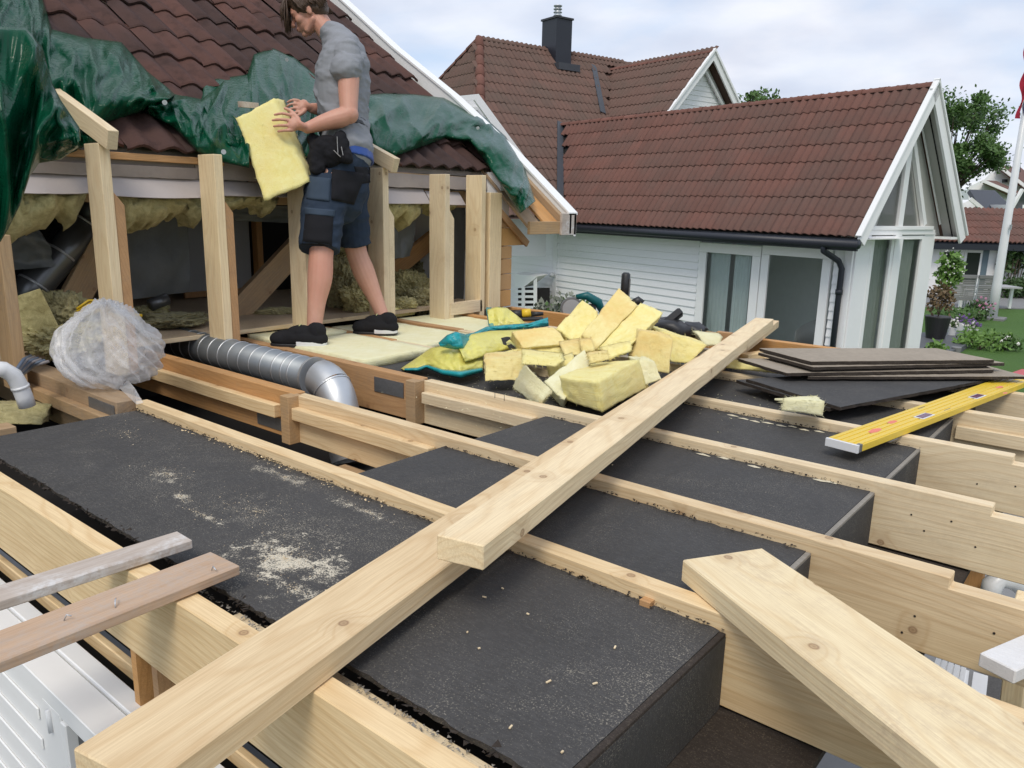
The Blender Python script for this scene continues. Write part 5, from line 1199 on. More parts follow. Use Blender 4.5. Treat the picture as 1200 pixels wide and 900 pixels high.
sloped('soffit_board', (VL+.02, ZE_+.0), (VC, ZR-.03), -.02, 'soffit', -.30, .0)
sloped('soffit_gap', (VRR-.05, ZE_-.02), (VC, ZR-.07), .012, 'dark', -.17, -.155)
sloped('soffit_rib', (VRR-.3, ZE_+.2), (VC, ZR-.16), .03, 'white_paint', -.06, -.045)
tri_('gable_fill', [(0.02, ZE_), (VRR-.1, ZE_), (VC, ZR-.08)], 'soffit', .01, .03)
npart('eave_return', -.30, .0, HZV, VRR-.02, ZE_-.05, ZE_-.01, 'white_paint', gb)
npart('far_wall', .02, 9.0, HZV-.05, HZV, GROUND, ZE_+.1, 'white_board', gb)
b = MB()
for k in range(29):
    pass
for v in (.86, 1.72):
    vs = []
    for k in range(13):
        x = v-.14+.34*k/12; vs += [N(.10+.015*math.sin(k*2), x, .40), N(.10+.015*math.sin(k*2), x, -1.98)]
    MB().add(vs, [(2*k, 2*k+1, 2*k+3, 2*k+2) for k in range(12)]).build('curtain', M['curtain_dim'], nh, fix=False, smooth=True)
# main roof
NM = (NU*-SM+ZV).normalized(); UMv = (NU+ZV*SM).normalized()
lenM = (UMR-UM0+3.2)*math.sqrt(1+SM*SM); rowsM = 21; exM = 0.36
me_m = wave_tile(0.30, .40, 0.036, 2, 0.02, 0.028, seg=5)
VA = 0.15        # where the ridge ends at the hip
def zmain(u): return ZM0+SM*(u-UM0)
def on_main(p):
    q = p-NA; u, v, z = q.dot(NU), q.dot(NV), p.z
    if z > ZMR-.05: return False
    if v < VA-(ZMR-z)/SM*0.62: return False         # hip line
    # hidden behind the wing roof
    zw = ZR-abs(v-VC)*slp
    if z < zw-.15: return False
    # cut by the cross gable
    if v > 3.55 and z < 4.45-abs(v-4.45)*1.05+.1 and v < 5.6: return False
    return v < 9 and z > ZE_-.3
ou = UM0-(ZM0-(ZE_+.12))/SM
lay_tiles(nh, N(ou, -5.0, zmain(ou)), NV, UMv, NM, 0.30, exM, .40, 34, 21, me_m, M['tile_brown'], jit=0.004, keep=on_main)
b = MB(); HB = VA-(ZMR-(-.4))/SM*0.62
b.add([N(ou, HB, zmain(ou)-.05), N(ou, 9, zmain(ou)-.05), N(UMR, 9, ZMR-.05), N(UMR, VA, ZMR-.05)], [(0, 1, 2, 3)])
b.build('roof_underlay', M['tile_brown'], nh)
# hip face at the left end
hd = Vector((0, 0, 0)); HV = (NV*0.62+ZV*SM).normalized(); NH = (NV*-SM+ZV*0.62).normalized()
def on_hip(p):
    q = p-NA; u = q.dot(NU); z = p.z; return z < ZMR-.05 and u > UMR-(ZMR-z)/SM+.0 and u < UMR+(ZMR-z)/SM and z > 2.2
zh = 2.0; lay_tiles(nh, N(UMR+3.2, VA-(ZMR-zh)/SM*.62, zh), -NU, HV, NH, .30, .36, .4, 22, 11, me_m, M['tile_brown'], keep=on_hip, jit=.004, limit=0)
b = MB(); dz_ = ZMR-1.0; b.add([N(UMR-dz_, VA-dz_*.62, ZMR-dz_-.05), N(UMR+dz_, VA-dz_*.62, ZMR-dz_-.05), N(UMR, VA, ZMR-.05)], [(0, 1, 2)]); b.build('roof_underlay', M['tile_brown'], nh)
ridge(N(UMR-3.0, VA-3.0*.62, ZMR-3.0), N(UMR, VA, ZMR+.02), 11, r=.11)
ridge(N(UMR+2.4, VA-2.4*.62, ZMR-2.4), N(UMR, VA, ZMR+.02), 9, r=.09)
ridge(N(UMR, VA, ZMR+.0), N(UMR, 9.0, ZMR+.0), 24, m='tile_brown', r=.08)
# valley flashings
def strap(a, c, w_, m, name='valley_flashing', up=NM, th=.02): return MB().bar(a, c, w_, th, up=up).build(name, M[m], nh)
strap(N(8.72, VC-.02, ZR+.07), N(6.75, VL+.05, zmain(6.75)+.10), .16, 'lead')
strap(N(10.55, 3.72, zmain(10.55)+.05), N(9.1, 2.85, zmain(9.1)+.08), .16, 'lead')
# cross gable roof with white gable, ridge runs towards -u
ZG, VG, UG0, UG1 = 4.50, 4.45, 6.95, 10.8
NGc = (NV*-1.05+ZV).normalized(); UGc = (NV+ZV*1.05).normalized()
def on_cross(p):
    q = p-NA; u, v, z = q.dot(NU), q.dot(NV), p.z; return z > zmain(u)-.1 and u > UG0
lg = 2.2*math.sqrt(1+1.05**2)
lay_tiles(nh, N(UG1+.3, VG-2.2, ZG-2.2*1.05), -NU, UGc, NGc, .30, lg/8.6, .41, 14, 9, me_m, M['tile_brown'], keep=on_cross, jit=.004, limit=0)
b = MB(); b.add([N(UG0, VG-2.2, ZG-2.31-.05), N(UG1, VG-2.2, ZG-2.31-.05), N(UG1, VG, ZG-.05), N(UG0, VG, ZG-.05)], [(0, 1, 2, 3)]); b.add([N(UG0, VG+2.2, ZG-2.31-.05), N(UG1, VG+2.2, ZG-2.31-.05), N(UG1, VG, ZG-.05), N(UG0, VG, ZG-.05)], [(0, 1, 2, 3)]); b.build('roof_underlay', M['tile_brown'], nh)
ridge(N(UG0, VG, ZG), N(UG1-.2, VG, ZG), 10, r=.08)
z_ = ZG-2.2
while z_ < ZG-.3:
    hw_ = (ZG-.05-z_)/1.05-.18
    if hw_ > .1: MB().prism([N(UG0+.32, VG-hw_, z_), N(UG0+.30, VG-hw_, z_), N(UG0+.312, VG-hw_, z_+.118), N(UG0+.32, VG-hw_, z_+.118)], NV*2*hw_).build('weatherboard', M['white_board'], nh)
    z_ += .12
tri2 = lambda name, pts, m, u, t: MB().prism([N(u, v, z) for v, z in pts], NU*t).build(name, M[m], nh)
tri2('gable_fill', [(VG-2.1, ZG-2.3), (VG+2.1, ZG-2.3), (VG, ZG-.08)], 'white_board', UG0+.33, .02)
for sg in (1, -1):
    for off, w_, uu in ((0.0, .20, UG0-.02), (.0, .05, UG0-.06), (.30, .06, UG0+.2)):
        a = (VG-sg*(2.3-off), ZG-(2.3-off)*1.05+.05-off*1.05); c = (VG, ZG+.08-off*1.5)
        d = Vector((0, c[0]-a[0], c[1]-a[1])).normalized(); n_ = Vector((0, -d.z, d.y))*(-sg); ww = w_
        MB().prism([N(uu, v, z) for v, z in ((a[0], a[1]), (c[0], c[1]), (c[0], c[1]-ww*1.4), (a[0]+n_.y*ww, a[1]+n_.z*ww))], NU*.04).build('barge_board', M['white_paint'], nh)
# chimney
def HN(px, py, u):   # hit plane of constant u
    d = ray(px, py); t = (u-(CAM-NA).dot(NU))/d.dot(NU); p = CAM+d*t; q = p-NA; return q.dot(NU), q.dot(NV), p.z
uc = 10.45; _, v0c, zc0 = HN(646, 85, uc); _, v1c, _ = HN(674, 85, uc); zt_c = HN(660, 22, uc)[2]
cw = (v1c-v0c)*.56
ch_ = npart('chimney', uc, uc+.62, v0c+.13, v0c+.13+cw*1.15, ZMR-1.2, zt_c, 'black_blue', nh)
npart('chimney_cap', uc-.03, uc+.65, v0c+.10, v0c+.16+cw*1.15, zt_c+.002, zt_c+.05, 'black', ch_)
vm = v0c+.13+cw*.57
MB().tube([N(uc+.3, vm, zt_c), N(uc+.3, vm, zt_c+.34)], .085, 16).build('flue', M['steel'], ch_, smooth=True)
for z in (.12, .2, .28, .36): MB().tube([N(uc+.3, vm, zt_c+z), N(uc+.3, vm, zt_c+z+.02)], .115, 16).build('flue_ring', M['steel'], ch_, smooth=True)
npart('flashing', uc-.25, uc-.002, v0c+.05, v0c+.25+cw*1.15, zmain(uc)-.15, zmain(uc)+.02, 'lead', nh)
# small white dormer at the left, partly behind our verge
um = 7.4
def HNp(px, py, u): q = HN(px, py, u); return N(*q)
def dband(name, pts, m, u, t=.05): return MB().prism([HNp(x, y, u) for x, y in pts], NU*t).build(name, M[m], nh)
dband('dormer_wall', [(536, 114), (560, 112), (640, 225), (640, 300), (536, 300)], 'white_board', um, .1)
dband('dormer_barge', [(532, 113), (561, 110), (672, 262), (660, 262), (556, 117), (533, 119)], 'white_paint', um-.25, .05)
dband('dormer_window_frame', [(545, 126), (562, 125), (578, 150), (578, 165), (545, 165)], 'white_paint', um-.05, .04)
dband('pane', [(549, 130), (560, 129), (572, 148), (572, 160), (549, 160)], 'glass', um-.055, .004)
# wall lamp, lattice box
lp = N(7.29, -.06, -.80); l_ = MB().tube([lp, lp-NV*.09], .05, 12).build('wall_lamp', M['white_pvc'], smooth=True); tag(l_, 'small white lamp on the corner board of the neighbour wall', 'lamp')
MB().tube([lp-NV*.09, lp-NV*.12+ZV*-.05], .035, 10).build('lamp_head', M['white_pvc'], l_, mw=None) if False else None
lb_ = empty('lattice_box', N(8.1, -.9, GROUND), 'white slatted box with a sloping lid against the neighbour wall', 'box')
def bx(px, py, v=-.7):
    d = ray(px, py); t = (v-(CAM-NA).dot(NV))/d.dot(NV); return CAM+d*t
MB().hexa([bx(603, 321), bx(630, 324), bx(613, 337), bx(603, 337)], NV*.3+ZV*.04).build('lid', M['white_paint'], lb_)
for y in range(5):
    yy = 340+y*6.2; MB().prism([bx(603, yy), bx(627, yy), bx(627, yy+3.0), bx(603, yy+3.0)], NV*.03).build('slat', M['white_paint'], lb_)
for x in (612, 626): MB().prism([bx(x, 329 if x > 620 else 337), bx(x+3.4, 326 if x > 620 else 336), bx(x+3.4, 372), bx(x, 372)], NV*-.02).build('upright', M['white_paint'], lb_)
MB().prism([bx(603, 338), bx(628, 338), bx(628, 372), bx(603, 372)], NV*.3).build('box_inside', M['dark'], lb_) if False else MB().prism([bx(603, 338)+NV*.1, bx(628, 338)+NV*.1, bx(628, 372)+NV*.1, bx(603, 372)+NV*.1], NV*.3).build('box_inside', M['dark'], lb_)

# plants at the foot of that wall
def leafy(name, c, r, m, lb, cat, n=200, leaf=0.05, seed=0, stems=4, pot=None, grp=None, zmin=0.0, up=0.2):
    e = empty(name, c, lb, cat, grp); rd = random.Random(seed); b = MB(); r = Vector(r)
    cl = [Vector((rd.gauss(0, .45), rd.gauss(0, .45), rd.uniform(-.6, .7))) for _ in range(max(4, n//40))]
    for i in range(n):
        k = rd.choice(cl); p = k+Vector((rd.gauss(0, .3), rd.gauss(0, .3), rd.gauss(0, .3)))
        if p.length > 1.15: p = p.normalized()*rd.uniform(.7, 1.1)
        q = Vector(c)+Vector((p.x*r.x, p.y*r.y, r.z+p.z*r.z+zmin)); a = Vector((rd.gauss(0, 1), rd.gauss(0, 1), rd.gauss(0, 1)+up)).normalized(); s_ = a.orthogonal().normalized()
        l = leaf*rd.uniform(.6, 1.3); b.add([q, q+a*l*.5+s_*l*.28, q+a*l, q+a*l*.5-s_*l*.28], [(0, 1, 2, 3)])
    b.build('foliage', M[m], e, fix=False)
    b = MB()
    for i in range(stems):
        a = 2*PI*i/stems; b.tube([Vector(c), Vector(c)+Vector((r.x*.5*math.cos(a), r.y*.5*math.sin(a), zmin+r.z*1.2))], .006+leaf*.05, 5)
    b.build('stems', M['bark'], e)
    return e
M_leaf = plain
def leafmat(name, a, c):
    m, nt = new_mat(name); n = nt.noise(nt.geo, 5, 4, .6); col = nt.mix(n, a, c)
    rn = nt.add('ShaderNodeTexWhiteNoise', None, Vector=nt.mapping(nt.geo, (9, 9, 9))).outputs[0]
    setb(nt, Base_Color=nt.mix(nt.math('MULTIPLY', rn, .3), col, c), Roughness=.6); nt.b.inputs['Subsurface Weight'].default_value = 0.0
    return m
M['leaf_mid'] = leafmat('mid_green_leaf', (0.03, 0.075, 0.014), (0.08, 0.16, 0.03))
M['leaf_dark'] = leafmat('dark_green_leaf', (0.02, 0.05, 0.012), (0.05, 0.10, 0.022))
M['leaf_light'] = leafmat('light_green_leaf', (0.07, 0.15, 0.02), (0.14, 0.26, 0.05))
M['leaf_grey'] = leafmat('grey_dry_leaf', (0.14, 0.15, 0.12), (0.26, 0.28, 0.22))
M['leaf_brown'] = leafmat('reddish_brown_leaf', (0.10, 0.06, 0.03), (0.16, 0.11, 0.05))
M['bark'] = plain('bark', (0.09, 0.065, 0.045), 0.9, 0.4, 12, bmp=.8)
M['petal_white'] = plain('white_petal', (0.8, 0.78, 0.74), 0.6); M['petal_purple'] = plain('purple_petal', (0.14, 0.06, 0.25), 0.6); M['petal_pink'] = plain('pink_petal', (0.5, 0.2, 0.32), 0.6)
for i, (px, py, h) in enumerate(((640, 366, .3), (650, 365, .22), (662, 362, .30), (674, 362, .28))):
    c = bx(px, py, -1.6); leafy('border_plant', c-ZV*.3, (.22, .22, .30), 'leaf_grey' if i % 2 == 0 else 'leaf_mid', ['dry arching grass tuft left of the saw', 'grey dry twiggy plant left of the saw', 'brown twiggy plant behind the saw', 'low green plant under the saw'][i], 'plant', 150, .12, i, grp='plants at the foot of the neighbour wall', up=1.2)

# ------------------------------------------------------------------ right background
def GP(px, py): return HZ(px, py, GROUND)
def vert(px, py, p0):   # point above p0's vertical line facing plane
    n = Vector((FW.x, FW.y, 0)).normalized(); return HP(px, py, p0, n)
o = MB().hexa([GP(1075, 395)+ZV*.0, GP(1152, 394), GP(1128, 412), GP(1060, 440)], ZV*.12).build('terrace_deck', M['dark_deck']); tag(o, 'dark grey decking beside the glazed gable', 'deck'); 
# pots
def pot(c, r0, r1, h, m, name, lb, cat='plant pot'):
    return tag(MB().tube([c, c+ZV*h*.97, c+ZV*h], [r0, r1, r1*.98], 24).build(name, M[m], smooth=False), lb, cat)
pc = GP(1095, 402)+ZV*.12
s_ = DEP(pc)/FPX
pot(pc, 10*s_, 14*s_, 26*s_, 'black', 'plant_pot', 'tall black tapered pot beside the glazed gable')
leafy('potted_bush', pc+ZV*26*s_, (13*s_, 13*s_, 19*s_), 'leaf_brown', 'reddish brown bush in the tall black pot', 'bush', 500, .10, 3)
leafy('flowering_bush', pc+ZV*56*s_+NV*.2, (13*s_, 13*s_, 22*s_), 'leaf_light', 'light green bush with white flowers above the reddish one', 'bush', 700, .13, 5)
def blossoms(c, r, n, m, size, seed, parent):
    b = MB(); rd = random.Random(seed)
    for i in range(n):
        p = Vector((rd.gauss(0, .5), rd.gauss(0, .5), rd.gauss(0, .5))); q = Vector(c)+Vector((p.x*r[0], p.y*r[1], p.z*r[2]))
        for k in range(5):
            a = 2*PI*k/5; a2 = a+1.0; u = RT*math.cos(a)+UP*math.sin(a); v = RT*math.cos(a2)+UP*math.sin(a2); b.add([q-FW*.02, q+u*size*.62, q+(u+v)*size*.4, q+v*size*.62], [(0, 1, 2, 3)])
    return b.build('blossoms', M[m], parent, fix=False)
bu = bpy.data.objects['flowering_bush']; blossoms(pc+ZV*78*s_-FW*.1, (16*s_, 16*s_, 22*s_), 34, 'petal_white', .028, 3, bu)
for i, (px, py, w_, h, pm, fm, lb) in enumerate(((1114, 398, 5, 9, 'white_pvc', 'petal_white', 'small white pot with white flowers on the dark decking'), (1136, 399, 8, 8, 'white_pvc', 'petal_purple', 'wide pale pot with mixed pansies on the dark decking'), (1122, 392, 6, 9, 'white_pvc', 'petal_purple', 'pot of purple pansies behind the two front pots'))):
    c = GP(px, py)+ZV*.12; k = DEP(c)/FPX; p_ = pot(c, w_*.8*k, w_*k, h*k, pm, 'flower_pot', lb, 'flower pot')
    fl = leafy('pansies', c+ZV*h*k*.8, (w_*1.2*k, w_*1.2*k, 5*k), 'leaf_mid', 'flowers growing in the '+['small white pot', 'wide pale pot', 'rear purple pansy pot'][i], 'flowers', 120, .06, 20+i)
    blossoms(c+ZV*(h+6)*k, (w_*1.3*k, w_*1.3*k, 5*k), 26, fm, .045, 30+i, fl)
    if i == 1: blossoms(c+ZV*(h+5)*k, (w_*1.2*k, w_*1.2*k, 4*k), 16, 'petal_white', .045, 37, fl)
c = GP(1098, 420)+ZV*.02; leafy('leafy_pot_plant', c, (.25, .25, .18), 'leaf_light', 'low green plant tub at the corner of the glazed gable', 'plant', 260, .11, 9)
c = GP(1120, 415); pot(c, .08, .1, .16, 'paving', 'plant_pot', 'small grey pot beside the low green tub')
for i, (px, py, rx, rz, m, lb) in enumerate(((1125, 374, .7, .22, 'leaf_mid', 'low leafy border plant left of the flagpole'), (1160, 398, .55, .2, 'leaf_light', 'light green border plant in front of the flagpole'), (1178, 404, .45, .16, 'leaf_mid', 'low border plant with white blooms on the lawn'), (1148, 404, .5, .18, 'leaf_light', 'leafy border plant beside the pansy pots'), (1148, 370, .35, .3, 'leaf_dark', 'plant with pink flowers by the flagpole foot'))):
    c = GP(px, py+6); e = leafy('border_plant', c, (rx, rx, rz), m, lb, 'plant', 300, .12, 40+i, grp='border plants by the lawn')
    if i in (2, 4): blossoms(c+ZV*rz*1.6, (rx*.6, rx*.6, rz*.5), 16, 'petal_white' if i == 2 else 'petal_pink', .06, 50+i, e)
# flagpole and flag
fp = GP(1162, 374); top = vert(1216, -60, fp); k = DEP(fp)/FPX
fpo = empty('flagpole', fp, 'white flagpole standing on the lawn', 'flagpole')
ft = fp+ZV*(vert(1200, -60, fp).z-fp.z)
MB().tube([fp, fp+ZV*1.0, ft], [9*k*.62, 8*k*.62, 2.6*k*.6], 16).build('pole', M['white_pvc'], fpo, smooth=True)
MB().bar(fp+ZV*2.6-FW*.2, fp+ZV*2.75-FW*.2, .05, .05, up=NU).build('cleat', M['steel'], fpo)
MB().box(fp.x-.35, fp.x+.35, fp.y-.35, fp.y+.35, GROUND-.02, GROUND+.06).build('footing', M['paving'], fpo)
def flagstrip(name, pts, w_, m, par, off=0.0, n=26):
    vs = []; 
    for i in range(n+1):
        x, y = polyat(pts, i/n); p = vert(x, y, fp)-Vector((FW.x, FW.y, 0)).normalized()*(.25+off)+side*.04*math.sin(i*.7+off*9)
        ww = w_*(1+.4*math.sin(i*.5+off*5)); vs += [p-side*ww*k, p+side*ww*k]
    return MB().add(vs, [(2*i, 2*i+1, 2*i+3, 2*i+2) for i in range(n)]).build(name, M[m], par, fix=False, smooth=True)
fl = empty('flag', vert(1195, 80, fp), 'red flag with white-edged blue cross hanging limp on the pole', 'flag')
flagstrip('flag_cloth', [(1200, 40), (1197, 60), (1194, 90), (1193, 110), (1189, 128), (1187, 140)], 2.6, 'flag_red', fl)
flagstrip('flag_cloth', [(1203, 38), (1201, 62), (1199, 85), (1197, 105), (1192, 122)], 3.0, 'flag_red', fl, .1)
flagstrip('white_stripe', [(1199, 55), (1197, 75), (1196, 92), (1191, 112), (1188, 136)], .9, 'petal_white', fl, .16)
flagstrip('white_stripe', [(1202, 45), (1200, 70), (1198, 95), (1194, 110)], .8, 'petal_white', fl, .2)
flagstrip('blue_stripe', [(1198, 60), (1199, 75), (1194, 100), (1190, 112), (1187, 138)], .9, 'blue_flag', fl, .22)
# garden building with red roof
def gq(px, py, dep): return HD(px, py, dep)
DG = 29.0
gbld = empty('garden_house', HD(1160, 345, DG), 'white single-storey house with red tiled roof beyond the patio', 'house')
dirR = Vector((side.x, side.y, 0)).normalized(); dirF = Vector((away.x, away.y, 0)).normalized()
gl = HD(1092, 283, DG); zE = gl.z; zRg = HD(1150, 245, DG+2.6).z; x1 = 11.0
eL = Vector((gl.x, gl.y, zE)); sR = (zRg-zE)/2.6; NG = (dirF*-sR+ZV).normalized(); UGv = (dirF+ZV*sR).normalized()
me_g = wave_tile(0.36, .62, 0.06, 2, 0.03, 0.05, seg=5); lenG = math.hypot(2.6, zRg-zE)
lay_tiles(gbld, eL-dirR*1.5, dirR, UGv, NG, .36, lenG/5, .62, 30, 5, me_g, M['tile_red'], jit=.004)
MB().hexa([eL-dirR*1.5-ZV*.04, eL+dirR*10-ZV*.04, eL+dirR*10+dirF*2.6+ZV*(zRg-zE-.04), eL-dirR*1.5+dirF*2.6+ZV*(zRg-zE-.04)], dirF*.1-ZV*.1).build('roof_deck', M['black_blue'], gbld)
MB().hexa([eL-dirR*1.5-ZV*.28, eL+dirR*10-ZV*.28, eL+dirR*10-ZV*.06, eL-dirR*1.5-ZV*.06], dirF*.1).build('fascia', M['black_blue'], gbld)
w0 = eL+dirF*.5; w0.z = GROUND
def wq(name, x0, x1_, z0, z1, m, o=0.0, t=.05):
    return MB().hexa([w0+dirR*x0-dirF*o+ZV*z0, w0+dirR*x1_-dirF*o+ZV*z0, w0+dirR*x1_-dirF*o+ZV*z1, w0+dirR*x0-dirF*o+ZV*z1], dirF*t).build(name, M[m], gbld)
hg = zE-GROUND-.1
wq('wall', -1.5, 10, 0, hg, 'white_board', 0, .2)
def gx(px): return (HP(px, 300, w0, dirF)-w0).dot(dirR)
for a, c in ((1101, 1126), (1130, 1151)):
    f = wq('window', gx(a), gx(c), .25, hg-.2, 'white_paint', .04); p = MB().hexa([w0+dirR*(gx(a)+.09)-dirF*.05+ZV*.3, w0+dirR*(gx(c)-.09)-dirF*.05+ZV*.3, w0+dirR*(gx(c)-.09)-dirF*.05+ZV*(hg-.3), w0+dirR*(gx(a)+.09)-dirF*.05+ZV*(hg-.3)], dirF*.005).build('pane', M['glass_dark'], f)
wq('drip_board', gx(1098), gx(1197), hg-.15, hg-.02, 'white_paint', .06)
wq('blue_panel', gx(1151), gx(1158), .25, hg-.2, 'blue_grey', .06)
patio = MB().hexa([w0-dirR*2-dirF*4+ZV*.004, w0+dirR*12-dirF*4+ZV*.004, w0+dirR*12+ZV*.004, w0-dirR*2+ZV*.004], ZV*.03).build('patio', M['paving']); tag(patio, kind='structure')
for i, (px, py) in enumerate(((1170, 300), (1182, 306), (1190, 310))):
    c = HP(px, 340, w0-dirF*.15, dirF); b = leafy('climbing_shrub', Vector((c.x, c.y, GROUND)), (.3, .12, .55), 'leaf_dark', ['espaliered shrub on the garden house wall, left one', 'espaliered shrub on the garden house wall, middle one', 'espaliered shrub on the garden house wall, right one'][i], 'shrub', 140, .22, 60+i, zmin=.8, grp='wall shrubs')
for i, (px, lb) in enumerate(((1180, 'dark hedge shrub by the garden house, beside the pole'), (1197, 'dark hedge shrub by the garden house at the right edge'))):
    c = HP(px, 350, w0-dirF*.6, dirF); leafy('hedge_shrub', Vector((c.x, c.y, GROUND)), (.6, .4, .38), 'leaf_dark', lb, 'shrub', 500, .16, 70+i)
# patio chairs and table
def pchair(px, lb, i):
    c = HD(px, 362, 24.5); c.z = GROUND+.03; e = empty('patio_chair', c, lb, 'chair', 'grey patio chairs')
    hw_ = .36; fwd = dirF
    def bq(a, b2, w_, h, nm, m): MB().bar(c+dirR*a[0]+fwd*a[1]+ZV*a[2], c+dirR*b2[0]+fwd*b2[1]+ZV*b2[2], w_, h).build(nm, M[m], e)
    for z in range(12): bq((-hw_, 0.0, .42+z*.06), (hw_, 0.0, .42+z*.06), .02, .05, 'back_slat', 'chair_grey')
    bq((-hw_, .25, .42), (hw_, .25, .42), .5, .04, 'seat', 'chair_grey')
    for sx_ in (-1, 1):
        for fy in (0, .5): MB().tube([c+dirR*sx_*hw_+fwd*fy, c+dirR*sx_*hw_+fwd*fy+ZV*(1.1 if fy == 0 else .65)], .02, 6).build('leg', M['steel'], e)
        bq((sx_*hw_, 0, .65), (sx_*hw_, .5, .65), .04, .03, 'armrest', 'steel')
    bq((-hw_, 0, .12), (hw_, 0, .12), .03, .03, 'stretcher', 'white_paint'); bq((-hw_, .0, 1.14), (hw_, .0, 1.14), .1, .1, 'cushion', 'chair_grey' if i else 'paving')
pchair(1125.5, 'left grey slatted patio chair near the potted bush', 0); pchair(1155, 'right grey slatted patio chair next to the flagpole', 1)
tc_ = HD(1158, 360, 26.0); tc_.z = GROUND+.03; te = empty('patio_table', tc_, 'pale patio table behind the two grey chairs', 'table')
MB().bar(tc_-dirR*1.0+ZV*.72, tc_+dirR*.75+ZV*.72, .9, .05).build('table_top', M['paving_pale'], te)
for a in (-.95, .70): MB().bar(tc_+dirR*a, tc_+dirR*a+ZV*.69, .08, .08, up=dirF).build('leg', M['white_paint'], te)

# distant houses
def farhouse(name, lb, dep, wall, roof=None, m_roof='tile_red', barge=None, extra=()):
    c = HD(wall[0][0], wall[0][1], dep); e = empty(name, c, lb, 'house', 'far houses on the right')
    MB().prism([HD(x, y, dep) for x, y in wall], dirF*6).build('wall', M['white_board'], e)
    if roof:
        for k, r in enumerate(roof): MB().hexa([HD(x, y, dep-1+dd) for x, y, dd in r], dirF*.2-ZV*.2).build('roof', M[m_roof], e)
    for q in (barge or ()):
        a, c2, w_ = q; MB().bar(HD(*a, dep-1.2), HD(*c2, dep-1.2), .15, w_, up=ZV).build('barge_board', M['white_paint'], e)
    for nm, q, m in extra: MB().prism([HD(x, y, dep-.4) for x, y in q], dirF*.3).build(nm, M[m], e)
    return e
farhouse('far_house', 'white far house with black chimneys and a red roof, highest at the right edge', 62, [(1150, 216), (1169, 196), (1200, 220), (1225, 240), (1225, 262), (1150, 262)],
    [[(1171, 194, 0), (1196, 196, 9), (1240, 232, 9), (1216, 230, 0)]], 'tile_red', [((1150, 215), (1170, 194), .22), ((1170, 194), (1216, 230), .22)],
    [('chimney', [(1167, 188), (1173, 188), (1173, 197), (1167, 197)], 'black'), ('chimney', [(1190, 191), (1196, 191), (1196, 202), (1190, 202)], 'black'), ('window', [(1177, 210), (1181, 210), (1181, 214), (1177, 214)], 'glass_dark')])
farhouse('far_house', 'white far gable with small red roof strip in front of the highest one', 56, [(1135, 222), (1152, 213), (1190, 230), (1190, 262), (1135, 262)],
    [[(1153, 211, 0), (1168, 212, 6), (1200, 227, 6), (1189, 228, 0)]], 'tile_red', [((1134, 221), (1152, 212), .2), ((1152, 212), (1190, 228), .2)])
farhouse('far_house', 'dark-roofed far house just above the red garden house roof', 46, [(1125, 240), (1137, 234), (1150, 244), (1150, 262), (1125, 262)],
    [[(1136, 222, 2), (1166, 223, 4), (1190, 247, 4), (1152, 247, 0)]], 'black_blue', [((1137, 233), (1154, 247), .2)])
farhouse('far_house', 'second dark roof at the right edge with a white barge board', 44, [(1192, 240), (1215, 240), (1215, 262), (1192, 262)],
    [[(1198, 223, 0), (1235, 223, 4), (1235, 247, 4), (1185, 247, 0)]], 'black_blue', [((1184, 247), (1198, 222), .16)])
# tree
def tree(base, trunk_h, crown_c, crown_r, n, leaf, lb, seed, m='leaf_mid', name='deciduous_tree'):
    e = empty(name, base, lb, 'tree'); rd = random.Random(seed); b = MB(); tb2 = base.lerp(crown_c, .6)
    b.tube([base, base.lerp(tb2, .5)+side*.1, tb2], [.28, .22, .15], 8); cr = Vector(crown_r); cl = []
    for i in range(46):
        while True:
            p = Vector((rd.uniform(-1, 1), rd.uniform(-1, 1), rd.uniform(-1, 1)))
            if .35 < p.length < 1: break
        q = crown_c+dirR*p.x*cr.x+dirF*p.y*cr.y+ZV*p.z*cr.z; cl.append((q, rd.uniform(.10, .24)*cr.x))
        b.tube([tb2, tb2.lerp(q, .5)+ZV*.15, q], [.07, .04, .012], 5)
    b.build('trunk', M['bark'], e, smooth=True); f = MB()
    for i in range(n):
        q, r = rd.choice(cl); p = q+Vector((rd.gauss(0, 1), rd.gauss(0, 1), rd.gauss(0, .7)))*r*.75
        a = Vector((rd.gauss(0, 1), rd.gauss(0, 1), rd.gauss(0, 1))).normalized(); s_ = a.orthogonal().normalized(); l = leaf*rd.uniform(.6, 1.3)
        f.add([p, p+a*l*.5+s_*l*.3, p+a*l, p+a*l*.5-s_*l*.3], [(0, 1, 2, 3)])
    f.build('crown', M[m], e, fix=False); return e
tcn = HD(1118, 172, 40); tree(Vector((tcn.x, tcn.y, GROUND)), 4, tcn, (2.15, 2.1, 2.75), 12000, .19, 'broad green tree behind the glazed gable', 5)
tc2 = HD(1142, 225, 38); 
tc3 = HD(888, 122, 30); tree(Vector((tc3.x, tc3.y, GROUND)), 4, tc3, (.9, .9, .5), 900, .16, 'treetop peeping over the ridge between the two gables', 8)
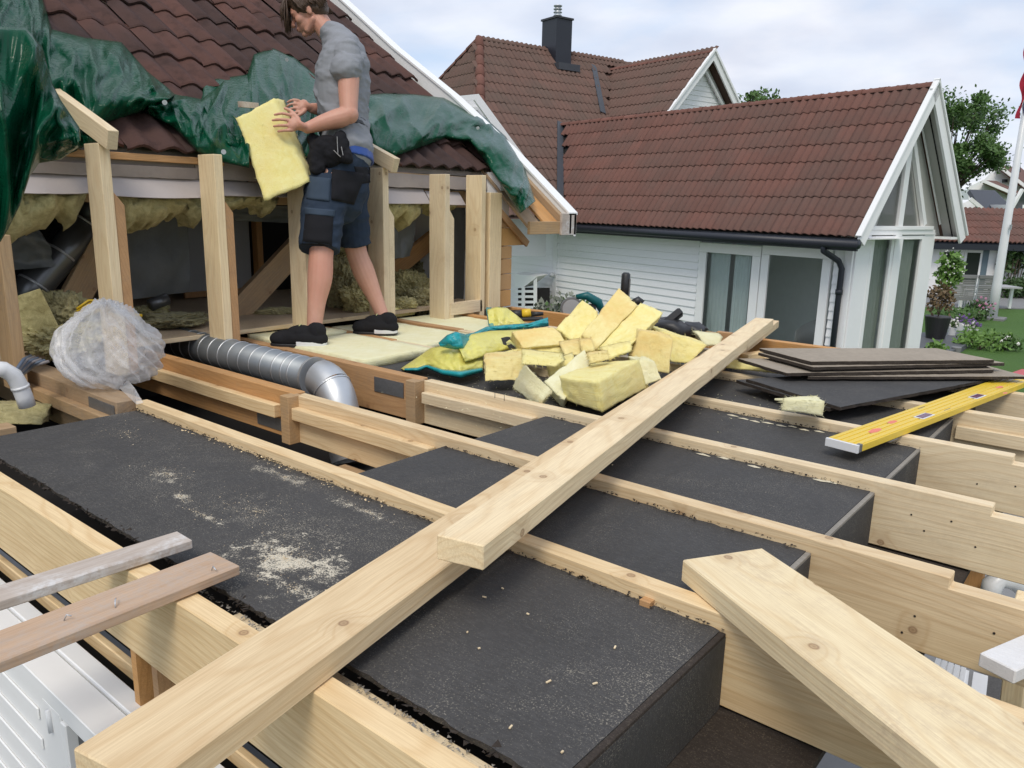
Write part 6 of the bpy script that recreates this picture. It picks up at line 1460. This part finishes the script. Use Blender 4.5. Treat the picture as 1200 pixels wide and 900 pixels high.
# things on the ground below the right part of the deck
e = empty('ribbed_panel', HZ(1100, 790, -1.2), 'pale ribbed panel lying below the joists at the lower right', 'panel')
q = [HZ(1098, 772, -1.2), HZ(1136, 786, -1.2), HZ(1128, 850, -1.2), HZ(1075, 830, -1.2)]
MB().hexa(q, ZV*-.03).build('sheet', M['white_board'], e)
for i in range(5):
    a = q[0].lerp(q[1], (i+.3)/5.2); c = q[3].lerp(q[2], (i+.3)/5.2); MB().bar(a, c, .02, .015).build('rib', M['white_paint'], e)
o = MB().hexa([HZ(1141, 787, -1.3), HZ(1158, 792, -1.3), HZ(1152, 850, -1.3), HZ(1132, 850, -1.3)], ZV*-.05).build('blue_white_board', M['white_board']); tag(o, 'pale board beside the ribbed panel at the lower right', 'board')
o = MB().hexa([HZ(1150, 780, -2.2), HZ(1260, 800, -2.2), HZ(1260, 900, -2.2), HZ(1140, 870, -2.2)], ZV*-.05).build('gravel_bed', M['gravel']); tag(o, kind='structure')
pp = empty('white_gutter_pipe', HD(1170, 685, 2.6), 'white pipe bend seen between the joists at the right', 'pipe')
MB().tube([HD(1160, 700, 2.8), HD(1163, 685, 2.8), HD(1172, 677, 2.8), HD(1188, 680, 2.8), HD(1205, 692, 2.8)], .035, 14).build('pipe_bend', M['white_pvc'], pp, smooth=True)
o = lumber('orange_timber', HD(1143, 660, 2.9), HD(1137, 700, 2.9), .06, .06, M['spruce_orange'], up=(0, -1, 0)); tag(o, 'orange timber stub seen between the joists at the right', 'timber')
# ------------------------------------------------------------------ the man
def sweep(b, pts, rad, n=14, cap=True):
    """rounded limb: pts 3D, rad list of r or (r_a, r_b, axis_a)"""
    pts = [Vector(p) for p in pts]; P = []; R = []
    k = len(pts)
    # Catmull-Rom resample
    def cr(i, t, arr):
        p0, p1, p2, p3 = arr[max(i-1, 0)], arr[i], arr[min(i+1, k-1)], arr[min(i+2, k-1)]
        return 0.5*((2*p1)+(p2-p0)*t+(2*p0-5*p1+4*p2-p3)*t*t+(3*p1-p0-3*p2+p3)*t*t*t) if not isinstance(p1, float) else 0.5*((2*p1)+(p2-p0)*t+(2*p0-5*p1+4*p2-p3)*t*t+(3*p1-p0-3*p2+p3)*t*t*t)
    ra = [float(r[0] if isinstance(r, tuple) else r) for r in rad]; rb = [float(r[1] if isinstance(r, tuple) else r) for r in rad]
    st = 5; Q = []; A = []; B = []
    for i in range(k-1):
        for j in range(st): t = j/st; Q.append(cr(i, t, pts)); A.append(cr(i, t, ra)); B.append(cr(i, t, rb))
    Q.append(pts[-1]); A.append(ra[-1]); B.append(rb[-1])
    if cap:
        d0_ = (Q[0]-Q[1]).normalized(); d1_ = (Q[-1]-Q[-2]).normalized(); m0_, m1_ = min(A[0], B[0]), min(A[-1], B[-1]); h = []
        for a in (85, 60, 30): c_, s_ = math.cos(math.radians(a)), math.sin(math.radians(a)); h.append((Q[0]+d0_*m0_*s_, A[0]*c_, B[0]*c_))
        t_ = [(Q[-1]+d1_*m1_*math.sin(math.radians(a)), A[-1]*math.cos(math.radians(a)), B[-1]*math.cos(math.radians(a))) for a in (30, 60, 85)]
        Q = [x[0] for x in h]+Q+[x[0] for x in t_]; A = [x[1] for x in h]+A+[x[1] for x in t_]; B = [x[2] for x in h]+B+[x[2] for x in t_]
    ax_ = side; vs = []; N_ = len(Q)
    for i, p in enumerate(Q):
        t = (Q[min(i+1, N_-1)]-Q[max(i-1, 0)]).normalized(); u = (ax_-t*ax_.dot(t))
        if u.length < .25: u = (ZV-t*ZV.dot(t))
        u.normalize(); v = t.cross(u)
        vs += [p+u*A[i]*math.cos(2*PI*j/n)+v*B[i]*math.sin(2*PI*j/n) for j in range(n)]
    fs = [(i*n+j, i*n+(j+1) % n, (i+1)*n+(j+1) % n, (i+1)*n+j) for i in range(N_-1) for j in range(n)]+[tuple(reversed(range(n))), tuple(range((N_-1)*n, N_*n))]
    b.add(vs, fs)
def ell(b, c, r, fx=None, n=12):
    """ellipsoid with radii r along frame axes fx"""
    fx = fx or (side, away, ZV); vs = [c+fx[2]*r[2]]; fs = []
    for i in range(1, n):
        a = PI*i/n
        for j in range(2*n): t = 2*PI*j/(2*n); vs.append(c+fx[0]*r[0]*math.sin(a)*math.cos(t)+fx[1]*r[1]*math.sin(a)*math.sin(t)+fx[2]*r[2]*math.cos(a))
    vs.append(c-fx[2]*r[2]); m_ = 2*n
    for j in range(m_): fs.append((0, 1+j, 1+(j+1) % m_)); fs.append((len(vs)-1, 1+(n-2)*m_+(j+1) % m_, 1+(n-2)*m_+j))
    for i in range(n-2):
        for j in range(m_): fs.append((1+i*m_+j, 1+(i+1)*m_+j, 1+(i+1)*m_+(j+1) % m_, 1+i*m_+(j+1) % m_))
    b.add(vs, fs)
TMP = bpy.data.scenes.new('build')
def fused(b, name, m, parent=None, vox=.005, smooth=6, disp=None):
    me = bpy.data.meshes.new(name+'_raw'); me.from_pydata(b.v, [], b.f)
    bm = bmesh.new(); bm.from_mesh(me); bmesh.ops.recalc_face_normals(bm, faces=bm.faces); bm.to_mesh(me); bm.free()
    o = bpy.data.objects.new(name+'_raw', me); TMP.collection.objects.link(o)
    r = o.modifiers.new('r', 'REMESH'); r.mode = 'VOXEL'; r.voxel_size = vox; r.use_smooth_shade = True
    s_ = o.modifiers.new('s', 'SMOOTH'); s_.iterations = smooth; s_.factor = .5
    TMP.view_layers[0].update(); dg = TMP.view_layers[0].depsgraph; me2 = bpy.data.meshes.new_from_object(o.evaluated_get(dg)); bpy.data.objects.remove(o)
    me2.name = name; me2.materials.clear()
    if disp:
        cos = [v.co.copy() for v in me2.vertices]; nos = [v.normal.copy() for v in me2.vertices]; flat_ = []
        for c, n_ in zip(cos, nos): flat_ += list(c+n_*disp(c))
        me2.vertices.foreach_set('co', flat_)
    return link(name, me2, M[m], parent, smooth=True)
dn = DEP(HZ(368, 404, 0)); df = DEP(HZ(446, 389, 0)); dm = dn*.62+df*.38
def mp(px): return px*dm/FPX     # pixels -> metres at the man's distance
hs = .095
shB = MB(); bd = MB(); st = MB()
# torso rings: px x, y, half depth of the trunk in px, half breadth in m
tor = [(389, 38, 11, .055), (398, 52, 17, .10), (403, 66, 24, .165), (402, 90, 28, .185), (402, 118, 27, .165), (405, 142, 25, .15), (404, 165, 26, .155), (398, 190, 32, .165), (396, 208, 30, .16)]
T_ = [HD(x, y, dm) for x, y, a, b_ in tor]
sweep(bd, T_, [(mp(a)-.012, b_-.012) for x, y, a, b_ in tor], 20)
nd_ = dm-.17; fd_ = dm+.17
# arms
shl = HD(407, 64, dm-.155); elb = HD(409, 134, dm-.20); wri = HD(360, 150, dm-.24)
sweep(bd, [shl, shl.lerp(elb, .35)+side*.003, shl.lerp(elb, .7), elb], [.064, .061, .054, .047], 16)
sweep(bd, [elb, elb.lerp(wri, .25)+ZV*-.003, elb.lerp(wri, .6), elb.lerp(wri, .9), wri], [.047, .052, .044, .033, .030], 16)
ell(bd, elb+side*.004, (.048, .048, .050))
shr = HD(398, 66, dm+.16); elr = HD(402, 132, dm+.20); wrr = HD(366, 127, dm+.02)
sweep(bd, [shr, shr.lerp(elr, .5), elr, elr.lerp(wrr, .5), wrr], [.058, .052, .046, .042, .030], 14)
# legs
kn = HD(377, 292, dn-.0); an = HD(368, 388, dn); hn = HD(389, 205, dm-hs)
sweep(bd, [hn, hn.lerp(kn, .5), kn, HD(375, 325, dn), HD(371, 355, dn), an], [.095, .080, .066, .068, .050, .040], 16)
kf = HD(417, 292, df-.05); af = HD(451, 376, df); hf = HD(404, 207, dm+hs)
sweep(bd, [hf, hf.lerp(kf, .5), kf, HD(427, 320, df-.02), HD(440, 350, df), af], [.090, .078, .064, .066, .047, .038], 16)
# feet inside the shoes
toeN, heelN = HZ(318, 405), HZ(383, 407); toeF, heelF = HZ(414, 391), HZ(466, 392)
sweep(bd, [an, heelN.lerp(toeN, .3)+ZV*.05, heelN.lerp(toeN, .75)+ZV*.03], [.038, .035, .028], 12)
sweep(bd, [af, heelF.lerp(toeF, .3)+ZV*.05, heelF.lerp(toeF, .75)+ZV*.03], [.036, .034, .028], 12)
# neck and head
hc = HD(361, 15, dm-.01); tilt = math.radians(27)
fh = (-side*math.cos(tilt)-ZV*math.sin(tilt)+away*-.10).normalized(); rh = fh.cross((ZV*math.cos(tilt)-side*math.sin(tilt))).normalized(); uh = rh.cross(fh)
HF = (fh, rh, uh)
def hp_(f, r, u): return hc+fh*f+rh*r+uh*u
sweep(bd, [HD(396, 56, dm), HD(385, 40, dm), hp_(-.035, 0, -.05)], [.066, .057, .056], 14)
ell(bd, hp_(-.012, 0, .022), (.098, .075, .098), HF)
ell(bd, hp_(.028, 0, -.045), (.062, .056, .062), HF)
ell(bd, hp_(.050, 0, .02), (.045, .058, .055), HF)
ell(bd, hp_(.068, 0, -.094), (.020, .022, .017), HF)
sweep(bd, [hp_(.088, 0, .012), hp_(.101, 0, -.010), hp_(.112, 0, -.027)], [.008, .010, .012], 10)
for s_ in (-1, 1):
    ell(bd, hp_(.104, s_*.011, -.031), (.010, .008, .007), HF, 8)
    ell(bd, hp_(.050, s_*.040, -.022), (.034, .022, .026), HF, 8); ell(bd, hp_(.078, s_*.026, .022), (.014, .024, .009), HF, 8)
    ell(bd, hp_(.072, s_*.030, .004), (.013, .015, .010), HF, 8)
    ell(bd, hp_(-.012, s_*.076, -.008), (.017, .008, .029), HF, 8); ell(bd, hp_(-.014, s_*.080, .004), (.014, .006, .014), HF, 6)
    sweep(bd, [hp_(-.01, s_*.052, -.055), hp_(.045, s_*.034, -.088)], [.02, .018], 8)
ell(bd, hp_(.093, 0, -.053), (.010, .020, .006), HF, 8); ell(bd, hp_(.090, 0, -.066), (.010, .018, .007), HF, 8); ell(bd, hp_(.078, 0, -.060), (.014, .026, .02), HF, 8)
# hands: palm, four fingers, thumb
def hand(b, dep, palm, wrist, kn_, mid, tips, th, r=.0088, pr=(.040, .014, .040)):
    P = [HD(x, y, dep+d) for x, y, d in palm]
    sweep(b, [wrist]+P, [(.030, .024), (.036, .019), (.040, .016)][:1+len(P)], 12)
    for k_, m_, t_ in zip(kn_, mid, tips):
        sweep(b, [HD(k_[0], k_[1], dep+k_[2]), HD(m_[0], m_[1], dep+m_[2]), HD(t_[0], t_[1], dep+t_[2])], [r*1.12, r, r*.82], 10)
    sweep(b, [HD(x, y, dep+d) for x, y, d in th], [r*1.5, r*1.25, r], 10)
hdN = dm-.27
hand(bd, hdN, [(350, 147, 0), (342, 143, .0)], wri, [(341, 135, 0), (339.5, 141, -.004), (340, 147, -.004), (343, 152.5, 0)], [(331, 133, -.012), (328.5, 140, -.018), (330, 147, -.016), (333.5, 153, -.01)], [(322, 134.5, .004), (319.5, 141, .0), (321, 148, .0), (326, 154, .004)], [(350, 140, .0), (342, 131, .01), (334, 127, .02)])
hdF = dm+.0
hand(bd, hdF, [(359, 125, 0), (353, 123, 0)], wrr, [(350, 118, 0), (348, 122, -.006), (349, 127, -.008), (352, 131, -.006)], [(343, 117, -.01), (341, 122, -.015), (342, 127, -.015), (346, 132, -.012)], [(337, 120, .0), (335, 126, -.004), (336.5, 131, -.004), (341, 135, -.002)], [(357, 130, -.01), (352, 134, -.02), (347, 136, -.03)])
man = fused(bd, 'person', 'skin', vox=.0042, smooth=5)
tag(man, 'young man in grey t-shirt and dark blue work shorts holding a yellow wool batt', 'person')
# t-shirt
tt = MB(); tr_ = [(391, 42, 15, .075), (397, 52, 20, .125), (403, 66, 27, .185), (402, 90, 31, .20), (401, 118, 30, .18), (404, 142, 27, .165), (406, 162, 29, .17), (408, 178, 29, .176)]
sweep(tt, [HD(x, y, dm) for x, y, a, b_ in tr_], [(mp(a)-.004, b_) for x, y, a, b_ in tr_], 24, cap=True)
sweep(tt, [shl+ZV*.0, shl.lerp(elb, .25), HD(405, 80, dm-.185)], [.078, .078, .082], 16)
sweep(tt, [shr, shr.lerp(elr, .3), HD(399, 84, dm+.18)], [.07, .07, .072], 16)
def folds(p):
    a = fbm((p.dot(side)*7, p.dot(away)*5, p.z*16), 1.0, 3); c = 1-abs(fbm((p.dot(side)*5+p.z*9, p.dot(away)*6, p.z*5), 1.0, 2))*3
    return max(-.003, .009*a+.006*c)+.003
fused(tt, 't_shirt', 'tshirt', man, vox=.006, smooth=3, disp=folds)
# sleeve hem opening is dark inside: thin collar ring
# shorts
ss = MB(); sr = [(406, 176, 28, .172), (398, 196, 36, .19), (394, 214, 38, .19), (393, 228, 37, .185)]
sweep(ss, [HD(x, y, dm) for x, y, a, b_ in sr], [(mp(a), b_) for x, y, a, b_ in sr], 24)
sweep(ss, [HD(385, 215, dm-hs), HD(379, 250, dn*.5+(dm-hs)*.5), HD(374, 293, dn)], [.125, .120, .112], 18, cap=False)
sweep(ss, [HD(408, 215, dm+hs), HD(412, 250, df*.4+(dm+hs)*.6), HD(417, 287, df-.05)], [.120, .105, .095], 18, cap=False)
def sfold(p): return .007*fbm((p.dot(side)*9, p.dot(away)*7, p.z*13), 1.0, 3)+.004*(1-abs(fbm((p.dot(side)*6-p.z*7, p.z*6, 3), 1.0, 2))*3)
sh = fused(ss, 'work_shorts', 'navy', man, vox=.006, smooth=3, disp=sfold)
from mathutils.bvhtree import BVHTree
def conform(name, quad, o, m, t=.007, n=10, dx=0.0):
    """cloth piece sewn on: follows the surface of garment o inside a quad of picture corners TL TR BR BL"""
    tr = BVHTree.FromPolygons([v.co for v in o.data.vertices], [tuple(p.vertices) for p in o.data.polygons]); top = []; bot = []; last = None
    for i in range(n+1):
        for j in range(n+1):
            u, v = j/n, i/n; a = [quad[0][k]+(quad[1][k]-quad[0][k])*u for k in (0, 1)]; c = [quad[3][k]+(quad[2][k]-quad[3][k])*u for k in (0, 1)]
            d = ray(a[0]+(c[0]-a[0])*v, a[1]+(c[1]-a[1])*v).normalized(); h = tr.ray_cast(CAM, d)
            p = h[0] if h[0] is not None else (CAM+d*last if last else CAM+d*dm); last = (p-CAM).length
            e = min(u, 1-u, v, 1-v); top.append(p-d*(t*(.5+.5*min(1, e*8))+.002*fbm(p*22, 1.0, 2))); bot.append(p+d*.004)
    k = n+1; N2 = k*k; fs = [(i*k+j, i*k+j+1, (i+1)*k+j+1, (i+1)*k+j) for i in range(n) for j in range(n)]; fs += [tuple(N2+x for x in reversed(f)) for f in fs]
    rim = [j for j in range(n)]+[i*k+n for i in range(n)]+[n*k+j for j in range(n, 0, -1)]+[i*k for i in range(n, 0, -1)]
    fs += [(rim[i], N2+rim[i], N2+rim[(i+1) % len(rim)], rim[(i+1) % len(rim)]) for i in range(len(rim))]
    return MB().add(top+bot, fs).build(name, M[m], o, smooth=True)
conform('knee_pocket', [(358, 248), (391, 250), (389, 289), (354, 286)], sh, 'black_cloth', .009)
conform('knee_pocket_flap', [(357, 243), (393, 246), (392, 254), (357, 251)], sh, 'navy_light', .013)
conform('thigh_pocket', [(361, 206), (388, 209), (386, 236), (359, 233)], sh, 'navy_light', .010)
conform('holster_pocket', [(389, 198), (429, 203), (415, 240), (388, 234)], sh, 'black_cloth', .016)
conform('rear_pocket', [(415, 195), (434, 196), (434, 214), (420, 216)], sh, 'black_cloth', .008)
# blue undershirt edge, belt, pouch
ub = MB(); sweep(ub, [HD(408, 176, dm), HD(408, 189, dm)], [(mp(28.5), .172), (mp(30), .176)], 24, cap=False); fused(ub, 'blue_underwear_band', 'blue', man, vox=.006, smooth=2)
bt = MB(); sweep(bt, [HD(402.5, 146, dm), HD(404, 156, dm)], [(mp(27.5)+.004, .177), (mp(28.5)+.004, .178)], 24, cap=False); fused(bt, 'tool_belt', 'black', man, vox=.006, smooth=1)
pm = MB(); pc_ = HD(385, 177, dm-.20)
ell(pm, pc_, (.105, .05, .085)); ell(pm, pc_+side*.06+ZV*.02, (.055, .05, .08)); ell(pm, pc_+side*-.06+ZV*-.04, (.06, .045, .07)); sweep(pm, [HD(368, 163, dm-.18), HD(372, 196, dm-.2)], [.035, .045], 12); sweep(pm, [HD(400, 160, dm-.19), HD(405, 185, dm-.2)], [.03, .04], 12)
fused(pm, 'tool_pouch', 'black_cloth', man, vox=.006, smooth=2, disp=lambda p: .012*fbm(p*16, 1.0, 3))
for a, c in (((395, 160), (396, 180)), ((400, 172), (402, 182)), ((391, 176), (399, 184))): MB().tube([HD(*a, dm-.268), HD(*c, dm-.272)], .0025, 6).build('clip', M['nailplate'], man)
# shoes
def shoe(toe, heel, ank, nm, par):
    d = (toe-heel).normalized(); L = (toe-heel).length; r_ = d.cross(ZV)
    u = MB(); sweep(u, [heel+d*.035+ZV*.045, heel+d*L*.35+ZV*.05, heel+d*L*.62+ZV*.045, heel+d*(L-.045)+ZV*.038], [(.042, .046), (.046, .056), (.050, .050), (.046, .040)], 16)
    ell(u, heel+d*.055+ZV*.085, (.055, .042, .050), (d, r_, ZV)); ell(u, heel+d*L*.45+ZV*.070, (.085, .045, .048), (d, r_, ZV)); ell(u, heel+d*(L-.055)+ZV*.040, (.062, .050, .042), (d, r_, ZV))
    sh_ = fused(u, 'shoe', 'shoe_black', par, vox=.005, smooth=3, disp=lambda p: .0018*fbm(p*40, 1.0, 2))
    s_ = MB(); out = []
    for k in range(28):
        a = 2*PI*k/28; w_ = .051*(1+.10*math.cos(a)); x = L/2+(L/2+.002)*math.copysign(abs(math.cos(a))**.75, math.cos(a)); out.append(heel+d*x+r_*w_*math.copysign(abs(math.sin(a))**.7, math.sin(a))+ZV*.003)
    s_.prism(out, ZV*.016); s_.build('sole', M['black'], sh_, .003)
    w_ = MB(); o2 = [heel+d*((p-heel).dot(d))+r_*((p-heel).dot(r_)*1.05)+ZV*.008 for p in out if (p-heel).dot(d) < L*.52]
    o2.sort(key=lambda p: math.atan2((p-heel-d*L*.26).dot(r_), (p-heel-d*L*.26).dot(d))); w_.prism(o2, ZV*.028); w_.build('white_midsole', M['white_pvc'], sh_, .004)
    for k in range(4):
        c = heel+d*(L*(.46+.07*k))+ZV*(.117-.013*k); MB().tube([c-r_*.022, c+ZV*.003, c+r_*.022], .0028, 6).build('lace', M['lime'] if k in (0, 3) else M['black_cloth'], sh_)
    MB().tube([heel+d*L*.36+r_*.0385+ZV*.085, heel+d*L*.55+r_*.046+ZV*.06, heel+d*L*.7+r_*.045+ZV*.05], .0022, 6).build('trim_line', M['lime'], sh_)
    MB().tube([heel+d*.10+r_*.046+ZV*.055, heel+d*.13+r_*.049+ZV*.068], .002, 6).build('trim_line', M['lime'], sh_)
    sk = MB(); sweep(sk, [ank+ZV*-.0, heel+d*.055+ZV*.07], [.043, .044], 14); fused(sk, 'sock', 'black_cloth', sh_, vox=.005, smooth=1)
    return sh_
shoe(toeN, heelN, heelN+(toeN-heelN).normalized()*.06+ZV*.092, 'left', man)
shoe(toeF+ZV*.0, heelF, heelF+(toeF-heelF).normalized()*.055+ZV*.09, 'right', man)
# hair: scalp cap + combed strands with a long fringe
hb = MB(); ell(hb, hp_(-.020, 0, .038), (.106, .086, .100), HF); ell(hb, hp_(-.058, 0, .0), (.062, .080, .070), HF)
ell(hb, hp_(.045, 0, .085), (.055, .07, .04), HF)
hr_ = fused(hb, 'hair', 'hair', man, vox=.006, smooth=2, disp=lambda p: .004*fbm(((p-hc).dot(fh)*10, (p-hc).dot(rh)*60, (p-hc).dot(uh)*12), 1.0, 3))
rd = random.Random(5); hb = MB()
for i in range(150):
    r0 = rd.uniform(-.07, .07); c0_ = hp_(rd.uniform(-.04, .04), r0*.6, .128+rd.uniform(-.01, .012)); drop = rd.uniform(.0, .10)
    p1 = hp_(.070+rd.uniform(-.02, .015), r0, .112+rd.uniform(-.012, .01)); p2 = hp_(.112+rd.uniform(-.015, .014), r0*1.05, .07-.3*drop+rd.uniform(-.02, .02)); p3 = p2-ZV*(.02+drop*.9)+side*rd.uniform(-.012, .018)
    hb.tube([c0_, p1, p2, p3], [.004, .005, .0045, .0008], 5)
for i in range(170):
    a = rd.uniform(-.4, 1.0); s_ = -1 if i % 3 else 1
    p0 = hp_(rd.uniform(-.07, .05), s_*rd.uniform(.0, .04), .132+rd.uniform(-.008, .008)); f1 = rd.uniform(-.10, .045)
    p1 = hp_(f1, s_*.082, .085+rd.uniform(-.01, .01)); p2 = hp_(f1-.012, s_*.088, .03+rd.uniform(-.02, .015)); p3 = hp_(f1-.03, s_*(.080), rd.uniform(-.015, .02)-(.03 if f1 < -.05 else 0))
    hb.tube([p0, p1, p2, p3], [.004, .005, .0045, .001], 5)
hb.build('hair_strands', M['hair'], hr_, smooth=True)
for s_ in (-1, 1):
    MB().tube([hp_(.083, s_*.012, .026), hp_(.083, s_*.028, .030), hp_(.068, s_*.044, .024)], [.0035, .0045, .002], 6).build('eyebrow', M['hair'], man, smooth=True)
    MB().tube([hp_(.084, s_*.018, -.002), hp_(.080, s_*.030, -.005), hp_(.068, s_*.041, -.002)], [.0014, .0022, .0012], 6).build('eyelid_line', M['hair'], man, smooth=True)
MB().tube([hp_(.1005, -.016, -.0595), hp_(.1015, 0, -.0590), hp_(.1005, .016, -.0595)], [.0008, .0018, .0008], 6).build('mouth_line', M['lip'], man, smooth=True)
# the batt in his hands
puffy('held_wool_batt', qd(((277, 139), (321, 113), (364, 214), (309, 236)), (hdN-.03, hdN+.06, hdN+.05, hdN-.04)), qd(((290, 134), (334, 116), (368, 208), (318, 232)), (hdN+.05, hdN+.13, hdN+.13, hdN+.05)), 'glasswool', 'yellow wool batt held upright in the hands of the man', 'wool batt', None, n=(14, 26, 5), amp=.006, seed=60)
b = bpy.data.objects['held_wool_batt']

bpy.data.scenes.remove(TMP)
